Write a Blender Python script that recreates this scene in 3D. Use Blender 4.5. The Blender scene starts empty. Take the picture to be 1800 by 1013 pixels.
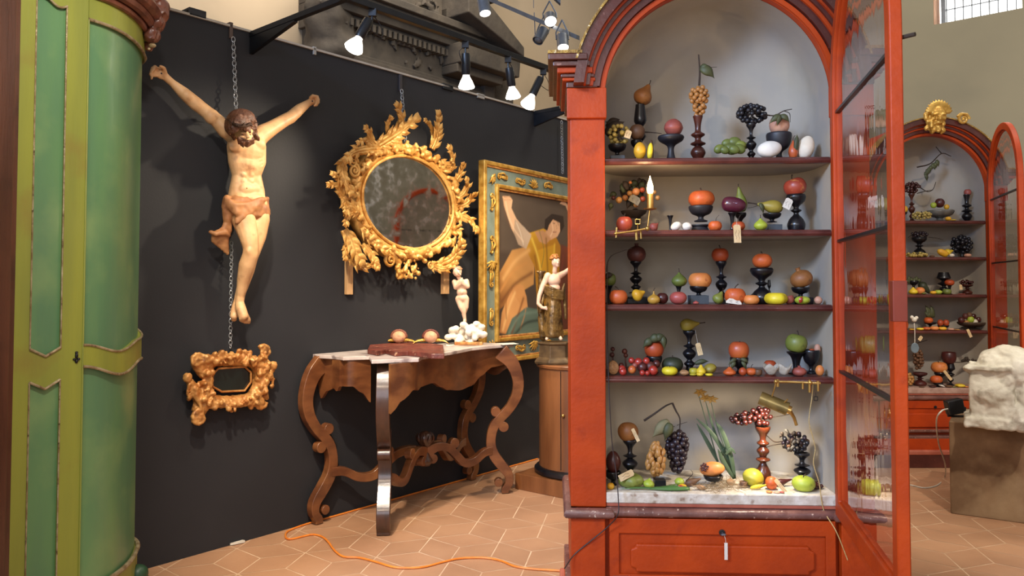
import bpy, bmesh, math, random
import numpy as np
from mathutils import Vector, Matrix, Euler, noise
R=math.radians; PI=math.pi
scn=bpy.context.scene; COL=scn.collection
# ---------------------------------------------------------------- camera
F=1360.0; PITCH=R(1.9); EYE=Vector((0,0,1.4)); HOR=500.0; CY=HOR-F*math.tan(PITCH)
cam=bpy.data.cameras.new('camera'); camo=bpy.data.objects.new('camera',cam); COL.objects.link(camo)
cam.sensor_width=36; cam.lens=F/1800*36; cam.clip_start=.05; cam.clip_end=200
cam.shift_y=(CY-506.5)/1800
camo.location=EYE; camo.rotation_euler=(PI/2+PITCH,0,0); scn.camera=camo
vs=scn.view_settings; vs.view_transform='Standard'; vs.look='None'; vs.gamma=1; vs.use_curve_mapping=False; vs.exposure=1.0
# ---------------------------------------------------------------- world: the hall's soft ambient light
w=bpy.data.worlds.new('hall_ambient'); scn.world=w; w.use_nodes=True
bg=w.node_tree.nodes['Background']; bg.inputs[0].default_value=(.96,.90,.82,1); bg.inputs[1].default_value=.30
# rays from the camera through a pixel of the 1800x1013 frame
CF=Vector((0,math.cos(PITCH),math.sin(PITCH))); CU=Vector((0,-math.sin(PITCH),math.cos(PITCH)))
def ray(px,py): return CF*F+Vector((px-900,0,0))+CU*(CY-py)
def onz(px,py,z=0): d=ray(px,py); return EYE+d*((z-EYE.z)/d.z)
def onp(px,py,p0,n): d=ray(px,py); return EYE+d*((p0-EYE).dot(n)/d.dot(n))
def aty(px,py,Y): return onp(px,py,Vector((0,Y,0)),Vector((0,1,0)))
# black partition wall frame: a along it, b out of it towards the room
W0=onz(270,997); W1=onz(940,808); WA=(W1-W0).normalized(); WN=Vector((WA.y,-WA.x,0))
def wp(px,py,b=0): return onp(px,py,W0+WN*b,WN)
def WW(a,b,z): p=W0+WA*a+WN*b; return Vector((p.x,p.y,z))
def wa(px,py=500,b=0): return (wp(px,py,b)-W0).dot(WA)
# ---------------------------------------------------------------- lights
def look(o,t): o.rotation_euler=(Vector(t)-o.location).to_track_quat('-Z','Y').to_euler()
def spot(name,loc,tgt,e,ang=60,blend=.5,r=.03,col=(1,.84,.62)):
    l=bpy.data.lights.new(name,'SPOT'); l.energy=e; l.spot_size=R(ang); l.spot_blend=blend; l.shadow_soft_size=r; l.color=col
    o=bpy.data.objects.new(name,l); COL.objects.link(o); o.location=loc; look(o,tgt); return o
def area(name,loc,tgt,e,sx,sy,col):
    l=bpy.data.lights.new(name,'AREA'); l.energy=e; l.shape='RECTANGLE'; l.size=sx; l.size_y=sy; l.color=col
    o=bpy.data.objects.new(name,l); COL.objects.link(o); o.location=loc; look(o,tgt); return o
TRB=.84; TRZ=2.80                       # lighting track: distance from the wall, height
def trk(px,py=60,b=TRB): a=wa(px,py,b); return a
LAMPS=[(655,18,622,84),(818,86,820,152),(893,106,902,170),(955,126,928,184)]   # socket px, bulb px
def bulbpos(k):
    sx,sy,bx,by=LAMPS[k]; db=[-.02,-.02,.0,-.04][k]
    return wp(bx,by,TRB+db)
spot('track_light_corpus',bulbpos(1)+Vector((-.02,0,-.03)),wp(425,300,.1),50,50,.9)
spot('track_light_low',bulbpos(0)+Vector((-.01,0,-.05)),wp(425,520,.0),16,90,.9)
spot('track_light_mirror',bulbpos(1)+Vector((.02,-.02,-.05)),wp(735,390,.0),42,75,.9)
spot('track_light_table',bulbpos(2)+Vector((0,0,-.06)),wp(830,640,.25),45,80,.9)
spot('track_light_painting',bulbpos(3)+Vector((0,0,-.06)),wp(960,480,.1),36,80,.9)
# unseen spots, placed above the frame to light cabinets, cupboard, floor and marble
spot('stand_light_cabinet',(-.75,.35,3.0),(.6,2.95,.9),52,60,.7,.05,(1,.80,.58))
spot('stand_light_floor',(-.95,2.5,3.15),(-.25,4.7,0),250,62,.8,.05,(1,.86,.68))
spot('added_spot_green',(-.6,1.6,3.1),(-1.7,3.1,1.6),66,70,.8,.08,(1,.92,.82))  # added spot out of view, brightens the green cupboard
spot('added_spot_marble',(2.3,2.2,3.6),(2.95,4.8,.7),170,50,.7,.05,(1,.92,.8))  # extra lamp put in out of frame to lift the marble fragment
spot('added_spot_far_cabinet',(2.0,2.6,3.4),(3.25,5.9,1.4),70,50,.8,.05,(1,.84,.66))  # added off-frame spot for the distant cabinet
area('added_front_fill',(-.6,-2.4,2.7),(1.4,3.3,1.3),34,2.4,1.6,(.85,.88,1))  # added cool fill from behind the camera, reaching deep into the shelves
area('daylight_window_left',(-3.6,-1.4,4.0),(1.1,3.2,1.9),250,1.2,1.2,(.42,.62,1))
area('added_wash_altar',(-1.5,8.5,7.5),(-5,11,5),300,4,3,(1,.88,.72))  # added overhead area light, raises the beige plaster and altarpiece
area('added_wash_wall',(3,6,6.8),(5,11,3),170,5,3,(1,.93,.78))  # added area light out of view, brightens the right wall
# ---------------------------------------------------------------- materials
def lin(h):
    h=h.lstrip('#'); c=[int(h[i:i+2],16)/255 for i in (0,2,4)]
    return tuple((x/12.92 if x<=.04045 else ((x+.055)/1.055)**2.4) for x in c)+(1,)
MAT={}
def pm(name,c1,c2=None,sc=8,rough=.55,metal=0,bump=0,bsc=None,spec=.5,coat=0,emit=None,es=0,stretch=None,contrast=(.35,.65),c3=None,sc3=40,th3=(.62,.7)):
    if name in MAT: return MAT[name]
    m=bpy.data.materials.new(name); m.use_nodes=True; nt=m.node_tree; N=nt.nodes; L=nt.links; b=N['Principled BSDF']
    b.inputs['Roughness'].default_value=rough; b.inputs['Metallic'].default_value=metal
    b.inputs['Specular IOR Level'].default_value=spec; b.inputs['Coat Weight'].default_value=coat; b.inputs['Coat Roughness'].default_value=.15
    c1=lin(c1); c2=lin(c2) if c2 else tuple(x*.78 for x in c1[:3])+(1,)
    tc=N.new('ShaderNodeTexCoord'); mp=N.new('ShaderNodeMapping'); L.new(tc.outputs['Object'],mp.inputs[0])
    if stretch: mp.inputs['Scale'].default_value=stretch
    nz=N.new('ShaderNodeTexNoise'); nz.inputs['Scale'].default_value=sc; nz.inputs['Detail'].default_value=5; L.new(mp.outputs[0],nz.inputs[0])
    cr=N.new('ShaderNodeValToRGB'); cr.color_ramp.elements[0].position=contrast[0]; cr.color_ramp.elements[1].position=contrast[1]
    cr.color_ramp.elements[0].color=c2; cr.color_ramp.elements[1].color=c1; L.new(nz.outputs[0],cr.inputs[0])
    out=cr.outputs[0]
    if c3:
        n3=N.new('ShaderNodeTexNoise'); n3.inputs['Scale'].default_value=sc3; n3.inputs['Detail'].default_value=6; L.new(tc.outputs['Object'],n3.inputs[0])
        r3=N.new('ShaderNodeMapRange'); r3.inputs[1].default_value=th3[0]; r3.inputs[2].default_value=th3[1]; L.new(n3.outputs[0],r3.inputs[0])
        mx=N.new('ShaderNodeMix'); mx.data_type='RGBA'; L.new(r3.outputs[0],mx.inputs[0]); L.new(out,mx.inputs[6]); mx.inputs[7].default_value=lin(c3); out=mx.outputs[2]
    L.new(out,b.inputs['Base Color'])
    if bump:
        n2=N.new('ShaderNodeTexNoise'); n2.inputs['Scale'].default_value=bsc or sc*3; n2.inputs['Detail'].default_value=6; L.new(mp.outputs[0],n2.inputs[0])
        bp=N.new('ShaderNodeBump'); bp.inputs['Strength'].default_value=bump; bp.inputs['Distance'].default_value=.01; L.new(n2.outputs[0],bp.inputs['Height']); L.new(bp.outputs[0],b.inputs['Normal'])
    if emit: b.inputs['Emission Color'].default_value=lin(emit); b.inputs['Emission Strength'].default_value=es
    MAT[name]=m; return m
red=pm('red_lacquer','#b23e08','#9a3208',5,.48,spec=.3,bump=.15,bsc=60,c3='#7c2612',sc3=9,th3=(.6,.85))
redside=red
maroon=pm('maroon_paint','#5a2a20','#431c17',7,.35,bump=.1,bsc=50,c3='#8a5f52',sc3=60,th3=(.66,.72))
mauve=pm('worn_mauve_moulding','#7a5248','#5d3a34',14,.32,bump=.2,bsc=60,c3='#c0a694',sc3=70,th3=(.64,.7))
shelfe=pm('shelf_edge_brown','#63332c','#4b2520',12,.28,bump=.1,bsc=60)
pink=pm('worn_pink_red','#b0624c','#964a36',10,.5)
giltedge=pm('gilt_edge','#b08a3c','#7c5a22',60,.5,.3,bump=.5,bsc=140,c3='#d9c69a',sc3=90)
niche=pm('niche_paint','#ab9f8c','#948d85',2.2,.85,c3='#9a8d76',sc3=3,th3=(.5,.8),bump=.08,bsc=30)
sillm=pm('worn_white_sill','#d8cfc0','#b5a692',20,.8,bump=.4,bsc=60,c3='#8c7460',sc3=30,th3=(.6,.7))
black=pm('black_turned_wood','#17161a','#0e0d10',20,.28,spec=.5)
blackm=pm('matt_black_wood','#25242a','#18171b',20,.5)
brownw=pm('red_brown_turned_wood','#4f2418','#341710',20,.3)
chestw=pm('chestnut_turned_wood','#592813','#3c1a0c',20,.25,coat=.3)
greyb=pm('blue_grey_block','#3f464c','#343a40',20,.6)
stemm=pm('dry_stem','#3a2a1c','#2a1e14',30,.8)
stemg=pm('green_stem','#6f7a35','#56602a',30,.7)
leafm=pm('dull_green_leaf','#4e5230','#3a3d24',20,.6)
leafb=pm('brown_leaf','#3f2f20','#2a2016',20,.7)
tagm=pm('tag_paper','#d6b98c','#c7a877',20,.8)
tagw=pm('white_tag_paper','#ddd6c8','#cfc6b6',20,.8)
ink=pm('ink','#3a3028',None,20,.8)
brass=pm('brass','#c9a35c','#a98342',20,.28,.85)
gold=pm('gilded_wood','#e9b768','#b27a32',14,.38,.3,bump=.25,bsc=60,c3='#7a4314',sc3=16,th3=(.6,.78))
gold2=pm('aged_gilded_wood','#d39b58','#a2622a',18,.45,.3,bump=.3,bsc=80,c3='#5f3214',sc3=20,th3=(.56,.75))
goldb=pm('bright_gilt','#d8aa52','#a87a2c',20,.35,.5,bump=.2,bsc=80)
blackwall=pm('black_partition_paint','#202024','#1c1c20',1.2,.75,bump=.06,bsc=90,c3='#29282b',sc3=2.0,th3=(.5,.9))
plaster=pm('hall_plaster','#a6957e','#968670',.35,.9,bump=.1,bsc=6,c3='#857a66',sc3=.9,th3=(.5,.85))
plaster2=pm('hall_plaster_grey','#8f8770','#7f7864',.35,.9,bump=.1,bsc=6,c3='#75705f',sc3=.8,th3=(.5,.85))
stone=pm('dark_altar_stone','#463e34','#332c25',2.2,.85,bump=.9,bsc=9,c3='#2c2721',sc3=4,th3=(.5,.75))
white=pm('painted_white_wood','#ece4d4','#d8cbb4',20,.6)
metalb=pm('black_metal','#1e1f24','#17181b',20,.35,.3)
metalg=pm('grey_metal','#5f636a','#54575d',20,.4,.4)
steel=pm('galvanised_steel','#b5b5b5','#9a9a9a',60,.35,.7)
bulbm=pm('lit_bulb','#fff4e0',None,5,.5,emit='#fff3df',es=9)
bulbo=pm('frosted_bulb_neck','#fff8ee',None,5,.5,emit='#fff0dc',es=2.2)
# ---------------------------------------------------------------- objects
WM={}
def wm(o): return WM.get(o.name,Matrix.Identity(4))
def props(o,label=None,cat=None,group=None,kind=None):
    if label: o['label']=label
    if cat: o['category']=cat
    if group: o['group']=group
    if kind: o['kind']=kind
def thing(name,label,cat,loc=(0,0,0),rz=0,group=None):
    o=bpy.data.objects.new(name,None); COL.objects.link(o); o.location=loc; o.rotation_euler=(0,0,rz); o.empty_display_size=.05
    WM[o.name]=Matrix.Translation(Vector(loc))@Matrix.Rotation(rz,4,'Z'); props(o,label,cat,group); return o
def fin(name,bm,mat,parent=None,world=True,smooth=True,loc=None,bevel=0,ang=35,label=None,rz=0):
    """link the mesh; world=True: its vertices are in world space"""
    bmesh.ops.recalc_face_normals(bm,faces=bm.faces)
    me=bpy.data.meshes.new(name); bm.to_mesh(me); bm.free()
    if isinstance(mat,(list,tuple)):
        for m in mat: me.materials.append(m)
    else: me.materials.append(mat)
    o=bpy.data.objects.new(name,me); COL.objects.link(o)
    M=Matrix.Identity(4)
    if parent is not None:
        o.parent=parent
        if world: me.transform(wm(parent).inverted())
        M=wm(parent)
    elif loc is not None:
        o.location=loc; o.rotation_euler=(0,0,rz); M=Matrix.Translation(Vector(loc))@Matrix.Rotation(rz,4,'Z')
        if world: me.transform(M.inverted())
    WM[o.name]=M
    if smooth:
        me.shade_smooth()
        if ang<180: me.set_sharp_from_angle(angle=R(ang))
    if bevel:
        md=o.modifiers.new('bevel','BEVEL'); md.width=bevel; md.segments=2; md.limit_method='ANGLE'; md.angle_limit=R(40)
    if label: o['label']=label
    return o
def B(): return bmesh.new()
def box(bm,x0,x1,y0,y1,z0,z1,M=None):
    vs=[bm.verts.new((x,y,z)) for x in (x0,x1) for y in (y0,y1) for z in (z0,z1)]
    for f in ((0,1,3,2),(4,6,7,5),(0,4,5,1),(2,3,7,6),(0,2,6,4),(1,5,7,3)): bm.faces.new([vs[i] for i in f])
    if M: bmesh.ops.transform(bm,matrix=M,verts=vs)
    return vs
def prism(bm,pts,off):
    """polygon pts (3D) extruded by vector off"""
    off=Vector(off); n=len(pts); a=[bm.verts.new(Vector(p)) for p in pts]; b=[bm.verts.new(Vector(p)+off) for p in pts]
    bm.faces.new(a); bm.faces.new(b[::-1])
    for i in range(n): bm.faces.new((a[i],b[i],b[(i+1)%n],a[(i+1)%n]))
def ringsolid(bm,outer,inner,off):
    off=Vector(off); n=len(outer)
    A=[bm.verts.new(Vector(p)) for p in outer]; Bv=[bm.verts.new(Vector(p)) for p in inner]
    C=[bm.verts.new(Vector(p)+off) for p in outer]; D=[bm.verts.new(Vector(p)+off) for p in inner]
    for i in range(n):
        j=(i+1)%n
        bm.faces.new((A[i],A[j],Bv[j],Bv[i])); bm.faces.new((C[i],D[i],D[j],C[j]))
        bm.faces.new((A[i],C[i],C[j],A[j])); bm.faces.new((Bv[i],Bv[j],D[j],D[i]))
def cr_interp(pts,n):
    """Catmull-Rom through pts -> n points"""
    P=[Vector(p) for p in pts]; P=[P[0]*2-P[1]]+P+[P[-1]*2-P[-2]]; m=len(P)-3; out=[]
    for i in range(n):
        t=i/(n-1)*m; k=min(int(t),m-1); t-=k; a,b,c,d=P[k:k+4]
        out.append(.5*((2*b)+(c-a)*t+(2*a-5*b+4*c-d)*t*t+(3*b-a-3*c+d)*t**3))
    return out
def frame(d):
    d=d.normalized(); u=Vector((0,0,1)) if abs(d.z)<.9 else Vector((1,0,0))
    s=d.cross(u).normalized(); return s,s.cross(d).normalized()
def tube(bm,pts,r,seg=8,closed=False,flat=None):
    """r a number or list; parallel-transported rings"""
    P=[Vector(p) for p in pts]; n=len(P); rr=r if isinstance(r,(list,tuple)) else [r]*n
    rings=[]; s=None
    for i in range(n):
        d=(P[(i+1)%n]-P[i-1]) if closed else (P[min(i+1,n-1)]-P[max(i-1,0)])
        if d.length<1e-9: d=Vector((0,0,1))
        d.normalize()
        if s is None: s,t=frame(d)
        else: s=(s-d*s.dot(d)).normalized(); 
        t=s.cross(d)
        rings.append([bm.verts.new(P[i]+s*math.cos(2*PI*k/seg)*rr[i]+t*math.sin(2*PI*k/seg)*rr[i]*(flat or 1)) for k in range(seg)])
    m=n if closed else n-1
    for i in range(m):
        a,b=rings[i],rings[(i+1)%n]
        for k in range(seg): bm.faces.new((a[k],a[(k+1)%seg],b[(k+1)%seg],b[k]))
    if not closed:
        bm.faces.new(rings[0][::-1]); bm.faces.new(rings[-1])
def lathe(bm,prof,seg=24,M=None,lump=None,cap=True):
    """prof [(r,z)...] bottom to top about z"""
    rings=[]; allv=[]
    for r,z in prof:
        if r<1e-5: v=[bm.verts.new((0,0,z))]
        else:
            v=[]
            for k in range(seg):
                a=2*PI*k/seg; q=r*(lump(a,z) if lump else 1); v.append(bm.verts.new((q*math.cos(a),q*math.sin(a),z)))
        rings.append(v); allv+=v
    for a,b in zip(rings,rings[1:]):
        if len(a)==1 and len(b)==1: continue
        for k in range(seg):
            j=(k+1)%seg
            if len(a)==1: bm.faces.new((a[0],b[j],b[k]))
            elif len(b)==1: bm.faces.new((a[k],a[j],b[0]))
            else: bm.faces.new((a[k],a[j],b[j],b[k]))
    if cap:
        if len(rings[0])>1: bm.faces.new(rings[0][::-1])
        if len(rings[-1])>1: bm.faces.new(rings[-1])
    if M: bmesh.ops.transform(bm,matrix=M,verts=allv)
    return allv
def ball(bm,c,r,seg=16,M=None):
    """ellipsoid; r number or 3 radii; M 3x3 rotation"""
    r=(r,r,r) if isinstance(r,(int,float)) else r
    m=Matrix.Translation(Vector(c))@((M or Matrix.Identity(3)).to_4x4())@Matrix.Diagonal((r[0],r[1],r[2],1))
    bmesh.ops.create_uvsphere(bm,u_segments=seg,v_segments=max(6,seg//2+2),radius=1,matrix=m)
def cap(bm,p0,r0,p1,r1,seg=14):
    p0,p1=Vector(p0),Vector(p1); d=p1-p0; L=d.length
    prof=[]
    for k in range(5): a=-PI/2+PI/2*k/4; prof.append((r0*math.cos(a),r0*math.sin(a)))
    for k in range(5): a=PI/2*k/4; prof.append((r1*math.cos(a),L+r1*math.sin(a)))
    M=Matrix.Translation(p0)@d.to_track_quat('Z','Y').to_matrix().to_4x4(); lathe(bm,prof,seg,M)
def sculpt(bm,voxel,smooth=2,disp=0,dsc=20):
    """fuse overlapping closed shapes into one continuous surface"""
    me=bpy.data.meshes.new('tmp'); bmesh.ops.recalc_face_normals(bm,faces=bm.faces); bm.to_mesh(me); bm.free()
    o=bpy.data.objects.new('tmp',me); COL.objects.link(o)
    md=o.modifiers.new('r','REMESH'); md.mode='VOXEL'; md.voxel_size=voxel; md.adaptivity=0
    if smooth: s=o.modifiers.new('s','SMOOTH'); s.factor=.5; s.iterations=smooth
    dg=bpy.context.evaluated_depsgraph_get(); ev=o.evaluated_get(dg); m2=bpy.data.meshes.new_from_object(ev)
    b2=bmesh.new(); b2.from_mesh(m2); bpy.data.objects.remove(o); bpy.data.meshes.remove(me); bpy.data.meshes.remove(m2)
    if disp:
        b2.normal_update()
        for v in b2.verts: v.co+=v.normal*disp*noise.noise(v.co*dsc)
    return b2
def leaflet(bm,p,q,m,nrm,wd,th,nu=9,ridge=.35):
    """pointed curved leaflet: base p, mid m, tip q"""
    p,q,m=Vector(p),Vector(q),Vector(m); nrm=Vector(nrm).normalized(); nv=6; rows=[]
    for i in range(nu):
        u=i/(nu-1); c=p*(1-u)**2+m*2*u*(1-u)+q*u*u; d=((m-p)*(1-u)+(q-m)*u).normalized(); s=d.cross(nrm).normalized(); n=s.cross(d)
        w=wd*(.35+.65*math.sin(PI*min(1,u*.95+.12)))*(1 if u<.45 else max(0.03,1-((u-.45)/.55)**2.2))
        row=[]
        for k in range(nv+1):
            v=-1+2*k/nv; h=w*(.55*(1-v*v)+ridge*abs(math.sin(v*PI*1.5))*.35)
            row.append(bm.verts.new(c+s*v*w+n*h))
        for k in range(nv-1,0,-1):
            v=-1+2*k/nv; row.append(bm.verts.new(c+s*v*w*.9-n*th*.6))
        rows.append(row)
    L=len(rows[0])
    for a,b in zip(rows,rows[1:]):
        for k in range(L): bm.faces.new((a[k],a[(k+1)%L],b[(k+1)%L],b[k]))
    bm.faces.new(rows[0][::-1]); bm.faces.new(rows[-1])
def acanthus(bm,P,nrm,wd,curl=.6,n=4,rng=random):
    """acanthus leaf along spine points P with curling side lobes"""
    S=cr_interp(P,13); nrm=Vector(nrm).normalized(); L=sum((b-a).length for a,b in zip(S,S[1:]))
    # lift the tip out of the wall
    S=[s+nrm*(curl*wd*(i/12)**2) for i,s in enumerate(S)]
    for i in range(12):
        pass
    for k in (-.5,.0,.5):
        pts=[]; rr=[]
        for i,s in enumerate(S):
            d=(S[min(i+1,12)]-S[max(i-1,0)]).normalized(); sd=d.cross(nrm).normalized(); u=i/12
            f=wd*(.5+.35*math.sin(PI*u))*(1-u*.55); pts.append(s+sd*k*f+nrm*(wd*.14*(1-abs(k)))); rr.append(max(f*.45,wd*.12))
        tube(bm,pts,rr,7)
    for j in range(n):
        u=.15+.75*j/max(1,n-1)*.98; i=min(11,int(u*12)); c=S[i]; d=(S[i+1]-S[max(i-1,0)]).normalized(); sd=d.cross(nrm).normalized()
        for sg in (-1,1):
            ln=wd*(1.35-.45*u)*rng.uniform(.85,1.15); tip=c+sd*sg*ln*.75+d*ln*.95+nrm*wd*rng.uniform(.05,.35); mid=c+sd*sg*ln*.45+d*ln*.25+nrm*wd*.35
            leaflet(bm,c-sd*sg*wd*.1,tip,mid,nrm,wd*.36*rng.uniform(.85,1.15),wd*.2)
    d=(S[-1]-S[-3]).normalized(); sd=d.cross(nrm).normalized()
    for sg in (-.7,0,.7):
        leaflet(bm,S[-2],S[-1]+d*wd*.5+sd*sg*wd*.6-nrm*wd*.1,S[-1]+d*wd*.15+nrm*wd*.25+sd*sg*wd*.25,nrm,wd*.36,wd*.2)
def scroll(bm,c,r,nrm,a0=0,turns=1.6,sg=1,tk=.22,up=None):
    """spiral volute in the plane perpendicular to nrm"""
    nrm=Vector(nrm).normalized(); u=Vector(up or (0,0,1)); s=u.cross(nrm).normalized(); pts=[]; rr=[]
    for i in range(30):
        t=i/29; a=a0+sg*t*turns*2*PI; q=r*(1-t*.86); pts.append(Vector(c)+(s*math.cos(a)+u*math.sin(a))*q+nrm*r*.25*t); rr.append(r*tk*(1-.45*t))
    tube(bm,pts,rr,8); ball(bm,pts[-1],r*tk*.8,8)
scn.cycles.use_denoising=True
rng=random.Random(7)
# ================================================================ the setting
# floor: terracotta rhombic tiles (three directions) over light joints
Ls=.386; h0=math.atan2(WA.y,WA.x); st=onz(661,980); TH=h0
va=Vector((math.cos(TH),math.sin(TH),0))*Ls; vb=Vector((math.cos(TH+PI/3),math.sin(TH+PI/3),0))*Ls
tilem=pm('terracotta_tile','#b48765','#a87c5c',3,.5,bump=.08,bsc=40,c3='#966f52',sc3=1.3,th3=(.5,.8))
nt=tilem.node_tree; bs=nt.nodes['Principled BSDF']; lk=bs.inputs['Base Color'].links[0]; src=lk.from_socket
ge=nt.nodes.new('ShaderNodeNewGeometry'); hs=nt.nodes.new('ShaderNodeHueSaturation'); mr=nt.nodes.new('ShaderNodeMapRange')
mr.inputs[3].default_value=.93; mr.inputs[4].default_value=1.06; nt.links.new(ge.outputs['Random Per Island'],mr.inputs[0]); nt.links.new(mr.outputs[0],hs.inputs['Value'])
nt.links.new(src,hs.inputs['Color']); nt.links.new(hs.outputs[0],bs.inputs['Base Color'])
groutm=pm('tile_joint','#d9b896','#c09a78',8,.8)
bm=B(); nface=0
for i in range(-60,61):
    for j in range(-60,61):
        p=st+va*i+vb*j
        if not(-4<p.x<12 and .8<p.y<15.5): continue
        if (p-W0).dot(WN)<-.9 and p.y<15 and p.x<-2.6: continue
        for k in range(3):
            a=TH+k*2*PI/3+PI/6
            r=Ls/math.sqrt(3)
            q=[p,p+Vector((math.cos(a),math.sin(a),0))*r,p+Vector((math.cos(a+PI/6),math.sin(a+PI/6),0))*Ls*1.0,p+Vector((math.cos(a+PI/3),math.sin(a+PI/3),0))*r]
            # rhombus: star, centroid, opposite star, centroid
            q[2]=q[1]+q[3]-p
            c=(q[0]+q[2])/2; g=.0035
            vv=[]
            for x in q:
                d=(c-x).normalized(); vv.append(bm.verts.new(x+d*(g*2 if (x-c).length>Ls*.45 else g*1.2)))
            f=bm.faces.new(vv); f.material_index=1; nface+=1
v=[bm.verts.new(x) for x in ((-6,-.5,-.001),(12,-.5,-.001),(12,17,-.001),(-6,17,-.001))]; bm.faces.new(v)
fl=fin('floor',bm,[groutm,tilem],smooth=False); props(fl,kind='structure')
# black partition wall, its top capping, left return
def wbox(bm,a0,a1,b0,b1,z0,z1):
    prism(bm,[WW(a0,b0,z0),WW(a1,b0,z0),WW(a1,b1,z0),WW(a0,b1,z0)],(0,0,z1-z0))
WH=2.80
bm=B(); wbox(bm,-2.6,4.6,-.10,0,0,WH); o=fin('wall_left',bm,blackwall,smooth=False); props(o,kind='structure')
bm=B(); wbox(bm,-2.6,4.6,-.10,.012,WH,WH+.012); o=fin('trim_1',bm,pm('pale_wall_cap','#b9b0a2',None,9,.7),smooth=False); props(o,kind='structure')
# hall walls (church)
HA=13.0; HB=8.0
def HW(a,b,z): p=Vector((WA.x*a-WN.x*b,WA.y*a-WN.y*b,z)); return p
def hbox(bm,a0,a1,b0,b1,z0,z1): prism(bm,[HW(a0,b0,z0),HW(a1,b0,z0),HW(a1,b1,z0),HW(a0,b1,z0)],(0,0,z1-z0))
bm=B(); hbox(bm,-3,HA+.3,HB,HB+.3,0,9); o=fin('wall_back',bm,plaster,smooth=False); props(o,kind='structure')
# right wall with the window opening (coordinates found on the wall plane)
HN=-WA
def hw(px,py): p=onp(px,py,WA*HA,WA); return p.dot(-WN),p.z      # (b,z)
bL,zb=hw(1655,41); bR,zb2=hw(1797,14); bO,_=hw(1641,42)
b0=bL; b1=bR; ztop=zb+2.2; zs=min(zb,zb2)
bm=B()
hbox(bm,HA,HA+.5,bO,HB+.3,0,9); hbox(bm,HA,HA+.5,-9,b1,0,9); hbox(bm,HA,HA+.5,b1,bO,0,zb); hbox(bm,HA,HA+.5,b1,bO,ztop,9)
o=fin('wall_right',bm,plaster2,smooth=False); props(o,kind='structure')
bm=B(); hbox(bm,HA+.02,HA+.48,bO-.01,bO+.004,zb,ztop); o=fin('trim_2',bm,pm('pinkish_window_reveal','#c79a7c','#b98a6c',3,.8),smooth=False); props(o,kind='structure')
gm=pm('bright_window_glass','#ffffff',None,2,.5,emit='#fdfbf4',es=2.6)
bm=B(); hbox(bm,HA+.42,HA+.44,b1,bO,zb,ztop); o=fin('window_1',bm,gm,smooth=False); props(o,kind='structure')
bm=B(); n=9
for i in range(n+1):
    q=b1+(bL-b1)*i/n; hbox(bm,HA+.38,HA+.41,q-.008,q+.008,zb,ztop)
for k in range(6): hbox(bm,HA+.38,HA+.41,b1,bL,zb+.35*k+.3,zb+.35*k+.315)
hbox(bm,HA+.3,HA+.42,bL,bL+.06,zb,ztop)
o=fin('window_grille',bm,metalg,smooth=False,parent=o)
# ---- dark stone altarpiece on the far wall
bst=HB-.6
def alt(px,py,b=bst): return onp(px,py,-WN*b,WN)
def aa(px,py=100,b=bst): return alt(px,py,b).dot(WA)
def az(px,py,b=bst): return alt(px,py,b).z
T=thing('stone_altarpiece','dark carved stone altarpiece with dentil cornice and broken pediment above the black partition','altarpiece',HW(aa(720),HB,0))
aL=aa(583,60); aR=aa(862,60); aR2=aa(912,150)
bm=B(); hbox(bm,aL,aR,bst,HB,0,7.4); hbox(bm,aR,aR2,bst+.1,HB,0,az(890,128)); 
fin('body',bm,stone,T,smooth=False,bevel=.02)
def zat(px,py): return az(px,py)
zc=zat(700,62); zc2=zat(700,92)
bm=B()
for k,(dz,e) in enumerate(((0,.30),(.10,.24),(.20,.16),(.30,.08))): hbox(bm,aL-.05,aR+.02,bst-e,HB,zc+.33-dz-.1,zc+.33-dz)
for k,(dz,e) in enumerate(((0,.12),(.08,.06),(-.75,.07),(-.80,.04),(-.28,.04),(.55,.1),(.62,.06))): hbox(bm,aL,aR,bst-e,HB,zc-1.2-dz-.08,zc-1.2-dz)
hbox(bm,aL,aR,bst-.15,HB,zc+.9,zc+1.05)
fin('cornice',bm,stone,T,smooth=False,bevel=.01)
bm=B(); q=aL+.1
while q<aR-.05:
    hbox(bm,q,q+.045,bst-.12,HB-.3,zc-.11,zc-.02); q+=.085
fin('dentils',bm,stone,T,smooth=False)
bm=B()
for (px,py,s) in ((705,30,.5),(760,20,.45),(828,18,.4),(700,75,.4),(715,84,.3),(770,95,.35),(735,118,.3),(800,112,.3),(870,150,.25),(880,168,.2)):
    p=alt(px,py,bst-.02)
    for k in range(9):
        d=WA*rng.uniform(-1,1)*s*.9+Vector((0,0,rng.uniform(-.25,.25)*s)); ball(bm,p+d,(s*.10,s*.10,s*.11),8)
    scroll(bm,p+Vector((0,0,.05)),s*.26,WN,0,1.4,1,.2)
for x in (aL+.2,aR-.1):      # pilasters
    hbox(bm,x-.12,x+.12,bst-.09,HB-.2,0,zc-.2)
fin('carving',sculpt(bm,.03,1),stone,T)
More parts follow.
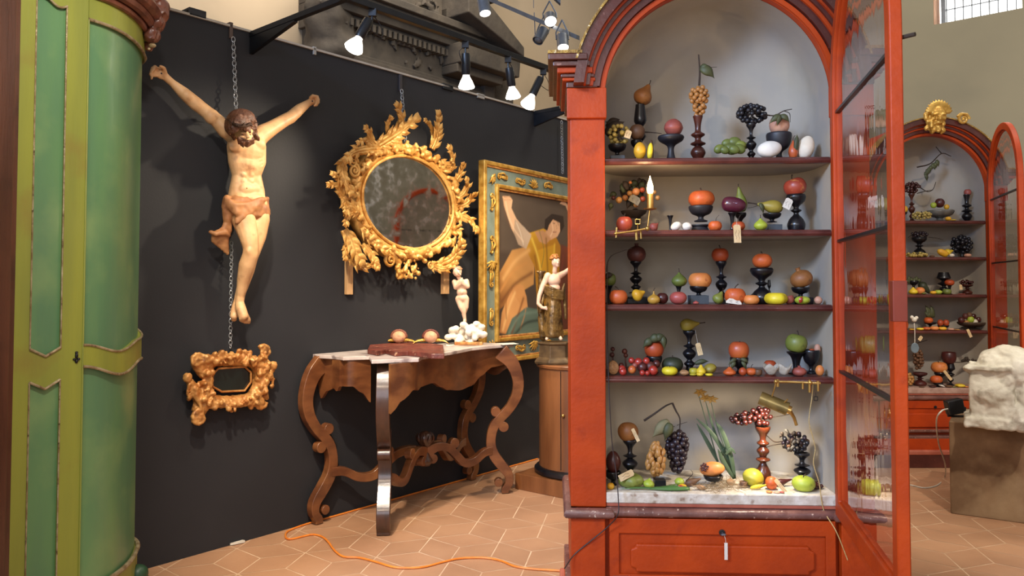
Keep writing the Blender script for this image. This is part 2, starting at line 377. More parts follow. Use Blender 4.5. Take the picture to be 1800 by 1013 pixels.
# pediment wing: rises to the left from its right corner
pr=alt(922,86,bst-.5); a_=aa(922,86,bst-.5); zt=az(852,0,bst-.5); al=aa(845,10,bst-.5)
sl=(az(868,18,bst-.5)-az(922,86,bst-.5))/(a_-aa(868,18,bst-.5)); 
def W2(a,b,z): return HW(a,b,z)
bm=B(); tk=.42; z0=pr.z-.12; a2=aR-1.0
prism(bm,[W2(a_,bst-.5,z0),W2(a_+.0,bst-.5,z0+.14),W2(a2,bst-.5,z0+.14+sl*(a_-a2)),W2(a2,bst-.5,z0-tk+.1+sl*(a_-a2))],WN*-(HB-bst+.5))
prism(bm,[W2(a_-.05,bst-.45,z0-.30),W2(a_-.02,bst-.45,z0-.02),W2(a2,bst-.45,z0-.02),W2(a2,bst-.45,z0-.30)],WN*-(HB-bst+.4))
prism(bm,[W2(a_-.25,bst-.3,z0-.42),W2(a_-.22,bst-.3,z0-.3),W2(a2,bst-.3,z0-.3),W2(a2,bst-.3,z0-.42)],WN*-(HB-bst+.2))
prism(bm,[W2(a_-.3,bst-.1,z0-.05),W2(a2,bst-.1,z0+sl*(a_-a2-.3)),W2(a2,bst-.1,z0-.05)],WN*-(HB-bst))
fin('pediment',bm,stone,T,smooth=False,bevel=.015)
# rough broken left edge of the masonry
bm=B()
for i in range(12):
    py=2+i*8; p=alt(578+6*math.sin(i*2.1)+ (i>7)*4,py,bst+.1); ball(bm,p,(.28,.28,.22),8)
fin('rough_edge',sculpt(bm,.05,1,.08,4),stone,T)
# ================================================================ display cabinets
def arc(cx,cz,r,a0,a1,n): return [(cx+r*math.cos(a0+(a1-a0)*i/n),cz+r*math.sin(a0+(a1-a0)*i/n)) for i in range(n+1)]
SH=[1.896,1.612,1.321,1.042]; SILL=.600; OR=.437; SPR=2.116; CD=.40; RN=.20
def inset(y): return 0 if y<CD-RN else RN-math.sqrt(max(0,RN*RN-(y-CD+RN)**2))
def glassmat():
    if 'old_wavy_glass' in MAT: return MAT['old_wavy_glass']
    m=bpy.data.materials.new('old_wavy_glass'); m.use_nodes=True; nt=m.node_tree; N=nt.nodes; L=nt.links; N.remove(N['Principled BSDF'])
    tr=N.new('ShaderNodeBsdfTransparent'); tr.inputs[0].default_value=(.90,.86,.86,1)
    gl=N.new('ShaderNodeBsdfGlossy'); gl.inputs[0].default_value=(1,.96,.95,1); gl.inputs['Roughness'].default_value=.03
    fr=N.new('ShaderNodeFresnel'); fr.inputs[0].default_value=1.52
    tc=N.new('ShaderNodeTexCoord'); mp=N.new('ShaderNodeMapping'); mp.inputs['Scale'].default_value=(7,7,2.0); nz=N.new('ShaderNodeTexNoise'); nz.inputs['Scale'].default_value=1.6; nz.inputs['Detail'].default_value=2
    bp=N.new('ShaderNodeBump'); bp.inputs['Strength'].default_value=.25; bp.inputs['Distance'].default_value=.01
    L.new(tc.outputs['Object'],mp.inputs[0]); L.new(mp.outputs[0],nz.inputs[0]); L.new(nz.outputs[0],bp.inputs['Height']); L.new(bp.outputs[0],gl.inputs['Normal'])
    mx=N.new('ShaderNodeMixShader'); ge=N.new('ShaderNodeNewGeometry'); m1=N.new('ShaderNodeMath'); m1.operation='SUBTRACT'; m1.inputs[0].default_value=1; L.new(ge.outputs['Backfacing'],m1.inputs[1]); m2=N.new('ShaderNodeMath'); m2.operation='MULTIPLY'; L.new(fr.outputs[0],m2.inputs[0]); L.new(m1.outputs[0],m2.inputs[1]); m3=N.new('ShaderNodeMath'); m3.operation='MULTIPLY'; m3.use_clamp=True; m3.inputs[1].default_value=1.45; L.new(m2.outputs[0],m3.inputs[0]); L.new(m3.outputs[0],mx.inputs[0]); L.new(tr.outputs[0],mx.inputs[1]); L.new(gl.outputs[0],mx.inputs[2]); L.new(mx.outputs[0],N['Material Output'].inputs[0])
    MAT['old_wavy_glass']=m; return m
CABM={}
def cabinet(key,label,loc,theta,dhead,far=False):
    T=thing('display_cabinet',label,'cabinet',loc,-theta,'red arched display cabinets'); CABM[key]=wm(T)
    f=lambda n,bm,m,p=None,**k: fin(n,bm,m,p or T,world=False,**k)
    PW=OR+.135; D=.50
    # lower body
    bm=B(); box(bm,-PW+.02,PW-.02,.03,D,.0,.545); box(bm,-PW-.02,PW+.02,-.02,D,.10,.22)
    f('base_body',bm,red,bevel=.004,smooth=False)
    bm=B(); box(bm,-PW-.035,PW+.035,-.035,D,0,.10); f('plinth',bm,maroon,bevel=.004,smooth=False)
    bm=B(); box(bm,-PW-.04,PW+.04,-.045,D,.098,.135); f('plinth_step',bm,pink,bevel=.01,smooth=False)
    bm=B()
    for s in (-1,1):
        x0,x1=(-PW,-OR-.005) if s<0 else (OR+.005,PW); box(bm,x0,x1,-.012,D,.22,.51)
        p=f('lower_pilaster',bm,red,bevel=.003,smooth=False); bm=B()
    bm.free()
    bm=B(); box(bm,-OR+.01,OR-.01,.012,.035,.29,.505)         # frame round the recessed panel
    f('panel_frame',bm,red,smooth=False)
    bm=B(); X=.388; pts=[(-X,.29),(X,.29),(X,.448),(-X,.448)]
    ringsolid(bm,[(-OR+.012,0,.27),(OR-.012,0,.27),(OR-.012,0,.505),(-OR+.012,0,.505)],[(-X,0,.292),(X,0,.292),(X,0,.446),(-X,0,.446)],(0,.018,0))
    f('drop_front_frame',bm,red,bevel=.003,smooth=False)
    bm=B(); xx=.345; n=.02; za,zb=.302,.408
    P=[(-xx+n,za),(xx-n,za),(xx-n,za+n*.6),(xx,za+n),(xx,zb-n),(xx-n,zb-n*.6),(xx-n,zb),(-xx+n,zb),(-xx+n,zb-n*.6),(-xx,zb-n),(-xx,za+n),(-xx+n,za+n*.6)]
    prism(bm,[(x,-.004,z) for x,z in P],(0,.018,0)); f('raised_panel',bm,red,bevel=.006,smooth=False)
    bm=B(); box(bm,-OR+.02,OR-.02,-.004,.03,.262,.288); box(bm,-PW-.02,PW+.02,-.02,D,.215,.24); f('plinth_moulding',bm,mauve,bevel=.008,smooth=False)
    bm=B(); lathe(bm,[(.008,0),(.012,.002),(.012,.004),(.005,.006)],12,Matrix.Translation((-.0,-.001,.457))@Matrix.Rotation(PI/2,4,'X'))
    f('keyhole',bm,black)
    if not far:
        K=f('key',keyb(),metalg); bm=B(); tube(bm,[(.004,-.022,.452),(.008,-.024,.44),(.01,-.022,.425)],.0008,5); box(bm,.004,.016,-.0235,-.0225,.362,.425); fin('key_tag',bm,tagw,K,world=False,smooth=False)
    # base moulding following the pilasters
    bm=B(); prof=[(.0,.545),(.018,.543),(.026,.532),(.028,.52),(.02,.510),(.0,.505)]
    plan=[(-PW,D),(-PW,-.012),(-OR,-.012),(-OR,.015),(OR,.015),(OR,-.012),(PW,-.012),(PW,D)]
    sweep(bm,plan,prof); f('base_moulding',bm,mauve,ang=50)
    bm=B(); box(bm,-OR,OR,.008,.06,.546,.560); f('sill_strip',bm,pink,bevel=.003,smooth=False)
    bm=B(); box(bm,-OR,OR,.004,CD-.01,.560,SILL); f('sill_board',bm,sillm if not far else pm('pale_pink_sill','#b8998a','#9c7a6c',20,.7,bump=.3,bsc=60),bevel=.004,smooth=False)
    # pilasters, impost blocks
    for s in (-1,1):
        x0,x1=(-PW,-OR) if s<0 else (OR,PW)
        bm=B(); box(bm,x0,x1,0,.035,.545,2.05); f('pilaster',bm,red,bevel=.004,smooth=False)
        bm=B(); box(bm,x0-.012,x1+.006 if s<0 else x1+.012,-.016,.035,2.046,2.165) if s<0 else box(bm,x0-.006,x1+.012,-.016,.035,2.046,2.165); f('impost_block',bm,red,bevel=.003,smooth=False)
        bm=B(); box(bm,s*PW-(.02 if s>0 else 0),s*PW+(.02 if s<0 else 0),.03,D,.545,2.2); f('side_panel',bm,red,smooth=False)
        # stepped cornice of the ear (front and side return)
        lay=[(2.165,2.188,.014,maroon),(2.188,2.200,.030,red),(2.200,2.214,.036,maroon),(2.214,2.236,.050,red),(2.236,2.256,.066,maroon),(2.256,2.280,.084,maroon)]
        for z0,z1,e,m in lay:
            bm=B(); xo=PW+e; xi=OR+.02+e*.6
            a,b_=(-xo,-xi) if s<0 else (xi,xo)
            box(bm,a,b_,-e-.006,D,z0,z1); f('cornice_layer',bm,m,bevel=.003,smooth=False)
        bm=B(); xo=PW+.086; a,b_=(-xo,-OR-.09) if s<0 else (OR+.09,xo); box(bm,a,b_,-.092,-.074,2.280,2.292); box(bm,a,b_,-.074,D,2.280,2.286); f('gilt_top_edge',bm,giltedge,smooth=False)
    # arch: spandrel plate and stepped mouldings
    def band(r0,r1,y0,y1,m,name,z0=2.17):
        bm=B(); N=56
        def pts(r,y):
            a0=math.asin(min(1,(z0-SPR)/r)); return [(x,y,z) for x,z in arc(0,SPR,r,a0,PI-a0,N)]
        o_=pts(r1,y0); i_=pts(r0,y0); 
        A=[bm.verts.new(p) for p in o_]; Bv=[bm.verts.new(p) for p in i_]; C=[bm.verts.new((p[0],y1,p[2])) for p in o_]; Dv=[bm.verts.new((p[0],y1,p[2])) for p in i_]
        for i in range(N):
            j=i+1; bm.faces.new((A[i],Bv[i],Bv[j],A[j])); bm.faces.new((C[i],C[j],Dv[j],Dv[i])); bm.faces.new((A[i],A[j],C[j],C[i])); bm.faces.new((Bv[i],Dv[i],Dv[j],Bv[j]))
        bm.faces.new((A[0],C[0],Dv[0],Bv[0])); bm.faces.new((A[N],Bv[N],Dv[N],C[N])); return f(name,bm,m,ang=40)
    band(OR,OR+.125,.0,.04,red,'arch_plate',SPR+.04)
    band(OR+.002,OR+.020,-.010,.01,red,'arch_inner_band',SPR+.03)
    band(OR+.024,OR+.050,-.022,.01,maroon,'arch_cavetto')
    band(OR+.050,OR+.064,-.034,.01,red,'arch_fillet')
    band(OR+.064,OR+.078,-.046,.01,maroon,'arch_moulding')
    band(OR+.078,OR+.086,-.058,.01,red,'arch_bead')
    band(OR+.086,OR+.125,-.080,.01,maroon,'arch_hood')
    band(OR+.1255,OR+.134,-.092,.03,giltedge,'gilt_arch_edge',2.26)
    band(OR+.10,OR+.125,.02,D,red,'arched_roof')
    # niche: barrel-topped interior with rounded corners
    bm=B(); N=40; ring=[]
    def outline(w): return [(-w,SILL-.04)]+[(x,z) for x,z in arc(0,SPR,w,PI,0,N)]+[(w,SILL-.04)]
    ys=[.035,.1,CD-RN]+[CD-RN+RN*math.sin(PI/2*k/8) for k in range(1,9)]
    for y in ys: ring.append([bm.verts.new((x,y,z)) for x,z in outline(OR-.001-min(inset(y),RN*.98))])
    for a,b in zip(ring,ring[1:]):
        for i in range(len(a)-1): bm.faces.new((a[i],a[i+1],b[i+1],b[i]))
    bm.faces.new(ring[-1])
    o=f('niche_lining',bm,niche,ang=60)
    for z in SH:
        bm=B(); y0=.045; pts=[(-OR+.004,y0)]+[(-OR+.004+inset(y),y) for y in ys[2:]]; pts+= [(-x,y) for x,y in pts[::-1]]
        prism(bm,[(x,y,z-.024) for x,y in pts],(0,0,.022)); s_=f('shelf',bm,niche,smooth=False,ang=30)
        bm=B(); pr=[(-OR+.003,z-.026),(-OR+.003,z)]; 
        P=[(.046,-.026),(.032,-.024),(.026,-.016),(.028,-.010),(.034,-.008),(.034,-.004),(.040,0),(.09,.0),(.09,-.003),(.046,-.003)]
        prism(bm,[(-OR+.003,y,z+dz) for y,dz in P],(2*OR-.006,0,0)); fin('shelf_edge',bm,shelfe,s_,world=False,ang=30)
        bm=B(); pts2=[p for p in pts if p[1]>.05]; pts2=[(-OR+.006,.088)]+pts2[0:]+[(OR-.006,.088)]
        prism(bm,[(x,y,z-.0018) for x,y in pts2],(0,0,.0018)); fin('shelf_top',bm,mauve,s_,world=False,smooth=False)
    # door
    M=wm(T); hx=OR-.02; h=M@Vector((hx,-.012,0)); dv=Vector(dhead).normalized(); 
    ang=math.atan2(dv.y,dv.x); lr=ang+theta
    Dr=bpy.data.objects.new('glazed_door',None); COL.objects.link(Dr); Dr.parent=T; Dr.location=(hx,-.02,0); Dr.rotation_euler=(0,0,lr); WM[Dr.name]=M@Matrix.LocRotScale(Vector((hx,-.02,0)),Euler((0,0,lr)),None)
    Wd=2*OR+.012; sw=.052; th=.034; zb=.535
    def dout(w,zz,cx): return [(cx-w,zz)]+[(x,z) for x,z in arc(cx,SPR,w,PI,0,40)]+[(cx+w,zz)]
    cx=Wd/2; y0,y1=0,th
    bm=B(); O=dout(Wd/2,zb,cx); I=dout(Wd/2-sw,zb+.062,cx); ringsolid(bm,[(x,y0,z) for x,z in O],[(x,y0,z) for x,z in I],(0,y1,0)); fin('door_frame',bm,red,Dr,world=False,ang=30,bevel=.004)
    bm=B(); I2=dout(Wd/2-sw-.008,zb+.070,cx); I3=dout(Wd/2-sw+.001,zb+.061,cx); ringsolid(bm,[(x,y0+.012,z) for x,z in I3],[(x,y0+.012,z) for x,z in I2],(0,.016,0)); fin('glazing_bead',bm,redside,Dr,world=False,ang=30)
    bm=B(); prism(bm,[(x,y0+.018,z) for x,z in I3],(0,.003,0)); fin('glass_pane',bm,glassmat(),Dr,world=False,smooth=False)
    for z in (2.045,1.561,1.078):
        bm=B(); box(bm,sw-.01,Wd-sw+.01,y0+.010,y0+.030,z-.005,z+.005); fin('glazing_bar',bm,metalb,Dr,world=False,smooth=False)
    if not far:
        bm=B(); box(bm,Wd-.035,Wd+.0015,-.0015,th+.001,1.30,1.41); fin('lock_plate',bm,pm('lock_plate_red','#7e2c18',None,9,.4),Dr,world=False,bevel=.002,smooth=False)
    bm=B(); tube(bm,[(Wd-.02,th+.0,2.07),(Wd+.004,th+.03,2.07)],.006,8); fin('latch_bolt',bm,stemm,Dr,world=False)
    for z in (.75,1.9): bm=B(); tube(bm,[(-.004,.008,z-.03),(-.004,.008,z+.03)],.006,8); fin('hinge',bm,metalb,Dr,world=False)
    return T
def keyb():
    bm=B(); tube(bm,[(0,0,.457),(0,-.022,.457)],.003,8); tube(bm,[(.009*math.cos(a*PI/6),-.028-.006*math.sin(a*PI/6),.457+.0*a) for a in range(12)],.002,6,True); return bm
def sweep(bm,plan,prof):
    """plan polyline (x,y), prof [(out,z)] offset to the outside (front = -y)"""
    n=len(plan); P=[Vector((x,y,0)) for x,y in plan]; rows=[]
    for i in range(n):
        ns=[]
        if i>0: d=(P[i]-P[i-1]).normalized(); ns.append(Vector((d.y,-d.x,0)))
        if i<n-1: d=(P[i+1]-P[i]).normalized(); ns.append(Vector((d.y,-d.x,0)))
        m=ns[0] if len(ns)==1 else (ns[0]+ns[1])/(1+ns[0].dot(ns[1]))
        rows.append([bm.verts.new(P[i]+m*o+Vector((0,0,z))) for o,z in prof])
    for a,b in zip(rows,rows[1:]):
        for k in range(len(prof)): j=(k+1)%len(prof); bm.faces.new((a[k],b[k],b[j],a[j]))
    bm.faces.new(rows[0]); bm.faces.new(rows[-1][::-1])
TH1=R(3); c1=aty(1265,500,2.975); c2=aty(1640,500,5.98)
CAB1=cabinet('n','red arched display cabinet with open glass door, crowded with fruit, nearest the visitor',(c1.x,c1.y,0),TH1,(-.22,-.975,0))
CAB2=cabinet('f','distant red arched display cabinet with gilded mask on its arch, behind the white stone','cabinet' and (c2.x,c2.y,0),R(0),(-.34,-.94,0),True)
# ================================================================ fruit, stands and the rest of the collection
def fm(name,c1,c2,sc=9,rough=.38,c3=None,sc3=30,bump=.05,contrast=(.35,.65),th3=(.6,.72),coat=.04):
    return pm(name,c1,c2,sc,min(.6,rough+.08),bump=bump,bsc=60,c3=c3,sc3=sc3,contrast=contrast,th3=th3,coat=coat)
FM=dict(
 orange=fm('orange_peel','#c9622a','#b04c1e',14,.42,c3='#8a3a18',bump=.15), dkorange=fm('dark_orange_peel','#b04a20','#963a18',12,.42,c3='#6a2a14'),
 apricot=fm('apricot_skin','#d98c48','#c46e34',12,.45,c3='#a5502a'), pearbrown=fm('russet_pear_skin','#96602c','#7e4c22',14,.5,c3='#5a3418'),
 rose=fm('dusky_rose_skin','#a05444','#843c34',12,.45,c3='#54302a'), apple=fm('red_apple_skin','#a6452c','#8a3324',10,.32,c3='#c98a44'),
 redyel=fm('red_yellow_skin','#c4692e','#a43a24',5,.3,c3='#d9a050',sc3=12), plum=fm('dark_plum_skin','#54231e','#3a1816',10,.25),
 pom=fm('dark_pomegranate_skin','#5a2a20','#44201a',14,.45,c3='#7a4430'), pinkpom=fm('pink_pomegranate_skin','#a8524c','#934038',10,.35,c3='#b8906a'),
 yellow=fm('yellow_skin','#e0c52e','#c9a424',12,.4,c3='#a87c20'), lemon=fm('lemon_skin','#d9a828','#c48c1e',12,.4), brightyel=fm('bright_yellow_skin','#ded02c','#ccb024',10,.4),
 lime=fm('lime_green_skin','#a8b53a','#8a9a30',10,.38,c3='#6a7a28'), green=fm('green_skin','#6a7430','#525c28',10,.4,c3='#3c4420'),
 dkgreen=fm('dark_green_skin','#363c26','#2a2e1e',10,.45), grngold=fm('green_gold_skin','#a08c34','#84762c',8,.4,c3='#6a5a24'),
 peargreen=fm('green_pear_skin','#7c8436','#646c2c',9,.4,c3='#4c5224'), quince=fm('quince_skin','#b8a82c','#98902a',8,.4,c3='#7c6a22',sc3=18),
 cream=fm('cream_skin','#e6dcc8','#d2c2a8',12,.5,c3='#b88c70'), white=fm('white_clay','#e4e0d8','#d0cabe',14,.55), peach=fm('peach_pink_skin','#c99a7c','#b07c68',8,.5,c3='#8a4c44',sc3=9),
 violet=fm('aubergine_skin','#5a2234','#481a2a',9,.22,coat=.4), brown=fm('brown_husk','#6e4a2e','#523622',14,.5,c3='#3c2818'), gold=fm('golden_onion_skin','#c0953c','#a87a2c',20,.35,c3='#8a5a20'),
 tan=fm('date_skin','#b98544','#9c6a34',14,.4,c3='#7c4e24'), gyel=fm('amber_grape_skin','#b07a3c','#946030',14,.35,c3='#7c4a22'), ggreen=fm('pale_grape_skin','#b09a54','#94803c',14,.35,c3='#7c5c2c'),
 gblack=fm('black_grape_skin','#1c1c22','#131318',14,.3,c3='#34343c'), gpurple=fm('purple_grape_skin','#2a1c22','#1c1218',14,.3,c3='#4a3038'), gred=fm('red_grape_skin','#40150f','#2e0f0b',14,.22,c3='#682a16',coat=.3),
 berry=fm('red_berry_skin','#a83226','#8c241c',14,.25,coat=.4), nut=fm('walnut_shell','#b48a5e','#8c6440',30,.6,bump=.6), clay=fm('old_grey_shell','#b8b0a0','#968c7c',16,.7,bump=.4))
PR=dict(
 apple=[(0,.10),(.10,.03),(.22,0),(.36,.08),(.47,.30),(.50,.52),(.46,.76),(.34,.94),(.20,1.0),(.10,.96),(.03,.88),(0,.86)],
 orange=[(0,.0),(.18,.015),(.33,.10),(.45,.28),(.5,.5),(.46,.72),(.34,.90),(.18,.985),(.05,.98),(0,.965)],
 flat=[(0,.04),(.2,0),(.38,.08),(.49,.34),(.5,.55),(.44,.82),(.3,.98),(.14,1),(.05,.93),(0,.9)],
 pear=[(0,.05),(.14,0),(.32,.06),(.46,.2),(.5,.34),(.45,.5),(.33,.64),(.22,.76),(.16,.87),(.10,.96),(.04,1),(0,.985)],
 fig=[(0,.02),(.15,0),(.34,.08),(.48,.27),(.5,.42),(.42,.6),(.24,.78),(.11,.9),(.07,.98),(.04,1.0),(0,1)],
 lemon=[(0,0),(.07,.03),(.14,.07),(.34,.2),(.48,.42),(.5,.55),(.44,.74),(.26,.9),(.10,.96),(.06,1),(0,1)],
 egg=[(0,0),(.2,.04),(.38,.18),(.49,.4),(.5,.52),(.44,.72),(.3,.89),(.14,.98),(0,1)],
 long=[(0,0),(.2,.03),(.38,.1),(.48,.25),(.5,.45),(.47,.65),(.38,.82),(.24,.94),(.1,.99),(0,1)],
 pom=[(0,.03),(.18,0),(.36,.08),(.48,.28),(.5,.46),(.43,.66),(.3,.78),(.15,.84),(.09,.88),(.10,.96),(.13,1.0),(.08,.93),(0,.9)],
 onion=[(0,.03),(.15,0),(.38,.1),(.5,.32),(.46,.5),(.3,.64),(.12,.74),(.06,.86),(.05,1),(0,1)],
 half=[(0,0),(.25,.02),(.42,.2),(.5,.55),(.47,.92),(.40,1.0),(.3,.86),(.1,.80),(0,.8)])
ST=dict(   # turned stands: (r,z) fractions, radius at widest .5
 cup=[(.32,0),(.34,.03),(.2,.1),(.13,.3),(.12,.5),(.2,.62),(.42,.74),(.5,.84),(.5,.9),(.47,.94),(.42,.9),(.25,.8),(0,.78)],
 bowl=[(.26,0),(.28,.06),(.14,.14),(.11,.26),(.17,.36),(.36,.48),(.46,.66),(.5,.84),(.5,.95),(.46,1.0),(.42,.96),(.36,.78),(0,.6)],
 tall=[(.5,0),(.5,.03),(.3,.06),(.22,.12),(.34,.17),(.36,.21),(.2,.26),(.17,.30),(.32,.35),(.44,.42),(.44,.47),(.28,.53),(.15,.57),(.38,.61),(.38,.63),(.15,.67),(.14,.78),(.24,.86),(.40,.93),(.42,.98),(.36,1.0),(.25,.96),(0,.94)],
 cone=[(.46,0),(.46,.03),(.2,.07),(.14,.14),(.30,.2),(.34,.26),(.18,.32),(.15,.38),(.42,.46),(.44,.50),(.2,.56),(.17,.62),(.5,.72),(.46,.84),(.38,.97),(.35,1),(.2,.97),(0,.96)],
 vase=[(.36,0),(.40,.03),(.44,.1),(.46,.2),(.34,.34),(.16,.44),(.13,.5),(.26,.55),(.26,.58),(.13,.62),(.2,.7),(.42,.8),(.5,.9),(.5,.95),(.44,1),(.3,.95),(0,.9)],
 trumpet=[(.42,0),(.44,.04),(.22,.1),(.17,.3),(.2,.55),(.3,.8),(.48,.97),(.44,1.0),(.2,.9),(0,.88)],
 baluster=[(.34,0),(.40,.03),(.48,.12),(.46,.22),(.3,.32),(.2,.38),(.42,.42),(.42,.45),(.2,.48),(.36,.55),(.38,.60),(.2,.66),(.36,.70),(.36,.73),(.2,.76),(.22,.84),(.42,.93),(.48,.99),(.4,1.0),(0,.97)],
 beads=[(.5,0),(.5,.015),(.2,.03),(.3,.1),(.42,.2),(.3,.3),(.18,.34),(.4,.38),(.4,.41),(.2,.45),(.17,.52),(.36,.57),(.36,.61),(.17,.66),(.17,.8),(.25,.95),(.26,1),(0,.98)])
def dense(pts,n): return [(max(0,p[0]),p[1]) for p in [(v.x,v.y) for v in cr_interp([(a,b,0) for a,b in pts],n)]]
class Cab:
    def __init__(s,key,sc): s.M=CABM[key]; s.o=s.M.translation; s.n=(s.M.to_3x3()@Vector((0,-1,0))); s.key=key
    def P(s,px,py,d): return onp(px,py,s.o-s.n*d,s.n)
    def wid(s,px,w,d,py=500): return (s.P(px+w/2,py,d)-s.P(px-w/2,py,d)).length
C1=Cab('n',1); C2=Cab('f',2)
USED={}
def put(cab,px,yt,yb,row,d):
    """base point and height: yb None = standing on the shelf of this row"""
    lvl=(SH+[SILL])[row]; top=cab.P(px,yt,d); p=cab.P(px,yb if yb else 500,d)
    z=lvl+.0005 if not yb else p.z
    return Vector((p.x,p.y,z)),max(.006,top.z-z)
def stemtube(p,tilt=0,l=.018,r=.0018,bend=.4,m=None,parent=None,name='stem'):
    bm=B(); d=Vector((math.sin(tilt),0,math.cos(tilt))); tube(bm,[p-d*.006,p+d*l*.4,p+d*l*.75+Vector((bend*l*.3,0,0)),p+d*l+Vector((bend*l*.7,0,0))],[r*1.5,r,r,r*1.4],6); return fin(name,bm,m or stemm,parent)
def fruit(cab,kind,px,yt,yb,w,row,d,mat,label,cat='fruit',name=None,tilt=0,yaw=None,lobes=0,amp=.05,stem=1,lump=.03,calyx=None,group=None,depthf=1.0,cut=None):
    base,h=put(cab,px,yt,yb,row,d); wd=cab.wid(px,w,d); sd=rng.uniform(0,50)
    if yaw is None: yaw=rng.uniform(-.5,.5)
    prof=dense(PR[kind],17)
    bm=B(); 
    def lf(a,z): return 1+amp*abs(math.cos(a*lobes/2))*(1 if lobes else 0)+lump*noise.noise(Vector((math.cos(a)*1.3+sd,math.sin(a)*1.3,z*2.2)))*1.5
    t=R(tilt)
    if abs(tilt)>50:      # lying: length runs along the shelf
        ln,hh=wd,h; lathe(bm,[(r*hh,z*ln) for r,z in prof],18,None,lf)
        Mx=Matrix.Translation(base+Vector((-math.sin(t)*ln/2,0,hh/2+.0005)))@Matrix.Rotation(t,4,'Y'); top=Mx@Vector((0,0,ln))
    else:
        lathe(bm,[(r*wd,z*h) for r,z in prof],20,Matrix.Diagonal((1,depthf,1,1)),lf)
        Mx=Matrix.Translation(base+Vector((0,0,h*.0)))@Matrix.Translation((0,0,wd*.3))@Matrix.Rotation(t,4,'Y')@Matrix.Translation((0,0,-wd*.3))@Matrix.Rotation(yaw,4,'Z'); top=Mx@Vector((0,0,h*(.9 if kind in('apple','flat') else .98)))
    bmesh.ops.transform(bm,matrix=Mx,verts=bm.verts)
    if not yb or abs(tilt)>8:
        up=base.z-min(v.co.z for v in bm.verts); bmesh.ops.translate(bm,vec=(0,0,up),verts=bm.verts); top.z+=up
    o=fin(name or cat.replace(' ','_'),bm,FM[mat],loc=base,ang=180); props(o,label,cat,group)
    if stem: stemtube(top,t,max(.008,wd*.28*stem),max(.0009,wd*.025),rng.uniform(-1,1),stemm if mat not in('lime','green','peargreen') else stemm,o)
    if calyx:
        bm=B()
        for k in range(5):
            a=k*2*PI/5+.3; dv=Vector((math.cos(a),math.sin(a),.0)); leaflet(bm,top,top+dv*wd*.32-Vector((0,0,wd*.10)),top+dv*wd*.17+Vector((0,0,wd*.04)),(0,0,1),wd*.08,wd*.015,6)
        fin('calyx',bm,calyx,o)
    return o
def stand(cab,kind,px,yt,yb,w,row,d,mat,label,plinth=None,cat='stand',name='fruit_stand',pm_=None,seg=28):
    base,h=put(cab,px,yt,yb,row,d); wd=cab.wid(px,w,d); bm=B(); ph=0
    if plinth: ph=plinth[1]
    lathe(bm,[(r*wd,z*(h-ph)+ph) for r,z in dense(ST[kind],46)],seg,Matrix.Translation(base))
    o=fin(name,bm,mat,loc=base,ang=50); props(o,label,cat,'turned stands under the fruit')
    if plinth:
        bm=B(); s=plinth[0]/2; box(bm,-s,s,-s,s,0,ph+.001,Matrix.Translation(base)@Matrix.Rotation(rng.uniform(-.1,.1),4,'Z')); fin('plinth',bm,pm_ or mat,o,smooth=False,bevel=.001)
    return o
BALLS={}
def grapemesh(mat,el=1.0):
    k=(mat,el)
    if k not in BALLS:
        bm=B(); ball(bm,(0,0,0),(1,1,el),12); me=bpy.data.meshes.new('grape'); bm.to_mesh(me); bm.free(); me.shade_smooth(); me.materials.append(FM[mat]); BALLS[k]=me
    return BALLS[k]
def bunch(cab,px,py,w,h,row,d,mat,label,n=40,gr=8,el=1.0,shape='cone',cat='grapes',name='grape_bunch',mats=None,stems=None,part='grape',rest=None,depth=.7,ang=0):
    """bunch centred on px,py; w,h in pixels; gr = grape diameter in pixels"""
    c=cab.P(px,py,d); W=cab.wid(px,w,d)/2; H=(cab.P(px,py-h/2,d).z-c.z); r=cab.wid(px,gr,d)/2
    T=thing(name,label,cat,(c.x,c.y,c.z-H if rest is None else rest)); T.location.z=c.z; WM[T.name]=Matrix.Translation(c)
    pts=[]; tries=0
    while len(pts)<n and tries<9000:
        tries+=1; z=rng.uniform(-1,1); a=rng.uniform(0,2*PI)
        wz={'cone':(.38+.62*max(0,min(1,(z+1)/1.35)))*math.sqrt(max(0,1-max(0,z-.35)**2*2.2)),'ball':math.sqrt(max(0,1-z*z)),'wide':math.sqrt(max(0,1-z*z))}[shape]
        q=1 if rng.random()<.8 else rng.uniform(.3,.8)
        p=Vector(((W-r)*wz*q*math.cos(a),(W-r)*depth*wz*q*math.sin(a),(H-r)*z))
        if ang: p.rotate(Euler((0,R(ang),0)))
        if c.z+p.z<(SH+[SILL])[row]+r: p.z=(SH+[SILL])[row]+r-c.z
        if all((p-o).length>r*1.35 for o in pts): pts.append(p)
    for p in pts:
        m=mat if not mats else rng.choice(mats)
        o=bpy.data.objects.new(part,grapemesh(m,el)); COL.objects.link(o); o.parent=T; o.location=p; s=r*rng.uniform(.88,1.1); o.scale=(s,s,s)
        o.rotation_euler=(rng.uniform(-.5,.5),rng.uniform(-.6,.6),0)
    bm=B(); 
    for p in pts[::2]: tube(bm,[c+Vector((0,0,p.z*.6+H*.2)),c+p*.8],[r*.16,r*.12],5)
    tube(bm,[c-Vector((0,0,H*.75)),c+Vector((0,0,H*.9))],[r*.2,r*.3],6)
    fin('stalk',bm,stemm,T)
    return T,c,r
def twig(cab,pxs,d,r,parent,name='twig',m=None,ends=True):
    P=[cab.P(x,y,d+(q[0] if q else 0)) for x,y,*q in pxs]; P=cr_interp(P,max(8,4*len(P))); bm=B(); n=len(P); tube(bm,P,[r*(1-.5*i/n) for i in range(n)],7); return fin(name,bm,m or stemm,parent)
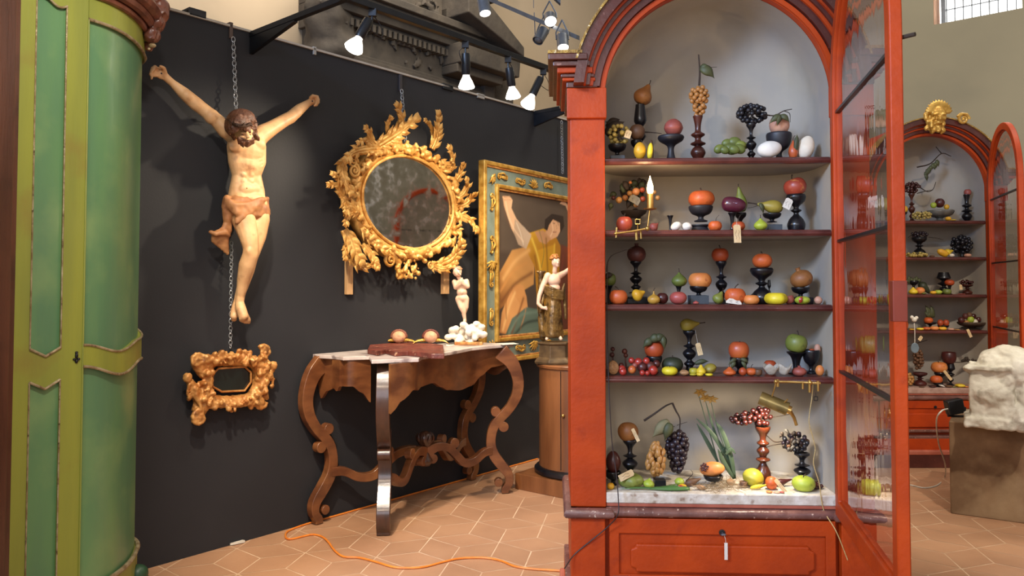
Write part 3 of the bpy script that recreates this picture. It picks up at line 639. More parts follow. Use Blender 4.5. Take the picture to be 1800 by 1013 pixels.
def leaf(cab,p,q,wpx,d,mat,parent,name='leaf',bow=.012,label=None,dq=0):
    A=cab.P(*p,d); Bq=cab.P(*q,d+dq); wd=cab.wid(p[0],wpx,d)/2; m=(A+Bq)/2+Vector((0,-bow,bow)); bm=B(); leaflet(bm,A,Bq,m,(.15,-1,.25),wd,.0015,12,.2); return fin(name,bm,mat,parent,ang=180)
def tag(cab,px,py,wpx,hpx,d,label,rot=0,mat=None,string=None,parent=None):
    c=cab.P(px,py,d); wd=cab.wid(px,wpx,d); hh=cab.wid(px,hpx,d); bm=B()
    M=Matrix.Translation(c)@Matrix.Rotation(R(rot),4,'Y')@Matrix.Rotation(R(-8),4,'X'); 
    prism(bm,[M@Vector(q) for q in ((-wd/2,0,-hh/2),(wd/2,0,-hh/2),(wd/2,0,hh/2-wd*.2),(wd/2-wd*.2,0,hh/2),(-wd/2+wd*.2,0,hh/2),(-wd/2,0,hh/2-wd*.2))],M.to_3x3()@Vector((0,.0006,0)))
    o=fin('paper_tag',bm,mat or tagm,loc=c,smooth=False); props(o,label,'tag')
    bm=B()
    for k in range(2): x=(k-.5)*wd*.4; tube(bm,[M@Vector((x+.1*wd*math.sin(j*1.7+k),-.0006,-hh*.3+hh*.5*j/5)) for j in range(6)],.0004,4)
    fin('handwriting',bm,ink,o)
    if string:
        bm=B(); tube(bm,[M@Vector((0,-.0004,hh*.42)),cab.P(*string,d)],.0005,4); fin('string',bm,tagw,o)
    return o
D1,D2,D3=.075,.15,.24     # front, middle, back of a shelf
c=C1
# ---------------- top shelf
T,_,_=bunch(c,1088,237,42,42,0,.13,'ggreen','pale amber grapes heaped in a black bowl, left end of the top shelf',34,8,shape='ball')
stand(c,'bowl',1086,254,None,32,0,.13,black,'black bowl under the pale amber grapes at the left end of the top shelf',(.058,.022),pm_=greyb,cat='bowl',name='fruit_bowl')
leaf(c,(1066,238),(1098,214),24,.17,leafb,T); leaf(c,(1068,225),(1090,210),18,.20,leafb,T); leaf(c,(1085,232),(1064,214),20,.19,leafb,T)
tag(c,1104,236,11,15,.10,'small blank paper tag beside the pale amber grapes on the top shelf',18)
fruit(c,'egg',1126,250,None,22,0,D1,'lemon','round golden lemon on the top shelf, left of the thin yellow bean',stem=0,cat='lemon')
fruit(c,'long',1143,251,None,10,0,.06,'brightyel','thin curved yellow bean fruit standing by the round golden lemon',tilt=6,stem=0)
fruit(c,'pear',1128,147,185,33,0,D3,'pearbrown','large russet pear with bent neck perched on a black stand, top shelf left',tilt=28,stem=1,cat='pear',lump=.03)
stand(c,'cone',1127,184,None,22,0,D3,black,'slender black turned stand carrying the large russet pear')
fruit(c,'orange',1120,219,246,28,0,.19,'brown','dull brown round fruit half hidden in front of the russet pear stand',stem=0); stand(c,'cup',1120,244,None,20,0,.19,black,'small black cup under the dull brown round fruit, top shelf')
o=fruit(c,'orange',1146,246,None,9,0,.2,'brown','dark twig-stemmed dry pod beside the russet pear stand',stem=0,cat='pod'); twig(c,[(1130,232),(1148,233),(1163,235)],.2,.003,o)
o=fruit(c,'egg',1184,209,240,33,0,D2,'rose','wrinkled dusky red fruit with a split face on a black cup, top shelf',stem=0,lump=.10)
bm=B()
for k in range(6):
    p=c.P(1190+5*math.cos(k),222+5*math.sin(k),.128); ball(bm,p,(.004,.003,.004),8)
fin('split_seeds',bm,FM['plum'],o)
stand(c,'cup',1181,236,None,46,0,D2,blackm,'squat matt black cup stand under the wrinkled red fruit, top shelf')
T,cc,r=bunch(c,1229,178,38,58,0,D2,'gyel','tall ochre grape bunch on a red-brown turned stand, centre of the top shelf',48,9)
twig(c,[(1229,150),(1230,125),(1228,96)],D2,.005,T,'stalk'); twig(c,[(1230,122),(1240,119),(1260,118)],D2,.0018,T,'tendril')
leaf(c,(1232,120),(1256,138),22,D2,leafm,T); leaf(c,(1232,124),(1246,118),14,D2,leafm,T)
stand(c,'beads',1229,204,None,32,0,D2,brownw,'red-brown turned stand with round foot under the ochre grapes')
bm=B(); 
AR=thing('artichoke','green artichoke head of thick scales lying on the top shelf','artichoke',c.P(1289,262,.12)); AR.location.z=SH[0]; WM[AR.name]=Matrix.Translation(AR.location)
for k,(x,y,s,dd) in enumerate(((1264,262,20,.13),(1278,252,20,.15),(1291,250,24,.15),(1302,255,20,.14),(1285,262,26,.10),(1300,262,22,.09),(1312,256,14,.17),(1274,264,18,.09),(1291,263,20,.08))):
    p=c.P(x,y,dd); rr=c.wid(x,s,dd)/2; p.z=max(p.z,SH[0]+rr*.72); bm=B(); ball(bm,p,(rr,rr*.6,rr*.8),14,Euler((0,rng.uniform(-.5,.5),0)).to_matrix()); fin('scale',bm,FM['green'] if k%3 else FM['peargreen'],AR,ang=180)
T,_,_=bunch(c,1322,200,58,38,0,D2,'gblack','matt black grape bunch spread wide on a black stand, right of the top shelf',52,9,shape='wide',depth=.6)
twig(c,[(1345,202),(1362,203),(1378,195),(1392,192)],D2,.003,T); twig(c,[(1378,195),(1388,200),(1389,215)],D2,.002,T)
stand(c,'tall',1323,217,None,20,0,D2,black,'slim glossy black turned stand under the wide black grapes, top shelf')
o=fruit(c,'apple',1370,204,236,36,0,D2,'peach','pale pink peach with drooping green leaves on a dark bowl, top shelf',stem=0)
for q in (((1372,204),(1352,218),12),((1372,204),(1388,216),12),((1370,203),(1366,222),12)): leaf(c,q[0],q[1],q[2],.095,leafm,o)
stand(c,'bowl',1372,234,None,44,0,D2,blackm,'dark footed bowl under the pale pink peach on the top shelf',cat='bowl',name='fruit_bowl')
fruit(c,'egg',1355,248,None,44,0,.06,'white','large smooth white potato-like fruit at the front of the top shelf',tilt=80,stem=0,lump=.08)
o=fruit(c,'fig',1397,247,None,17,0,.10,'redyel','small red and green bud beside the cream fruit, top shelf right',stem=2)
leaf(c,(1398,268),(1401,236),10,.09,leafm,o)
fruit(c,'egg',1416,238,None,30,0,.11,'cream','cream fruit with rosy blush at the right end of the top shelf',tilt=16,stem=0,lump=.06)
# ---------------- second shelf
DB=thing('dried_arrangement','dried arrangement of brown leaves and orange berries at the left back of the second shelf','arrangement',c.P(1112,345,.25))
for k in range(26):
    a=rng.uniform(0,2*PI); q=rng.uniform(.2,1); x=1112+38*q*math.cos(a); y=345+34*q*math.sin(a)+(6 if q>.6 else 0)
    x2=x+rng.uniform(-18,18); y2=y+rng.uniform(-20,16); dd=rng.uniform(.20,.30); leaf(c,(x,y),(x2,y2),rng.uniform(8,14),dd,rng.choice([leafb,leafm,leafb]),DB,'dry_leaf')
for x,y,s,m in ((1088,352,12,'tan'),(1099,348,11,'pearbrown'),(1118,337,14,'apricot'),(1129,334,10,'dkorange'),(1107,340,10,'tan'),(1078,348,8,'plum'),(1108,321,6,'apricot'),(1121,352,9,'tan'),(1140,338,11,'pearbrown'),(1156,348,9,'tan'),(1130,350,10,'dkorange'),(1150,338,8,'tan'),(1118,360,10,'tan')):
    p=c.P(x,y,.19); bm=B(); ball(bm,p,c.wid(x,s,.19)/2,12); fin('berry',bm,FM[m],DB,ang=180)
bm=B(); p=c.P(1114,376,.26); lathe(bm,[(.02,SH[1]-p.z+.001),(.028,SH[1]-p.z+.004),(.02,-.02),(.05,.0),(.055,.012),(0,.01)],20,Matrix.Translation(p)); fin('basket',bm,leafb,DB)
tag(c,1116,351,20,14,.175,'grey paper label tied into the dried arrangement on the second shelf',30,mat=pm('grey_paper','#8f8266',None,20,.8))
fruit(c,'apple',1098,381,None,29,1,.10,'apple','glossy brown-red apple at the left of the second shelf',cat='apple')
fruit(c,'fig',1148,390,None,16,1,.12,'rose','small dark red fig behind the brass lamp joint, second shelf',tilt=50,cat='fig')
stand(c,'trumpet',1179,379,None,11,1,.16,black,'tiny empty black trumpet stand on the second shelf')
fruit(c,'egg',1189,391,None,20,1,.08,'white','white egg with a pointed side, left of the two on the second shelf',tilt=60,stem=0,cat='egg')
fruit(c,'egg',1208,391,None,18,1,.09,'white','white egg nearest the pumpkin bowl on the second shelf',stem=0,cat='egg')
fruit(c,'flat',1233,336,364,43,1,D2,'orange','plump orange pumpkin on a blue-black footed bowl, second shelf',lobes=8,amp=.08,cat='pumpkin',stem=.7)
stand(c,'bowl',1232,362,390,42,1,D2,blackm,'blue-black footed bowl under the orange pumpkin',cat='bowl',name='fruit_bowl')
bm=B(); p,_=put(c,1231,390,None,1,D2); lathe(bm,[(.036,0),(.04,.004),(.036,.008),(.03,.02),(.04,.024),(.04,.0285),(0,.0285)],28,Matrix.Translation(p)); o=fin('turned_disc',bm,blackm,loc=p); props(o,'round black disc base beneath the bowl of the orange pumpkin','stand')
o=fruit(c,'flat',1258,389,None,24,1,.09,'orange','small squat orange fruit with a long bent stalk, second shelf',stem=0,cat='persimmon'); twig(c,[(1258,391),(1259,384),(1264,378)],.09,.0012,o)
fruit(c,'long',1290,346,374,44,1,.13,'violet','shiny purple aubergine with cream underside balanced on a small trumpet stand',tilt=97,stem=0,cat='aubergine')
stand(c,'trumpet',1288,374,None,15,1,.13,black,'slim black trumpet stand under the purple aubergine')
fruit(c,'pear',1304,328,373,21,1,.20,'peargreen','slim upright green pear standing behind the purple aubergine',tilt=-8,cat='pear')
stand(c,'cup',1303,372,None,20,1,.20,black,'small black cup stand behind the aubergine under the slim green pear')
fruit(c,'flat',1299,390,None,23,1,.07,'dkorange','small orange gourd with yellow neck above the hanging tag, second shelf',stem=2,cat='gourd')
fruit(c,'fig',1338,384,None,24,1,.07,'lime','small pale green fig on the second shelf, right of the hanging tag',cat='fig')
o=fruit(c,'pear',1353,352,376,46,1,D2,'grngold','yellow-green pear lying on a low black bowl, second shelf right',tilt=-80,cat='pear'); leaf(c,(1336,358),(1342,378),9,.14,leafm,o); twig(c,[(1335,360),(1325,364),(1314,366)],D2,.0015,o)
stand(c,'bowl',1357,375,391,32,1,D2,black,'low black bowl under the lying yellow-green pear',cat='bowl',name='fruit_bowl')
bm=B(); p,_=put(c,1360,391,None,1,D2); box(bm,-.028,.028,-.028,.028,0,.0275,Matrix.Translation(p)); o=fin('display_block',bm,greyb,loc=p,smooth=False,bevel=.001); props(o,'blue-grey block under the low black bowl of the lying pear','block')
fruit(c,'apple',1399,316,346,40,1,D2,'apple','big brick-red peach on a black turned stand at the right of the second shelf',tilt=-20,cat='peach')
stand(c,'vase',1401,342,None,34,1,D2,black,'ornate black stand with spiky rim under the brick-red peach')
tag(c,1385,358,14,20,.115,'white paper tag hanging from the brick-red peach',28,mat=tagw)
tag(c,1296,411,13,33,.012,'long buff price tag hanging over the edge of the second shelf',0,string=(1294,383))
# brass candle lamp clamped to the second shelf
BL=thing('candle_lamp','brass clamp lamp with jointed arm and lit candle bulb on the second shelf','lamp',c.P(1130,405,.02))
bm=B(); tube(bm,[c.P(1080,411,.0),c.P(1110,407,-.01),c.P(1137,402,-.02)],.0042,10); tube(bm,[c.P(1084,400,.0),c.P(1083,418,.0)],.004,8); tube(bm,[c.P(1118,404,.0),c.P(1119,422,.0)],.006,8); tube(bm,[c.P(1126,405,.0),c.P(1127,420,.0)],.004,8)
ball(bm,c.P(1138,402,-.02),.0095,12); ball(bm,c.P(1082,411,.0),.007,12); tube(bm,[c.P(1138,402,-.02),c.P(1142,370,-.02)],.003,10); fin('arm',bm,brass,BL)
bm=B(); 
for k in range(4): a=k*PI/2+PI/4; b_=a+PI/2; q=c.P(1121,390,.03); tube(bm,[q+Vector((.013*math.cos(a),0,.013*math.sin(a))),q+Vector((.013*math.cos(b_),0,.013*math.sin(b_)))],.002,6)
tube(bm,[c.P(1121,396,.03),c.P(1121,406,.02)],.0025,6); fin('clamp_screw',bm,brass,BL)
p=c.P(1143,368,-.02); bm=B(); lathe(bm,[(.006,-.004),(.024,0),(.026,.003),(.02,.002),(0,.002)],24,Matrix.Translation(p)); fin('drip_pan',bm,brass,BL)
bm=B(); lathe(bm,[(.0125,.002),(.0125,.058),(.011,.060),(0,.060)],20,Matrix.Translation(p)); fin('candle_sleeve',bm,brass,BL)
bm=B(); lathe(bm,dense([(.007,.058),(.011,.068),(.0125,.082),(.009,.1),(.004,.115),(.001,.128),(0,.129)],18),16,Matrix.Translation(p)); fin('flame_bulb',bm,pm('flame_bulb','#ffd9a0',None,5,.3,emit='#ffd08a',es=14),BL)
l=bpy.data.lights.new('candle_bulb_light','POINT'); l.energy=1.1; l.color=(1,.72,.4); l.shadow_soft_size=.012; o=bpy.data.objects.new('candle_bulb_light',l); COL.objects.link(o); o.location=p+Vector((0,-.03,.09))
# ---------------- third shelf
o=fruit(c,'orange',1072,480,503,22,2,D2,'green','dark green fruit on a stand at the left end of the third shelf',stem=0)
leaf(c,(1064,488),(1078,484),10,.12,leafb,o)
stand(c,'trumpet',1070,502,None,15,2,D2,black,'tall narrow black stand at the left end of the third shelf')
fruit(c,'apple',1087,510,None,32,2,D1,'orange','bright orange mandarin at the front left of the third shelf',lobes=9,amp=.02,cat='mandarin')
o=fruit(c,'pom',1119,428,461,34,2,D3,'pom','dark brown pomegranate on a tall black stand, third shelf left',cat='pomegranate',stem=0,lump=.05)
stand(c,'tall',1118,459,516,24,2,D3,black,'tall black turned stand under the dark brown pomegranate, third shelf')
bm=B(); p,h=put(c,1119,510,None,2,.2); box(bm,-.045,.045,-.04,.04,0,.020,Matrix.Translation(p)); box(bm,-.038,.038,-.033,.033,.02,.028,Matrix.Translation(p)); o=fin('display_block',bm,black,loc=p,smooth=False,bevel=.002); props(o,'stepped black square block at the foot of the dark pomegranate stand','block')
o=fruit(c,'pear',1123,508,530,24,2,.10,'lemon','small ochre pear lying before the dark pomegranate stand',tilt=65,cat='pear',stem=0)
o=thing('dry_twig','long dry twig arching above the left end of the third shelf','twig',c.P(1085,450,.12)); twig(c,[(1066,478),(1068,462),(1075,450),(1090,443),(1111,436)],.12,.0022,o,'stem_of_twig')
fruit(c,'onion',1149,512,None,22,2,D1,'gold','small golden striped onion with green neck on the third shelf',lobes=14,amp=.04,cat='onion',stem=1)
fruit(c,'orange',1164,515,None,21,2,.12,'plum','dark plum beside the golden onion on the third shelf',cat='plum',stem=0)
fruit(c,'fig',1194,479,504,27,2,D2,'green','dark green fig on a thin black stand, third shelf',cat='fig')
stand(c,'trumpet',1193,502,None,12,2,D2,black,'thin black trumpet stand under the dark green fig, third shelf')
fruit(c,'orange',1192,513,None,31,2,D1,'pinkpom','rosy pink pomegranate facing forward on the third shelf',cat='pomegranate',stem=.3)
fruit(c,'flat',1230,480,506,37,2,D2,'apricot','peeled mandarin in segments on a black cup over a grey block',lobes=9,amp=.10,cat='mandarin',stem=0)
stand(c,'bowl',1228,503,521,31,2,D2,black,'small black cup under the peeled mandarin, third shelf',cat='bowl',name='fruit_bowl')
bm=B(); p,h=put(c,1227,519,None,2,D2); box(bm,-.036,.036,-.03,.03,0,h*.98,Matrix.Translation(p)); o=fin('display_block',bm,greyb,loc=p,smooth=False,bevel=.001); props(o,'blue-grey block beneath the peeled mandarin on the third shelf','block')
fruit(c,'fig',1223,529,None,11,2,.06,'pinkpom','tiny pinkish seed head before the grey block, third shelf',stem=0,cat='seed head')
fruit(c,'flat',1266,437,460,30,2,D3,'dkorange','dull orange fruit on the tallest black stand, middle of the third shelf',cat='orange')
stand(c,'tall',1268,459,None,23,2,D3,black,'tall black stand with beads under the dull orange, middle of the third shelf')
o=fruit(c,'pear',1261,512,None,20,2,.10,'peargreen','bent-necked green gourd pear leaning on the big persimmon, third shelf',tilt=30,cat='gourd',stem=1.4)
fruit(c,'apple',1292,507,None,37,2,.09,'orange','big orange persimmon behind an open paper, third shelf centre',calyx=leafm,cat='persimmon')
fruit(c,'flat',1320,519,None,28,2,.07,'apricot','flat apricot-coloured fruit right of the big persimmon',stem=.2,cat='apricot')
fruit(c,'orange',1340,446,472,34,2,D2,'orange','smooth orange on a wide-lipped black stand, right of the third shelf',cat='orange',stem=.4)
stand(c,'vase',1339,471,None,40,2,D2,black,'wide-lipped black turned stand under the smooth orange')
stand(c,'cone',1352,492,None,6,2,.22,black,'thin black spindle standing behind the wide-lipped stand',cat='spindle',name='spindle')
fruit(c,'flat',1364,515,None,34,2,D1,'brightyel','knobbly bright yellow citron on the third shelf',lobes=5,amp=.22,lump=.2,cat='citron',stem=0)
fruit(c,'half',1388,522,None,17,2,.10,'rose','withered reddish half fruit between the yellow citron and the open fig',tilt=-20,stem=0)
o=fruit(c,'orange',1410,521,None,27,2,D1,'lime','split green fig showing its dark red inside, third shelf right',stem=0,cat='fig',lump=.05)
bm=B(); leaflet(bm,c.P(1407,532,.045),c.P(1411,521,.045),c.P(1407,526,.035),(0,-1,0),.008,.002); fin('red_flesh',bm,FM['berry'],o)
fruit(c,'pom',1410,472,507,40,2,D2,'pearbrown','large brown pomegranate tilted on a black bowl, third shelf right',tilt=-20,cat='pomegranate',stem=0,lump=.06)
stand(c,'bowl',1407,505,None,32,2,D2,black,'black footed bowl under the large brown pomegranate',(.075,.026),cat='bowl',name='fruit_bowl')
fruit(c,'egg',1438,521,None,14,2,.09,'peach','small pale pink shell at the right end of the third shelf',stem=0,cat='shell')
o=tag(c,1290,530,28,9,.052,'folded paper sheet lying under the big persimmon',8,mat=tagw)
# ---------------- fourth shelf
fruit(c,'egg',1077,634,None,22,3,D1,'nut','ragged brown walnut shell at the left end of the fourth shelf',stem=0,cat='walnut',lump=.25)
k=0
REDS=[(1093,650,15,.08,'berry','glossy red berry lying by the walnut at the left'),(1095,656,13,.06,'berry','red berry at the shelf edge by the walnut'),(1111,650,14,.07,'redyel','orange-red rosehip standing upright near the walnut'),(1110,634,11,.10,'berry','small red berry perched at the back of the heap'),(1122,637,15,.10,'berry','bright red berry high in the heap'),(1136,635,13,.10,'berry','red berry at the top right of the heap'),(1129,646,18,.09,'plum','dark red plum in the middle of the heap'),(1143,645,18,.10,'pom','dusky brown-red plum at the right of the heap'),(1148,652,17,.07,'berry','large scarlet berry at the right front of the heap'),(1129,657,10,.055,'berry','tiny pink-red berry at the front of the heap'),(1138,658,9,.055,'berry','tiniest red berry at the front of the heap'),(1116,643,10,.09,'rose','dull rosehip at the centre left of the heap'),(1092,643,10,.11,'plum','dark berry behind the walnut'),(1154,640,14,.12,'plum','dark plum against the green melon')]
for x,y,s,dd,m,l in REDS:
    base=c.P(x,y,dd); r=c.wid(x,s,dd)/2; base.z=max(base.z,SH[3]+r); bm=B(); ball(bm,base,(r,r,r*1.05),14); o=fin('red_berry',bm,FM[m],loc=base,ang=180); props(o,l+' of red fruit, fourth shelf','berry','heap of red fruit on the fourth shelf')
for (x,y,s) in ((1077,614,8),(1098,618,10),(1100,625,8),(1076,624,9)):
    base=c.P(x,y,.2); r=c.wid(x,s,.2)/2; bm=B(); ball(bm,base,r,10); tube(bm,[base,Vector((base.x+.004,base.y,SH[3]))],.0015,5); o=fin('dry_berry',bm,FM['pom'],loc=base,ang=180); props(o,{8:'dark dry berry on a thin stalk',10:'large dark dry berry on a thin stalk',9:'dark dry berry low on its stalk'}[s]+(' at far left' if x<1080 else ' by the brown ribbon' if x==1100 else ' near the leafy orange')+', fourth shelf back','berry','dry berries on stalks')
o=fruit(c,'orange',1150,599,630,34,3,D2,'dkorange','dark orange wrapped in black-green leaves in a cup, fourth shelf',stem=0,cat='orange')
for q in (((1146,598),(1130,612),14),((1150,600),(1168,590),14),((1165,592),(1168,616),12),((1145,600),(1160,592),16)): leaf(c,q[0],q[1],q[2],.12,leafm,o)
stand(c,'bowl',1149,626,None,28,3,D2,black,'black cup under the dark orange with leaves, fourth shelf',cat='bowl',name='fruit_bowl')
fruit(c,'orange',1181,628,None,37,3,.16,'dkgreen','dark green melon behind the yellow apple, fourth shelf',stem=.2,cat='melon')
fruit(c,'apple',1176,645,None,28,3,D1,'brightyel','bright yellow apple on the fourth shelf before the dark green melon',cat='apple',stem=.3)
fruit(c,'egg',1201,650,None,17,3,.065,'nut','pale half walnut on the fourth shelf right of the yellow apple',stem=0,cat='walnut',lump=.2)
fruit(c,'pear',1213,560,583,34,3,.2,'grngold','dull yellow pear lying on the tallest black stand of the fourth shelf',tilt=82,cat='pear')
stand(c,'tall',1211,581,None,26,3,.2,black,'tallest black beaded stand on the fourth shelf, under the dull yellow pear')
tag(c,1229,614,9,22,.18,'buff paper tag hanging beside the tallest stand of the fourth shelf',-12,string=(1222,580))
o=fruit(c,'egg',1225,647,None,9,3,.2,'dkgreen','dark leafy bud at the foot of the tallest stand, fourth shelf',stem=0,cat='bud'); leaf(c,(1222,640),(1246,636),9,.2,leafm,o)
fruit(c,'flat',1218,647,None,16,3,.09,'quince','olive-yellow quince cut flat, left of the yellow pear group',stem=0,cat='quince')
fruit(c,'pear',1231,641,None,17,3,.08,'yellow','upright yellow pear in the middle of the yellow group, fourth shelf',cat='pear',stem=.3)
fruit(c,'egg',1217,656,None,12,3,.055,'quince','small half quince at the front left of the yellow group',stem=0,cat='quince')
fruit(c,'half',1229,656,None,12,3,.052,'yellow','yellow cube-cut slice at the front of the yellow pear, fourth shelf',stem=0,cat='slice')
fruit(c,'half',1245,657,None,13,3,.055,'brightyel','small bright yellow slice at the front right of the yellow group',stem=0,cat='slice')
fruit(c,'egg',1247,640,None,24,3,.12,'grngold','olive-gold pear leaning behind the yellow group, fourth shelf',tilt=-22,stem=0,cat='pear')
fruit(c,'apple',1299,601,632,36,3,D2,'redyel','glossy red and yellow apple on a black stand, centre of the fourth shelf',cat='apple',stem=.4)
T=stand(c,'bowl',1298,628,None,32,3,D2,black,'black stand with curling leaves under the red and yellow apple'); 
for q in (((1294,632),(1280,642)),((1302,632),(1316,640)),((1292,636),(1284,652)),((1304,636),(1312,652))): leaf(c,q[0],q[1],8,.11,leafm,T,'carved_leaf')
fruit(c,'pear',1281,645,None,23,3,D1,'orange','small orange gourd with cream flower tip, fourth shelf',stem=1,cat='gourd')
fruit(c,'egg',1304,646,None,14,3,.07,'dkorange','dark orange oval kumquat between two orange gourds, fourth shelf',stem=0,cat='kumquat')
fruit(c,'orange',1319,647,None,20,3,.08,'orange','round orange fruit with a pale bow tip, fourth shelf',stem=1.2,cat='orange')
fruit(c,'half',1331,650,None,14,3,.07,'brown','half brown husk stuck to the round orange fruit, fourth shelf',stem=0,cat='husk')
fruit(c,'flat',1352,634,None,23,3,.16,'dkorange','squarish rust-orange fruit at the back behind the white shell',stem=0)
bm=B(); p=c.P(1367,656,.06); p.z=SH[3]+.001
for k in range(2):
    cx=-.024+k*.05; 
    rows=[]
    for i in range(6):
        t=i/5; row=[bm.verts.new(p+Vector((cx+(.028*t+.004)*math.cos(a*PI/8),.6*(.03*t+.004)*math.sin(a*PI/8),.004+.036*t*t*(1+.25*math.sin(a*1.3+k))))) for a in range(16)]; rows.append(row)
    for i in range(5):
        for a in range(16): bm.faces.new((rows[i][a],rows[i][(a+1)%16],rows[i+1][(a+1)%16],rows[i+1][a]))
    bm.faces.new(rows[0])
o=fin('open_shell',bm,FM['clay'],loc=p,ang=180); md=o.modifiers.new('t','SOLIDIFY'); md.thickness=.0025; props(o,'open white wavy shell at the front of the fourth shelf','shell')
fruit(c,'pom',1403,643,None,25,3,D1,'rose','small russet pomegranate right of the open white shell',cat='pomegranate',stem=0)
fruit(c,'apple',1399,590,621,38,3,D2,'peargreen','green mango-like pear with curved stalk on a black stand, fourth shelf right',tilt=14,cat='pear',stem=1)
stand(c,'trumpet',1398,619,None,34,3,D2,black,'black trumpet stand under the green mango-like pear')
stand(c,'bowl',1424,615,None,30,3,D2,black,'openwork black bowl at the right end of the fourth shelf',cat='bowl',name='fruit_bowl')
fruit(c,'orange',1427,613,624,11,3,D2,'dkorange','small orange ball in the black bowl, right end of the fourth shelf',stem=0,cat='berry')
fruit(c,'orange',1437,605,623,11,3,D2,'peach','pale peach ball in the black bowl, right end of the fourth shelf',stem=0,cat='berry')
fruit(c,'egg',1439,642,None,15,3,.08,'apricot','orange apricot at the right end of the fourth shelf beside the door',stem=0,cat='apricot')
# brass lamp with cylindrical shade below the fourth shelf
BL=thing('picture_lamp','brass clamp lamp with long cylindrical shade under the right of the fourth shelf','lamp',c.P(1400,672,-.01))
bm=B(); tube(bm,[c.P(1362,671,-.01),c.P(1400,672,-.01),c.P(1442,674,-.01)],.005,10)
for x,y0,y1,r_ in ((1367,667,680,.006),(1411,670,684,.005),(1423,668,690,.006),(1438,670,688,.005)): tube(bm,[c.P(x,y0,-.01),c.P(x,y1,-.01)],r_,8)
ball(bm,c.P(1364,671,-.01),.009,12); ball(bm,c.P(1424,673,-.01),.009,12)
tube(bm,[c.P(1364,672,-.01),c.P(1361,684,-.01),c.P(1357,697,.0)],.003,8); fin('arm',bm,brass,BL)
A=c.P(1336,700,.03); Bp=c.P(1385,720,-.005); ax=(Bp-A).normalized(); s,t=frame(ax); dn=Vector((0,.35,-1)).normalized(); bm=B(); Rr=.027
M=Matrix.Translation(A)@ax.to_track_quat('Z','Y').to_matrix().to_4x4(); L_=(Bp-A).length
e1=(dn-ax*dn.dot(ax)).normalized(); e2=ax.cross(e1)
ra=[];rb=[]
for k in range(17):
    a=R(55)+R(250)*k/16; q=e1*math.cos(a)*Rr+e2*math.sin(a)*Rr; ra.append(bm.verts.new(A+q)); rb.append(bm.verts.new(Bp+q))
for k in range(16): bm.faces.new((ra[k],ra[k+1],rb[k+1],rb[k]))
bm.faces.new(rb); bm.faces.new(ra[::-1])
o=fin('shade',bm,pm('olive_brass_shade','#8a7440','#6c5a30',20,.32,.6),BL,ang=60); 
bm=B(); tube(bm,[A+e1*.006+ax*.01,Bp+e1*.006-ax*.01],.007,10); fin('tube_bulb',bm,pm('warm_tube_bulb','#ffe9c0',None,5,.4,emit='#ffe2b0',es=5),BL)
bm=B(); tube(bm,[Bp,Bp+ax*.012],.016,12); tube(bm,[c.P(1388,722,.0),c.P(1396,735,.01),c.P(1400,748,.01)],[.008,.006,.006],8); tube(bm,[c.P(1374,712,-.01),c.P(1385,702,-.02)],.003,6); fin('socket',bm,brass,BL)
l=bpy.data.lights.new('shade_light','SPOT'); l.energy=5; l.spot_size=R(140); l.spot_blend=.9; l.color=(1,.86,.66); l.shadow_soft_size=.02
o=bpy.data.objects.new('shade_light',l); COL.objects.link(o); o.location=(A+Bp)/2+e1*.035; o.rotation_euler=(e1+Vector((0,.2,0))).to_track_quat('-Z','Y').to_euler()
bm=B(); tube(bm,cr_interp([c.P(x,y,.0) for x,y in ((1429,676),(1427,700),(1422,740),(1429,770),(1433,790),(1430,815),(1440,850),(1444,880),(1450,902))]+[c.P(1470,935,-.06),c.P(1490,985,-.06)],60),.0018,6); o=fin('lamp_cable',bm,pm('cream_twisted_cable','#c9ad74','#a08850',300,.6),loc=c.P(1429,676,.0)); props(o,'thin cream twisted cable hanging from the shaded brass lamp down to the base','cable')
bm=B(); P4=[c.P(1434,x,-.01) for x in (690,697)]; tube(bm,P4,.001,5)
for k in range(4): a=k*PI/2+PI/4; b_=a+PI/2; q=c.P(1434,701,-.01); tube(bm,[q+Vector((.010*math.cos(a),0,.010*math.sin(a))),q+Vector((.010*math.cos(b_),0,.010*math.sin(b_)))],.0015,6)
fin('square_pull',bm,metalb,BL)
bm=B(); tube(bm,cr_interp([C1.P(x,y,dd) for x,y,dd in ((1068,462,.03),(1067,560,.02),(1070,670,.01),(1072,720,.0),(1076,780,-.005),(1083,830,-.02),(1087,880,-.04),(1086,905,-.05),(1070,925,-.03),(1040,950,-.02),(1010,975,-.02),(992,1000,-.06))],60),.0022,6); o=fin('lamp_cable',bm,pm('dark_brown_cable','#2c1a14',None,20,.5),loc=C1.P(1070,670,.02)); props(o,'thin dark brown cable running down the left pillar to the floor','cable')
# ---------------- bottom compartment
fruit(c,'orange',1104,743,776,36,4,D2,'pearbrown','round brown gourd with paper tag on a black stand, bottom left',cat='gourd',stem=0)
stand(c,'tall',1106,772,None,30,4,D2,black,'thick black turned stand under the round brown gourd, bottom left')
tag(c,1117,765,6,24,.10,'narrow tan paper tag stuck on the round brown gourd',-25)
fruit(c,'egg',1078,793,832,26,4,.12,'plum','dark plum-brown egg fruit at the bottom left corner',stem=0)
stand(c,'bowl',1076,828,None,28,4,.12,black,'black bowl under the dark egg fruit in the bottom left corner',cat='bowl',name='fruit_bowl')
fruit(c,'orange',1072,849,None,13,4,.05,'lemon','small yellow ball half hidden behind the left pillar, bottom',stem=0,cat='lemon')
fruit(c,'apple',1107,833,None,40,4,.09,'peargreen','ribbed green pepper-like fruit under a buff tag, bottom left',lobes=5,amp=.15,cat='pepper',stem=.3)
tag(c,1101,836,12,28,.045,'buff paper tag lying across the ribbed green fruit, bottom left',66)
bunch(c,1153,808,38,62,4,.13,'tan','bunch of tan dates standing on a small black box, bottom left',44,9,el=1.7,shape='ball',cat='dates',name='date_bunch',part='date')
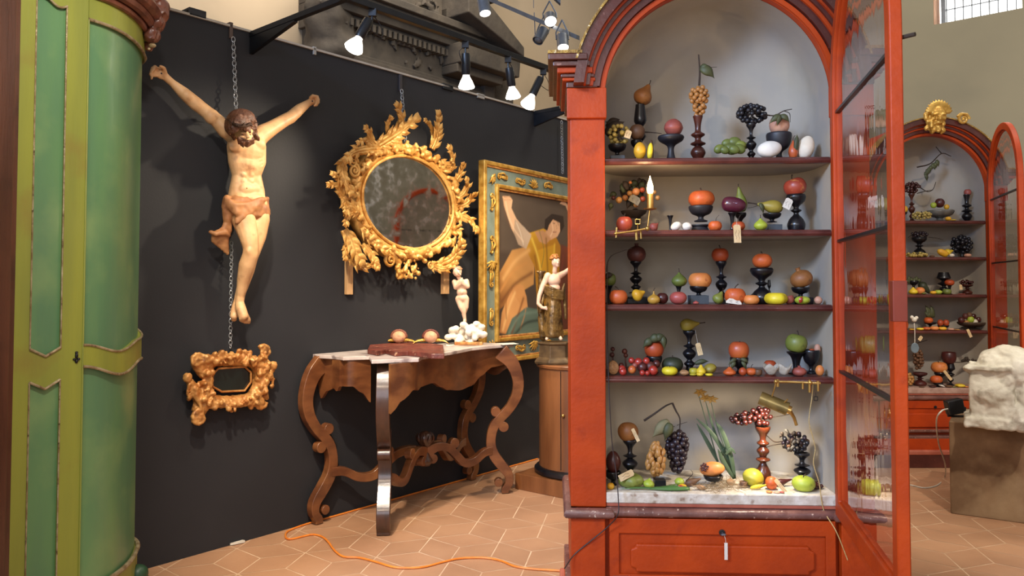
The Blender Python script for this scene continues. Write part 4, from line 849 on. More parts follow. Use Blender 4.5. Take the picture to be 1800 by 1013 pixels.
bm=B(); p,h=put(c,1157,842,None,4,.11); box(bm,-.022,.022,-.022,.022,0,h,Matrix.Translation(p)); o=fin('display_block',bm,black,loc=p,smooth=False,bevel=.002); props(o,'small black box under the bunch of tan dates','block')
T,_,_=bunch(c,1190,795,46,80,4,.2,'gpurple','large purple-black grape bunch hanging from a bent branch, bottom left',74,11)
twig(c,[(1132,740),(1150,728),(1170,714),(1182,709)],.2,.005,T,'branch'); twig(c,[(1182,709),(1188,722),(1195,736),(1195,756)],.2,.0045,T,'branch')
for q in (((1180,748),(1160,745)),((1190,748),(1208,742)),((1186,750),(1170,752))): twig(c,[q[0],q[1]],.19,.0015,T,'tendril')
leaf(c,(1176,742),(1146,770),22,.17,pm('pale_dry_leaf','#7c7450','#6a6244',20,.7),T); leaf(c,(1178,745),(1168,776),18,.16,leafm,T)
fruit(c,'fig',1138,841,None,20,4,D1,'lime','pale green fig upright beside the small black box, bottom',tilt=12,cat='fig',stem=0)
TL=thing('tulip_stalk','fresh green tulip leaves and stalk lying along the front edge, bottom left','flower',c.P(1150,866,.04))
for a_,b_,w_ in (((1088,866),(1150,866),5),((1135,864),(1212,866),14),((1150,869),(1212,868),9),((1180,868),(1148,873),8)):
    A=c.P(a_[0],a_[1],.04); Bq=c.P(b_[0],b_[1],.045); A.z=SILL+.004; Bq.z=SILL+.008; bm=B(); leaflet(bm,Bq,A,(A+Bq)/2+Vector((0,0,.006)),(0,-.5,1),c.wid(1150,w_,.04)/2,.001,12,.2); fin('tulip_leaf',bm,pm('fresh_green_leaf','#4c7034','#3a5a2a',14,.45),TL,ang=180)
fruit(c,'onion',1226,853,None,24,4,.055,'nut','brown flower bulb at the end of the tulip leaves',tilt=-75,cat='bulb',stem=0)
fruit(c,'egg',1192,840,None,17,4,.12,'lime','yellow-green fig behind the cut red fig, bottom',cat='fig',stem=0)
o=fruit(c,'pear',1182,853,None,24,4,.10,'green','thin green pod lying left of the cut red fig, bottom',tilt=75,cat='pod',stem=0)
o=fruit(c,'egg',1197,851,None,16,4,.07,'lemon','cut fig showing bright red flesh, bottom shelf',cat='fig',stem=0); bm=B(); ball(bm,c.P(1196,857,.045),(.013,.004,.009),12); fin('red_flesh',bm,FM['berry'],o)
o=fruit(c,'pear',1216,842,None,30,4,.11,'brown','brown fig with long curled stalk, bottom shelf',tilt=70,cat='fig',stem=0); twig(c,[(1205,846),(1214,838),(1218,832),(1214,826)],.11,.0014,o)
DF=thing('daffodil_clump','pressed daffodils with long green leaves rising from dry bulbs, bottom centre','flower',c.P(1260,850,.16))
grn=pm('daffodil_leaf','#44553a','#33432c',12,.6); pal=pm('pale_daffodil_petal','#b88c3c','#9c7430',14,.6)
def blade(pts,w_,d0=.2):
    P=cr_interp([c.P(x,y,d0) for x,y in pts],14); bm=B(); n=len(P); rows=[]
    for i,p in enumerate(P):
        d_=(P[min(i+1,n-1)]-P[max(i-1,0)]).normalized(); s_=d_.cross(Vector((0,-1,.1))).normalized(); ww=c.wid(1250,w_,d0)/2*.68*math.sin(PI*(.12+.86*i/(n-1)))**.7
        rows.append([bm.verts.new(p-s_*ww),bm.verts.new(p+Vector((0,.004,0))),bm.verts.new(p+s_*ww)])
    for a,b in zip(rows,rows[1:]):
        for k in range(2): bm.faces.new((a[k],a[k+1],b[k+1],b[k]))
    o=fin('blade_leaf',bm,grn,DF,ang=180); md=o.modifiers.new('t','SOLIDIFY'); md.thickness=.0015
blade([(1290,842),(1280,815),(1262,775),(1250,740),(1240,705)],7,.18); blade([(1290,842),(1275,800),(1250,760),(1224,736)],12,.17); blade([(1292,842),(1284,800),(1270,760),(1258,742)],13,.16)
blade([(1262,812),(1245,780),(1225,745)],11,.19); blade([(1275,800),(1285,790),(1293,798)],9,.15); blade([(1290,842),(1272,812),(1262,790)],12,.15); blade([(1270,815),(1268,800),(1280,780)],10,.17)
for pts in ([(1290,842),(1278,800),(1262,755),(1250,708)],[(1262,812),(1250,770),(1238,730),(1228,695)]): twig(c,pts,.19,.0028,DF,'flower_stalk',grn)
for (x,y) in ((1230,690),(1240,700),(1250,702)):
    p=c.P(x,y,.185)
    bm=B()
    for k in range(6): a=k*PI/3+.2; dv=Vector((math.cos(a),-.3,math.sin(a)*.6)); leaflet(bm,p,p+dv*.03,p+dv*.015+Vector((0,-.004,.002)),(0,-1,.2),.006,.0008,7)
    fin('petals',bm,pal,DF,ang=180)
HY=B()
for k in range(150):
    x=rng.gauss(1268,26); 
    if not 1222<x<1322: continue
    y=866; A=c.P(x,870,rng.uniform(.03,.13)); A.z=SILL+rng.uniform(.001,.03)*max(.2,1-abs(x-1268)/60); pts=[A]; dv=Vector((rng.uniform(-1,1),rng.uniform(-.4,.4),rng.uniform(-.2,.3))).normalized()
    for j in range(5): dv=(dv+Vector((rng.uniform(-1,1),rng.uniform(-.5,.5),rng.uniform(-.6,.5)))*.6).normalized(); q=pts[-1]+dv*.009; q.z=max(q.z,SILL+.001); pts.append(q)
    tube(HY,pts,.0007,4)
o=fin('dry_roots',HY,pm('dry_straw_root','#9c8462','#7a6446',40,.8),loc=c.P(1265,866,.08)); props(o,'tangle of dry straw-coloured roots at the foot of the daffodils','roots',kind='stuff')
fruit(c,'onion',1281,838,None,16,4,.14,'nut','dry daffodil bulb right of the cut pomegranate, bottom centre',cat='bulb',stem=1)
o=fruit(c,'egg',1252,812,838,44,4,.13,'apricot','cut open pomegranate with dark red seeds on a black stand, bottom centre',tilt=85,stem=0,cat='pomegranate',lump=.06)
bm=B()
for k in range(16): a=k*2.4; q=math.sqrt(k/16)*9; ball(bm,c.P(1238+q*math.cos(a)*.8,822+q*math.sin(a)*.8,.098),(.0042,.003,.0042),8)
fin('seeds',bm,FM['plum'],o)
stand(c,'bowl',1251,835,None,34,4,.13,black,'low black stand under the cut open pomegranate')
fruit(c,'egg',1319,824,None,37,4,.12,'quince','big yellow quince at the foot of the red-brown stand, bottom',lump=.06,tilt=20,cat='quince',stem=.3)
fruit(c,'half',1303,846,None,14,4,.10,'brown','small dark husk left of the big yellow quince',stem=0,cat='husk')
T,_,_=bunch(c,1337,732,44,40,4,.15,'gred','red-brown glass grape bunch on the chestnut stand, bottom right',34,8.5,shape='ball'); 
n0=len(T.children)
T2,_,_=bunch(c,1308,735,56,26,4,.15,'gred','trailing tail of red-brown glass grapes left of the chestnut stand',34,8.5,shape='wide',ang=-14)
twig(c,[(1356,734),(1370,732),(1392,728)],.15,.002,T)
stand(c,'baluster',1338,750,None,28,4,.15,chestw,'glossy chestnut baluster stand under the red-brown glass grapes')
fruit(c,'pear',1330,853,None,31,4,D1,'brightyel','small bright yellow pear lying before the big quince, bottom right',tilt=78,cat='pear',stem=0)
fruit(c,'orange',1352,838,None,21,4,.08,'orange','round orange clementine beside the long buff tag, bottom right',cat='clementine',stem=0)
fruit(c,'pear',1372,843,None,34,4,.13,'plum','dark brown pear lying behind the long buff tag, bottom right',tilt=75,cat='pear',stem=0)
tag(c,1374,857,7,34,.05,'long buff wooden-looking tag leaning on the clementine, bottom right',-38)
for x,y,s,m,l in ((1348,869,11,'apricot','small orange-cream bead fruit, leftmost'),(1361,870,12,'peach','pale pink bead fruit in the middle'),(1370,870,9,'pinkpom','rosy bead fruit, rightmost')):
    fruit(c,'orange',x,y-6,None,s,4,.03,m,l+' of the three at the front edge, bottom right',stem=0,cat='berry',name='bead_fruit')
fruit(c,'apple',1408,838,None,40,4,.07,'lime','large yellow-green apple facing forward at the bottom right',cat='apple',stem=.6)
T,_,_=bunch(c,1398,778,50,40,4,.15,'gblack','shrivelled black grape bunch with dry leaves on a black stand, bottom right',44,8,shape='wide',mats=['gblack','gpurple','gblack','brown'])
twig(c,[(1378,776),(1362,777),(1350,768),(1346,764)],.15,.003,T); twig(c,[(1375,780),(1358,783),(1346,787)],.15,.0025,T)
for k in range(14): x=1385+rng.uniform(-14,20); y=778+rng.uniform(-16,16); leaf(c,(x,y),(x+rng.uniform(-9,9),y+rng.uniform(-10,10)),6,.11,rng.choice([leafb,pm('silvery_dry_leaf','#5c564c',None,20,.6)]),T,'dry_leaf')
stand(c,'tall',1406,796,None,32,4,.15,black,'bulbous black turned stand under the shrivelled black grapes')
bunch(c,1437,858,22,26,4,.10,'gred','small dark red berry cluster at the bottom right by the door',22,7,shape='ball',cat='berries',name='berry_cluster',part='berry')
# ================================================================ left: green corner cupboard and brown wood edge
grn1=pm('green_panel_paint','#66905c','#5a825c',2.2,.34,stretch=(3,3,.6),bump=.08,bsc=20,c3='#84a066',sc3=3.5,th3=(.5,.8),coat=.1)
grn2=pm('yellow_green_frame_paint','#94983a','#82883a',2.0,.4,stretch=(4,4,.5),bump=.08,bsc=20,c3='#8a6a32',sc3=3,th3=(.56,.85),coat=.05)
silv=pm('worn_silver_gilt_moulding','#b8a884','#8c7450',26,.4,.3,bump=.3,bsc=90,c3='#5e4630',sc3=40,th3=(.6,.7))
carv=pm('brown_carved_wood','#84503c','#5e3426',12,.35,bump=.3,bsc=40,coat=.2)
walnut=pm('old_brown_wood','#5c3524','#45261a',2.5,.42,stretch=(6,6,.7),bump=.2,bsc=14,c3='#2c170f',sc3=6,th3=(.55,.8))
def cv(px,py,Y): p=aty(px,py,Y); return p
gp=[Vector((-2.12,2.60)),Vector((-1.80,2.74)),Vector((-1.655,2.98))]
ga=[Vector(v) for v in ((-1.655,2.98),(-1.618,3.06),(-1.606,3.16),(-1.618,3.28),(-1.65,3.40),(-1.70,3.52),(-1.79,3.62))]
ga=[Vector((v.x,v.y)) for v in cr_interp([(a.x,a.y,0) for a in ga],26)]
GC=thing('corner_cupboard','tall green painted corner cupboard with curved side and yellow-green framing, at the far left','cupboard',(-1.85,3.1,0))
fullp=[Vector((-2.3,2.66)),Vector((-1.80,2.74))]+ga+[Vector((-2.2,3.30))]
bm=B(); prism(bm,[(v.x,v.y,.12) for v in fullp],(0,0,2.9)); fin('body',bm,grn1,GC,ang=25)
def nrm2(P,i):
    d=(P[min(i+1,len(P)-1)]-P[max(i-1,0)]).normalized(); return Vector((d.y,-d.x))
def skin(name,P,zl,zh,off,mat,th=.012):
    """strip standing proud of the cupboard; zl,zh functions of t 0..1"""
    bm=B(); n=len(P); rows=[]
    for i,p in enumerate(P):
        t=i/(n-1); nn=nrm2(P,i); a=p+nn*off; b=p+nn*(off-th); rows.append([bm.verts.new((a.x,a.y,zl(t))),bm.verts.new((a.x,a.y,zh(t))),bm.verts.new((b.x,b.y,zh(t))),bm.verts.new((b.x,b.y,zl(t)))])
    for a,b in zip(rows,rows[1:]):
        for k in range(4): bm.faces.new((a[k],a[(k+1)%4],b[(k+1)%4],b[k]))
    bm.faces.new(rows[0]); bm.faces.new(rows[-1][::-1]); return fin(name,bm,mat,GC,ang=40)
K=lambda z:(lambda t:z)
def seg(P0,P1,n=20): return [P0.lerp(P1,i/(n-1)) for i in range(n)]
A0,A1=gp[1],gp[2]
fl_=lambda s: A0.lerp(A1,s)
# positions of the pilaster panel by pixel column
def col(px):
    d=ray(px,500); d=Vector((d.x,d.y)); d2=A1-A0; e=Vector((EYE.x,EYE.y))
    den=d.x*d2.y-d.y*d2.x; s=((A0.x)*d.y-(A0.y)*d.x)/den if den else 0
    s=(d.x*( -A0.y)-d.y*(-A0.x))/den*1.0
    return max(0,min(1,s))
s0,s1=col(52),col(106)
zt1=onp(80,12,Vector((A0.x,A0.y,0)),Vector((A1.y-A0.y,-(A1.x-A0.x),0))).z
Zt,Zm1,Zm2=2.455,1.165,1.045
cusp=lambda z,s:(lambda t: z-s*.028*(1-abs(2*t-1))**1.0*(1) + s*.012*math.sin(PI*2*abs(t-.5))) 
skin('pilaster_stile',seg(fl_(0),fl_(s0)),K(.12),K(3.0),.010,grn2); skin('pilaster_stile',seg(fl_(s1),fl_(1)),K(.12),K(3.0),.010,grn2)
pan=seg(fl_(s0),fl_(s1),30)
skin('pilaster_rail',pan,lambda t:Zt+.012*math.sin(t*2*PI),K(3.0),.010,grn2)
skin('pilaster_rail',pan,cusp(Zm2,-1) if 0 else (lambda t:Zm2-.03*(1-abs(2*t-1))),lambda t:Zm1-.03*(1-abs(2*t-1))*1.0,.010,grn2)
def bead(P,z,off,r,mat=silv,name='moulding'):
    bm=B(); pts=[]
    for i,p in enumerate(P):
        t=i/(len(P)-1); nn=nrm2(P,i); a=p+nn*off; pts.append((a.x,a.y,z(t)))
    tube(bm,pts,r,8); return fin(name,bm,mat,GC)
bead(pan,lambda t:Zt+.012*math.sin(t*2*PI),.012,.0045); bead(pan,lambda t:Zm1-.03*(1-abs(2*t-1)),.012,.005); bead(pan,lambda t:Zm2-.03*(1-abs(2*t-1)),.012,.005)
for s in (s0,s1):
    for za,zb_ in ((.12,Zm2),(Zm1,Zt)):
        bm=B(); p=fl_(s)+nrm2(seg(A0,A1),5)*.011; tube(bm,[(p.x,p.y,za),(p.x,p.y,zb_)],.003,8); fin('moulding',bm,silv,GC)
# curved panel: top rail, scalloped middle rail
wave=lambda t:(.030*math.cos(t*PI*2.0)-.008*abs(math.sin(t*PI*2)) )
zu=lambda t:1.168-.035*math.sin(PI*min(1,t*1.6))**2*(1 if t<.62 else 0)+.055*max(0,(t-.62)/.38)**2-.010*t
zd=lambda t:1.085-.042*math.sin(PI*min(1,t*1.5))**2-.022*t
Pm=ga
skin('curved_rail',Pm,zd,zu,.016,grn2,.02); bead(Pm,zu,.017,.005); bead(Pm,zd,.017,.006)
skin('curved_top_rail',Pm,K(2.432),K(2.52),.012,grn2,.02); bead(Pm,K(2.430),.013,.007)
skin('curved_bottom_rail',Pm,K(.12),K(.23),.012,grn2,.02); bead(Pm,K(.235),.014,.010)
bm=B(); p=ga[0]; tube(bm,[(p.x+.011,p.y-.005,.2),(p.x+.011,p.y-.005,2.43)],.003,8); fin('moulding',bm,grn2,GC)
for z,r_,o_ in ((2.53,.014,.02),(2.56,.022,.04),(2.60,.03,.06)): bead(Pm,K(z),o_,r_,carv,'cornice_moulding')
skin('cornice',Pm,K(2.58),K(3.0),.05,carv,.06)
# lock escutcheon
q=fl_(min(1,s1+(1-s1)*.72)); nn=nrm2(seg(A0,A1),5); Z=1.123
bm=B(); e=Vector((nn.x,nn.y,0)); u=Vector((-nn.y,nn.x,0)); b0_=Vector((q.x,q.y,Z))+e*.012
for dx,dz,rx,rz_ in ((0,.006,.008,.012),(-.008,-.008,.006,.005),(.008,-.008,.006,.005),(0,-.016,.004,.008),(0,.018,.006,.004)): ball(bm,b0_+u*dx+Vector((0,0,dz)),(.006,.006,rz_),10)
fin('escutcheon',bm,black,GC)
# foot, corner drop carving
bm=B(); f_=ga[-8]; 
for dz,r_ in ((.04,.05),(.09,.055),(.13,.045)): ball(bm,(f_.x+.02,f_.y,dz),(r_,r_,.04),14)
scroll(bm,(f_.x+.06,f_.y+.02,.05),.05,(0,-1,0),0,1.2,1,.3); 
fin('foot',bm,pm('dark_green_foot','#2f5236','#223c28',14,.4),GC)
K1=B(); rg=random.Random(3)
for k in range(34):
    x=rg.uniform(248,290); y=rg.uniform(-25,86); 
    if x>268+ (86-y)*.35 or (x<258 and y>40) or x>292: continue
    ball(K1,cv(x,y,3.42+rg.uniform(-.04,.06)),(rg.uniform(.018,.034),)*3,10)
for (x,y,r_) in ((262,20,.05),(272,40,.045),(268,62,.035),(255,5,.06),(280,12,.045)): ball(K1,cv(x,y,3.44),r_,12)
scroll(K1,cv(272,30,3.40),.045,(.3,-1,0),.5,1.6,1,.28); scroll(K1,cv(262,60,3.40),.03,(.3,-1,0),2,1.4,-1,.3); scroll(K1,cv(240,15,3.36),.06,(.3,-1,0),1,1.3,1,.25)
bmx=sculpt(K1,.007,1,.004,60); fin('carved_corbel',bmx,carv,GC)
bm=B(); ball(bm,cv(268,80,3.42),(.016,.013,.010),12); ball(bm,cv(262,86,3.42),(.007,.007,.006),10); fin('silvered_drop',bm,silv,GC)
# brown wooden edge in the extreme left foreground
WE=B(); a=aty(22,500,2.35); bx=-2.1; x1=aty(33,50,2.42).x; 
box(WE,bx,aty(28,500,2.56).x,2.42,2.56,0,3.2); box(WE,bx,aty(20,500,2.5).x,2.40,2.5,0,3.2)
o=fin('wardrobe_edge',WE,walnut,loc=(bx,2.5,0),smooth=False,bevel=.006); props(o,'dark brown wooden furniture edge standing before the green cupboard, extreme left','wardrobe')
# ================================================================ chains, hooks, track
def chain(name,label,P,Q,link=.030,r=.0026,mat=steel):
    bm=B(); P=Vector(P); Q=Vector(Q); d=(Q-P); L=d.length; d.normalize(); n=max(2,int(L/(link*.72))); s0_,t0=frame(d)
    if abs(s0_.dot(WA))<.5: s0_,t0=t0,s0_
    for i in range(n):
        c_=P+d*(L*(i+.5)/n); s_=WA if i%2==0 else (WA+WN*1.2).normalized() if 0 else WN
        if i%2==0: s_=(WA*.9+WN*.45).normalized()
        pts=[]
        for k in range(12):
            a=2*PI*k/12; pts.append(c_+d*math.sin(a)*link*.5*(1)+s_*math.cos(a)*link*.30)
        tube(bm,pts,r,6,True)
    o=fin(name,bm,mat,loc=P); props(o,label,'chain'); return o
def wb(bm,px0,px1,py0,py1,b0,b1):
    a0,a1=wa(px0,py0,b1),wa(px1,py0,b1); z1=wp((px0+px1)/2,py0,b1).z; z0=wp((px0+px1)/2,py1,b1).z; wbox(bm,a0,a1,b0,b1,z0,z1)
chain('hanging_chain','steel chain holding the wooden crucified figure from the wall top',wp(410,66,.03),wp(415,193,.06))
chain('hanging_chain','thin steel chain below the loincloth from which the small gilded frame hangs',wp(407,425,.03),wp(405,612,.04),.026,.002)
chain('hanging_chain','doubled steel chain holding the big gilded oval mirror',wp(706,158,.03),wp(713,250,.05))
chain('hanging_chain','steel chain holding the framed painting, beside the red pillar',wp(987,213,.03),wp(989,305,.04))
def hook(px,py0,py1,w,mat,label,name='wall_hook'):
    bm=B(); wb(bm,px-w/2,px+w/2,py0,py1,.0,.012); wb(bm,px-w/2,px+w/2,py0-2,py0+2,-.11,.012); o=fin(name,bm,mat,loc=wp(px,py0,0),smooth=False,bevel=.002); props(o,label,'hook')
hook(407,41,67,6,pm('brown_strap','#5c4a40',None,20,.5),'brown flat strap hook over the wall top above the crucified figure')
hook(705,133,160,5,pm('dark_strap','#3c3638',None,20,.5),'dark strap hook over the wall top above the oval mirror')
hook(554,84,96,5,pm('pale_clip','#a8a49c',None,20,.5),'small pale clip on the wall top between figure and mirror','wall_clip')
hook(846,167,173,12,pm('pale_clip','#a8a49c'),'small pale clip on the wall top right of the hanging lamps','wall_clip')
hook(788,150,158,18,metalb,'small black bracket on the wall top right of the mirror strap','wall_bracket')
hook(348,18,30,30,blackm,'small black bracket on the wall top at the left','wall_bracket')
# track and its two arms
a0=wa(600,0,TRB); a1=wa(1010,140,TRB)
def tbar(bm,P,Q,w,h):
    P=Vector(P);Q=Vector(Q); d=(Q-P).normalized(); s_=d.cross(Vector((0,0,1))).normalized()*w/2; u=Vector((0,0,h/2))
    prism(bm,[P-s_-u,P+s_-u,P+s_+u,P-s_+u],Q-P)
TR=thing('lighting_track','black lighting track carried on two arms above the black partition','track',WW(a0,TRB,TRZ))
bm=B(); tbar(bm,WW(a0-.1,TRB,TRZ),WW(a1+.5,TRB,TRZ),.035,.034); fin('rail',bm,metalb,TR,smooth=False,bevel=.002)
bm=B(); tbar(bm,WW(a0-.1,TRB-.019,TRZ-.006),WW(a1+.5,TRB-.019,TRZ-.006),.003,.006); fin('conductor_strip',bm,metalg,TR,smooth=False)
for ax_ in (wa(442,60,0),wa(940,205,0)):
    bm=B(); tbar(bm,WW(ax_,0.0,TRZ-.01),WW(ax_,TRB+.02,TRZ+.0),.03,.03); 
    prism(bm,[WW(ax_-.012,.0,TRZ-.12),WW(ax_-.012,.42,TRZ-.03),WW(ax_-.012,.42,TRZ),WW(ax_-.012,.0,TRZ)],WA*.024); 
    fin('arm',bm,metalb,TR,smooth=False,bevel=.002)
lampL=['track lamp at the left of the row, its long socket slanting down left','track lamp hanging straight down, second in the row','track lamp third in the row with looping wire, its bulb just left of the last','last track lamp of the row, beside the red cornice, slanting down left']
for k,(sx,sy,bx,by) in enumerate(LAMPS):
    P=wp(sx,sy,TRB); P.z=TRZ-.03; bp_=bulbpos(k); d=(bp_-P).normalized()
    T=thing('track_lamp',lampL[k],'lamp',P,group='reflector lamps on the black track')
    bm=B(); box(bm,-.02,.02,-.012,.012,-.02,.02,Matrix.Translation(P)); tube(bm,[P,P-Vector((0,0,.04))+d*.01],.006,8); fin('adapter',bm,metalb,T,smooth=False,bevel=.002)
    M=Matrix.Translation(P+d*.045)@d.to_track_quat('Z','Y').to_matrix().to_4x4(); L_=(bp_-P).length-.045
    bm=B(); lathe(bm,[(.010,0),(.024,.004),(.026,.02),(.026,L_*.62),(.022,L_*.66),(0,L_*.66)],20,M); fin('socket',bm,metalb,T)
    bm=B(); lathe(bm,[(.018,L_*.64),(.020,L_*.70),(.036,L_*.86),(.046,L_*.99),(.047,L_*1.02)],24,M,cap=False); fin('reflector',bm,bulbo,T,ang=180)
    bm=B(); lathe(bm,[(.0465,L_*1.02),(.042,L_*1.06),(.025,L_*1.09),(0,L_*1.10)],24,M,cap=False); fin('lens',bm,bulbm,T,ang=180)
    bm=B(); q=P+Vector((0,0,-.01)); tube(bm,cr_interp([q,q+WA*(-.05 if k==1 else .05)+Vector((0,0,-.04)),q+WA*(-.02 if k==1 else .06)+Vector((0,0,-.10)),P+d*.09],14),.0022,6); fin('wire',bm,metalb,T)
# hall track further back with grey cylinder spots
q0=aty(845,-8,6.6); q1=aty(1016,66,5.9)
HTk=thing('lighting_track','grey lighting track high up in the hall, behind the red cornice','track',q0)
bm=B(); tbar(bm,q0+(q0-q1)*.6,q1,.04,.035); fin('rail',bm,metalg,HTk,smooth=False)
bm=B(); m_=aty(938,14,6.25); tube(bm,[m_,m_+Vector((0,0,3.5))],.003,6); fin('suspension_wire',bm,metalg,HTk)
def cyl(px,py,px2,py2,Y,lit,label,rr=.045,glare=False):
    P=aty(px,py,Y); Q=aty(px2,py2,Y-.05); T=thing('cylinder_spotlight',label,'lamp',P,group='grey cylinder spotlights of the hall'); d=(Q-P).normalized(); L_=(Q-P).length
    M=Matrix.Translation(P)@d.to_track_quat('Z','Y').to_matrix().to_4x4()
    bm=B(); lathe(bm,[(rr*.8,0),(rr,.01),(rr,L_),(rr*.92,L_),(rr*.9,L_-.02),(0,L_-.02)],24,M); fin('housing',bm,metalg,T)
    bm=B(); lathe(bm,[(rr*.9,L_-.018),(rr*.5,L_+.004),(0,L_+.006)],20,M,cap=False); fin('lens',bm,bulbm if lit else metalg,T,ang=180)
    bm=B(); tube(bm,[P+Vector((0,0,.12)),P+Vector((rr*1.05,0,.02)),P+d*L_*.35+Vector((rr*1.05,0,0))],.006,6); tube(bm,[P+Vector((0,0,.12)),P+Vector((-rr*1.05,0,.02)),P+d*L_*.35-Vector((rr*1.05,0,0))],.006,6); fin('bracket',bm,metalg,T)
    return T
cyl(988,62,990,84,5.9,True,'grey cylinder spotlight just above the gilded corner of the red cornice')
cyl(846,-20,853,24,4.6,True,'grey cylinder spotlight hanging into the top edge above the altarpiece',.036)
cyl(957,52,945,72,6.2,False,'unlit grey spotlight tilted away, left of the glaring bulb')
o_=cyl(966,28,968,38,6.05,True,'glaring bare bright spotlight on the grey hall track',.05)
bm=B(); tube(bm,cr_interp([aty(939,22,6.2),aty(940,45,6.2),aty(941,65,6.2),aty(944,74,6.2),aty(947,66,6.2)],16),.004,6); o=fin('hanging_wire',bm,metalg,loc=aty(939,22,6.2)); props(o,'thin wire loop hanging from the grey hall track','wire')
bm=B(); tbar(bm,aty(974,-6,6),aty(985,4,6),.05,.04); o=fin('short_rail',bm,metalg,loc=aty(974,-6,6),smooth=False); props(o,'short end of another grey rail at the top edge above the hall track','track')
# ================================================================ crucified figure (wall sculpture)
wood=pm('limewood_flesh','#dcae7c','#c09062',9,.5,bump=.12,bsc=50,c3='#8c5a38',sc3=14,th3=(.6,.8))
woodd=pm('painted_brown_hair','#6a4028','#4a2a1a',30,.5,bump=.5,bsc=80)
cloth=pm('faded_loincloth','#b98352','#95603a',12,.55,bump=.2,bsc=30,c3='#6e4024',sc3=14,th3=(.56,.75))
CR=thing('crucified_figure','carved wooden crucified man with outstretched arms and loincloth, hung without cross on the black wall','sculpture',WW(wa(430),0,1.2))
bm=B(); V=wp
def limb(bm,*pts,seg=14):
    for (x0,y0,b0_,r0),(x1,y1,b1_,r1) in zip(pts,pts[1:]): cap(bm,V(x0,y0,b0_),r0,V(x1,y1,b1_,r1) if 0 else V(x1,y1,b1_),r1,seg)
WR=Matrix((WA,-WN,Vector((0,0,1)))).transposed()
def ell(bm,px,py,b,ra,rb,rz,rot=0,seg=18): ball(bm,V(px,py,b),(ra,rb,rz),seg,WR@Euler((0,R(rot),0)).to_matrix())
# torso
ell(bm,434,262,.135,.108,.062,.095,2); ell(bm,434,288,.130,.098,.056,.085); ell(bm,434,312,.12,.082,.046,.07); ell(bm,432,334,.125,.090,.054,.055); ell(bm,434,352,.13,.098,.062,.06)
ell(bm,416,256,.172,.050,.026,.036,-8); ell(bm,452,252,.172,.052,.026,.038,8)          # chest muscles
for s,x in ((-1,420),(1,449)):
    for j in range(4): ell(bm,x+s*j*1.0+(3 if s>0 else 2),276+j*6.2,(.172 if s>0 else .160)-.004*j,.034,.014,.007,s*(-24))      # ribs
for x in (428,441):
    for y in (296,307,319): ell(bm,x,y,.160,.018,.014,.015)
ell(bm,434,333,.165,.045,.022,.035); ell(bm,434,282,.155,.018,.016,.03)
for xa,xb,xc in ((415,420,417),(452,447,451)): limb(bm,(xa,258,.132,.048),(xa+1,285,.13,.044),(xb,308,.122,.036),(xc,338,.122,.044),(xc-1,352,.125,.048))
# shoulders and arms
limb(bm,(398,229,.13,.046),(378,209,.115,.036),(353,189,.10,.034),(345,183,.10,.036),(322,163,.09,.031),(303,146,.08,.019),(294,138,.078,.019))
limb(bm,(416,240,.13,.055),(398,228,.13,.046)); ell(bm,372,205,.12,.045,.036,.04,35); ell(bm,330,170,.10,.045,.034,.032,38)
limb(bm,(460,236,.13,.050),(480,224,.12,.040),(503,210,.105,.035),(510,207,.10,.035),(527,192,.09,.031),(541,182,.08,.021),(547,179,.078,.02))
limb(bm,(448,246,.13,.055),(460,236,.13,.050)); ell(bm,484,222,.125,.045,.034,.036,-32); ell(bm,520,199,.10,.045,.033,.031,-38)
# neck
limb(bm,(432,246,.15,.042),(427,232,.18,.040),(424,225,.20,.042))
# legs: thighs cross, one shin in front, the other close behind
limb(bm,(421,356,.13,.066),(428,385,.17,.062),(437,415,.20,.050),(441,437,.215,.040),(440,448,.215,.040),(434,466,.19,.042),(428,492,.16,.034),(423,520,.135,.023),(421,533,.13,.023))
limb(bm,(449,358,.13,.064),(455,385,.15,.058),(452,415,.16,.048),(445,440,.16,.040),(440,452,.15,.040),(434,475,.12,.040),(426,505,.10,.030),(418,530,.08,.022))
ell(bm,442,442,.235,.032,.02,.034,6); ell(bm,430,480,.165,.035,.032,.07,6)
# feet
limb(bm,(421,533,.13,.024),(424,545,.15,.028),(428,556,.165,.026)); limb(bm,(417,532,.08,.022),(413,548,.10,.024),(411,556,.11,.020))
for i,(dx,ln,rr_) in enumerate(((7,12,.0115),(3.4,12.5,.009),(0,12,.0085),(-3.2,10.5,.008),(-6,9,.0075))): limb(bm,(428+dx*.8,555,.168,rr_),(429+dx*1.15,555+ln*.6,.165,rr_),(429+dx*1.2,555+ln,.155,rr_*.85))
for i,(dx,ln) in enumerate(((3,8),(0,9),(-3,8))): limb(bm,(411+dx,555,.11,.008),(411+dx,555+ln,.10,.007))
# hands: palm, five curled fingers, thumb
limb(bm,(294,138,.078,.019),(286,131,.075,.022)); ell(bm,283,129,.075,.034,.016,.030,40)
for (x0,y0,x1,y1,x2,y2,r_) in ((279,122,272,117,270,123,.0085),(276,124,268,120,266,126,.009),(274,128,266,126,264,131,.009),(275,133,267,133,266,138,.008)): limb(bm,(x0,y0,.078,r_*1.15),(x1,y1,.092,r_),(x2,y2,.105,r_*.85))
limb(bm,(290,128,.09,.012),(288,120,.105,.010),(282,117,.115,.0085))
limb(bm,(547,179,.078,.02),(552,177,.08,.024)); ell(bm,551,176,.08,.028,.018,.028,-40)
for (x0,y0,x1,y1,x2,y2,r_) in ((552,169,558,170,556,175,.009),(555,172,560,175,556,179,.009),(556,176,560,180,555,183,.0085),(554,181,557,185,552,186,.0075)): limb(bm,(x0,y0,.08,r_*1.15),(x1,y1,.10,r_),(x2,y2,.112,r_*.85))
limb(bm,(546,172,.095,.011),(550,168,.11,.009),(555,170,.118,.008))
bd=sculpt(bm,.0055,2); body=fin('body',bd,wood,CR,ang=180)
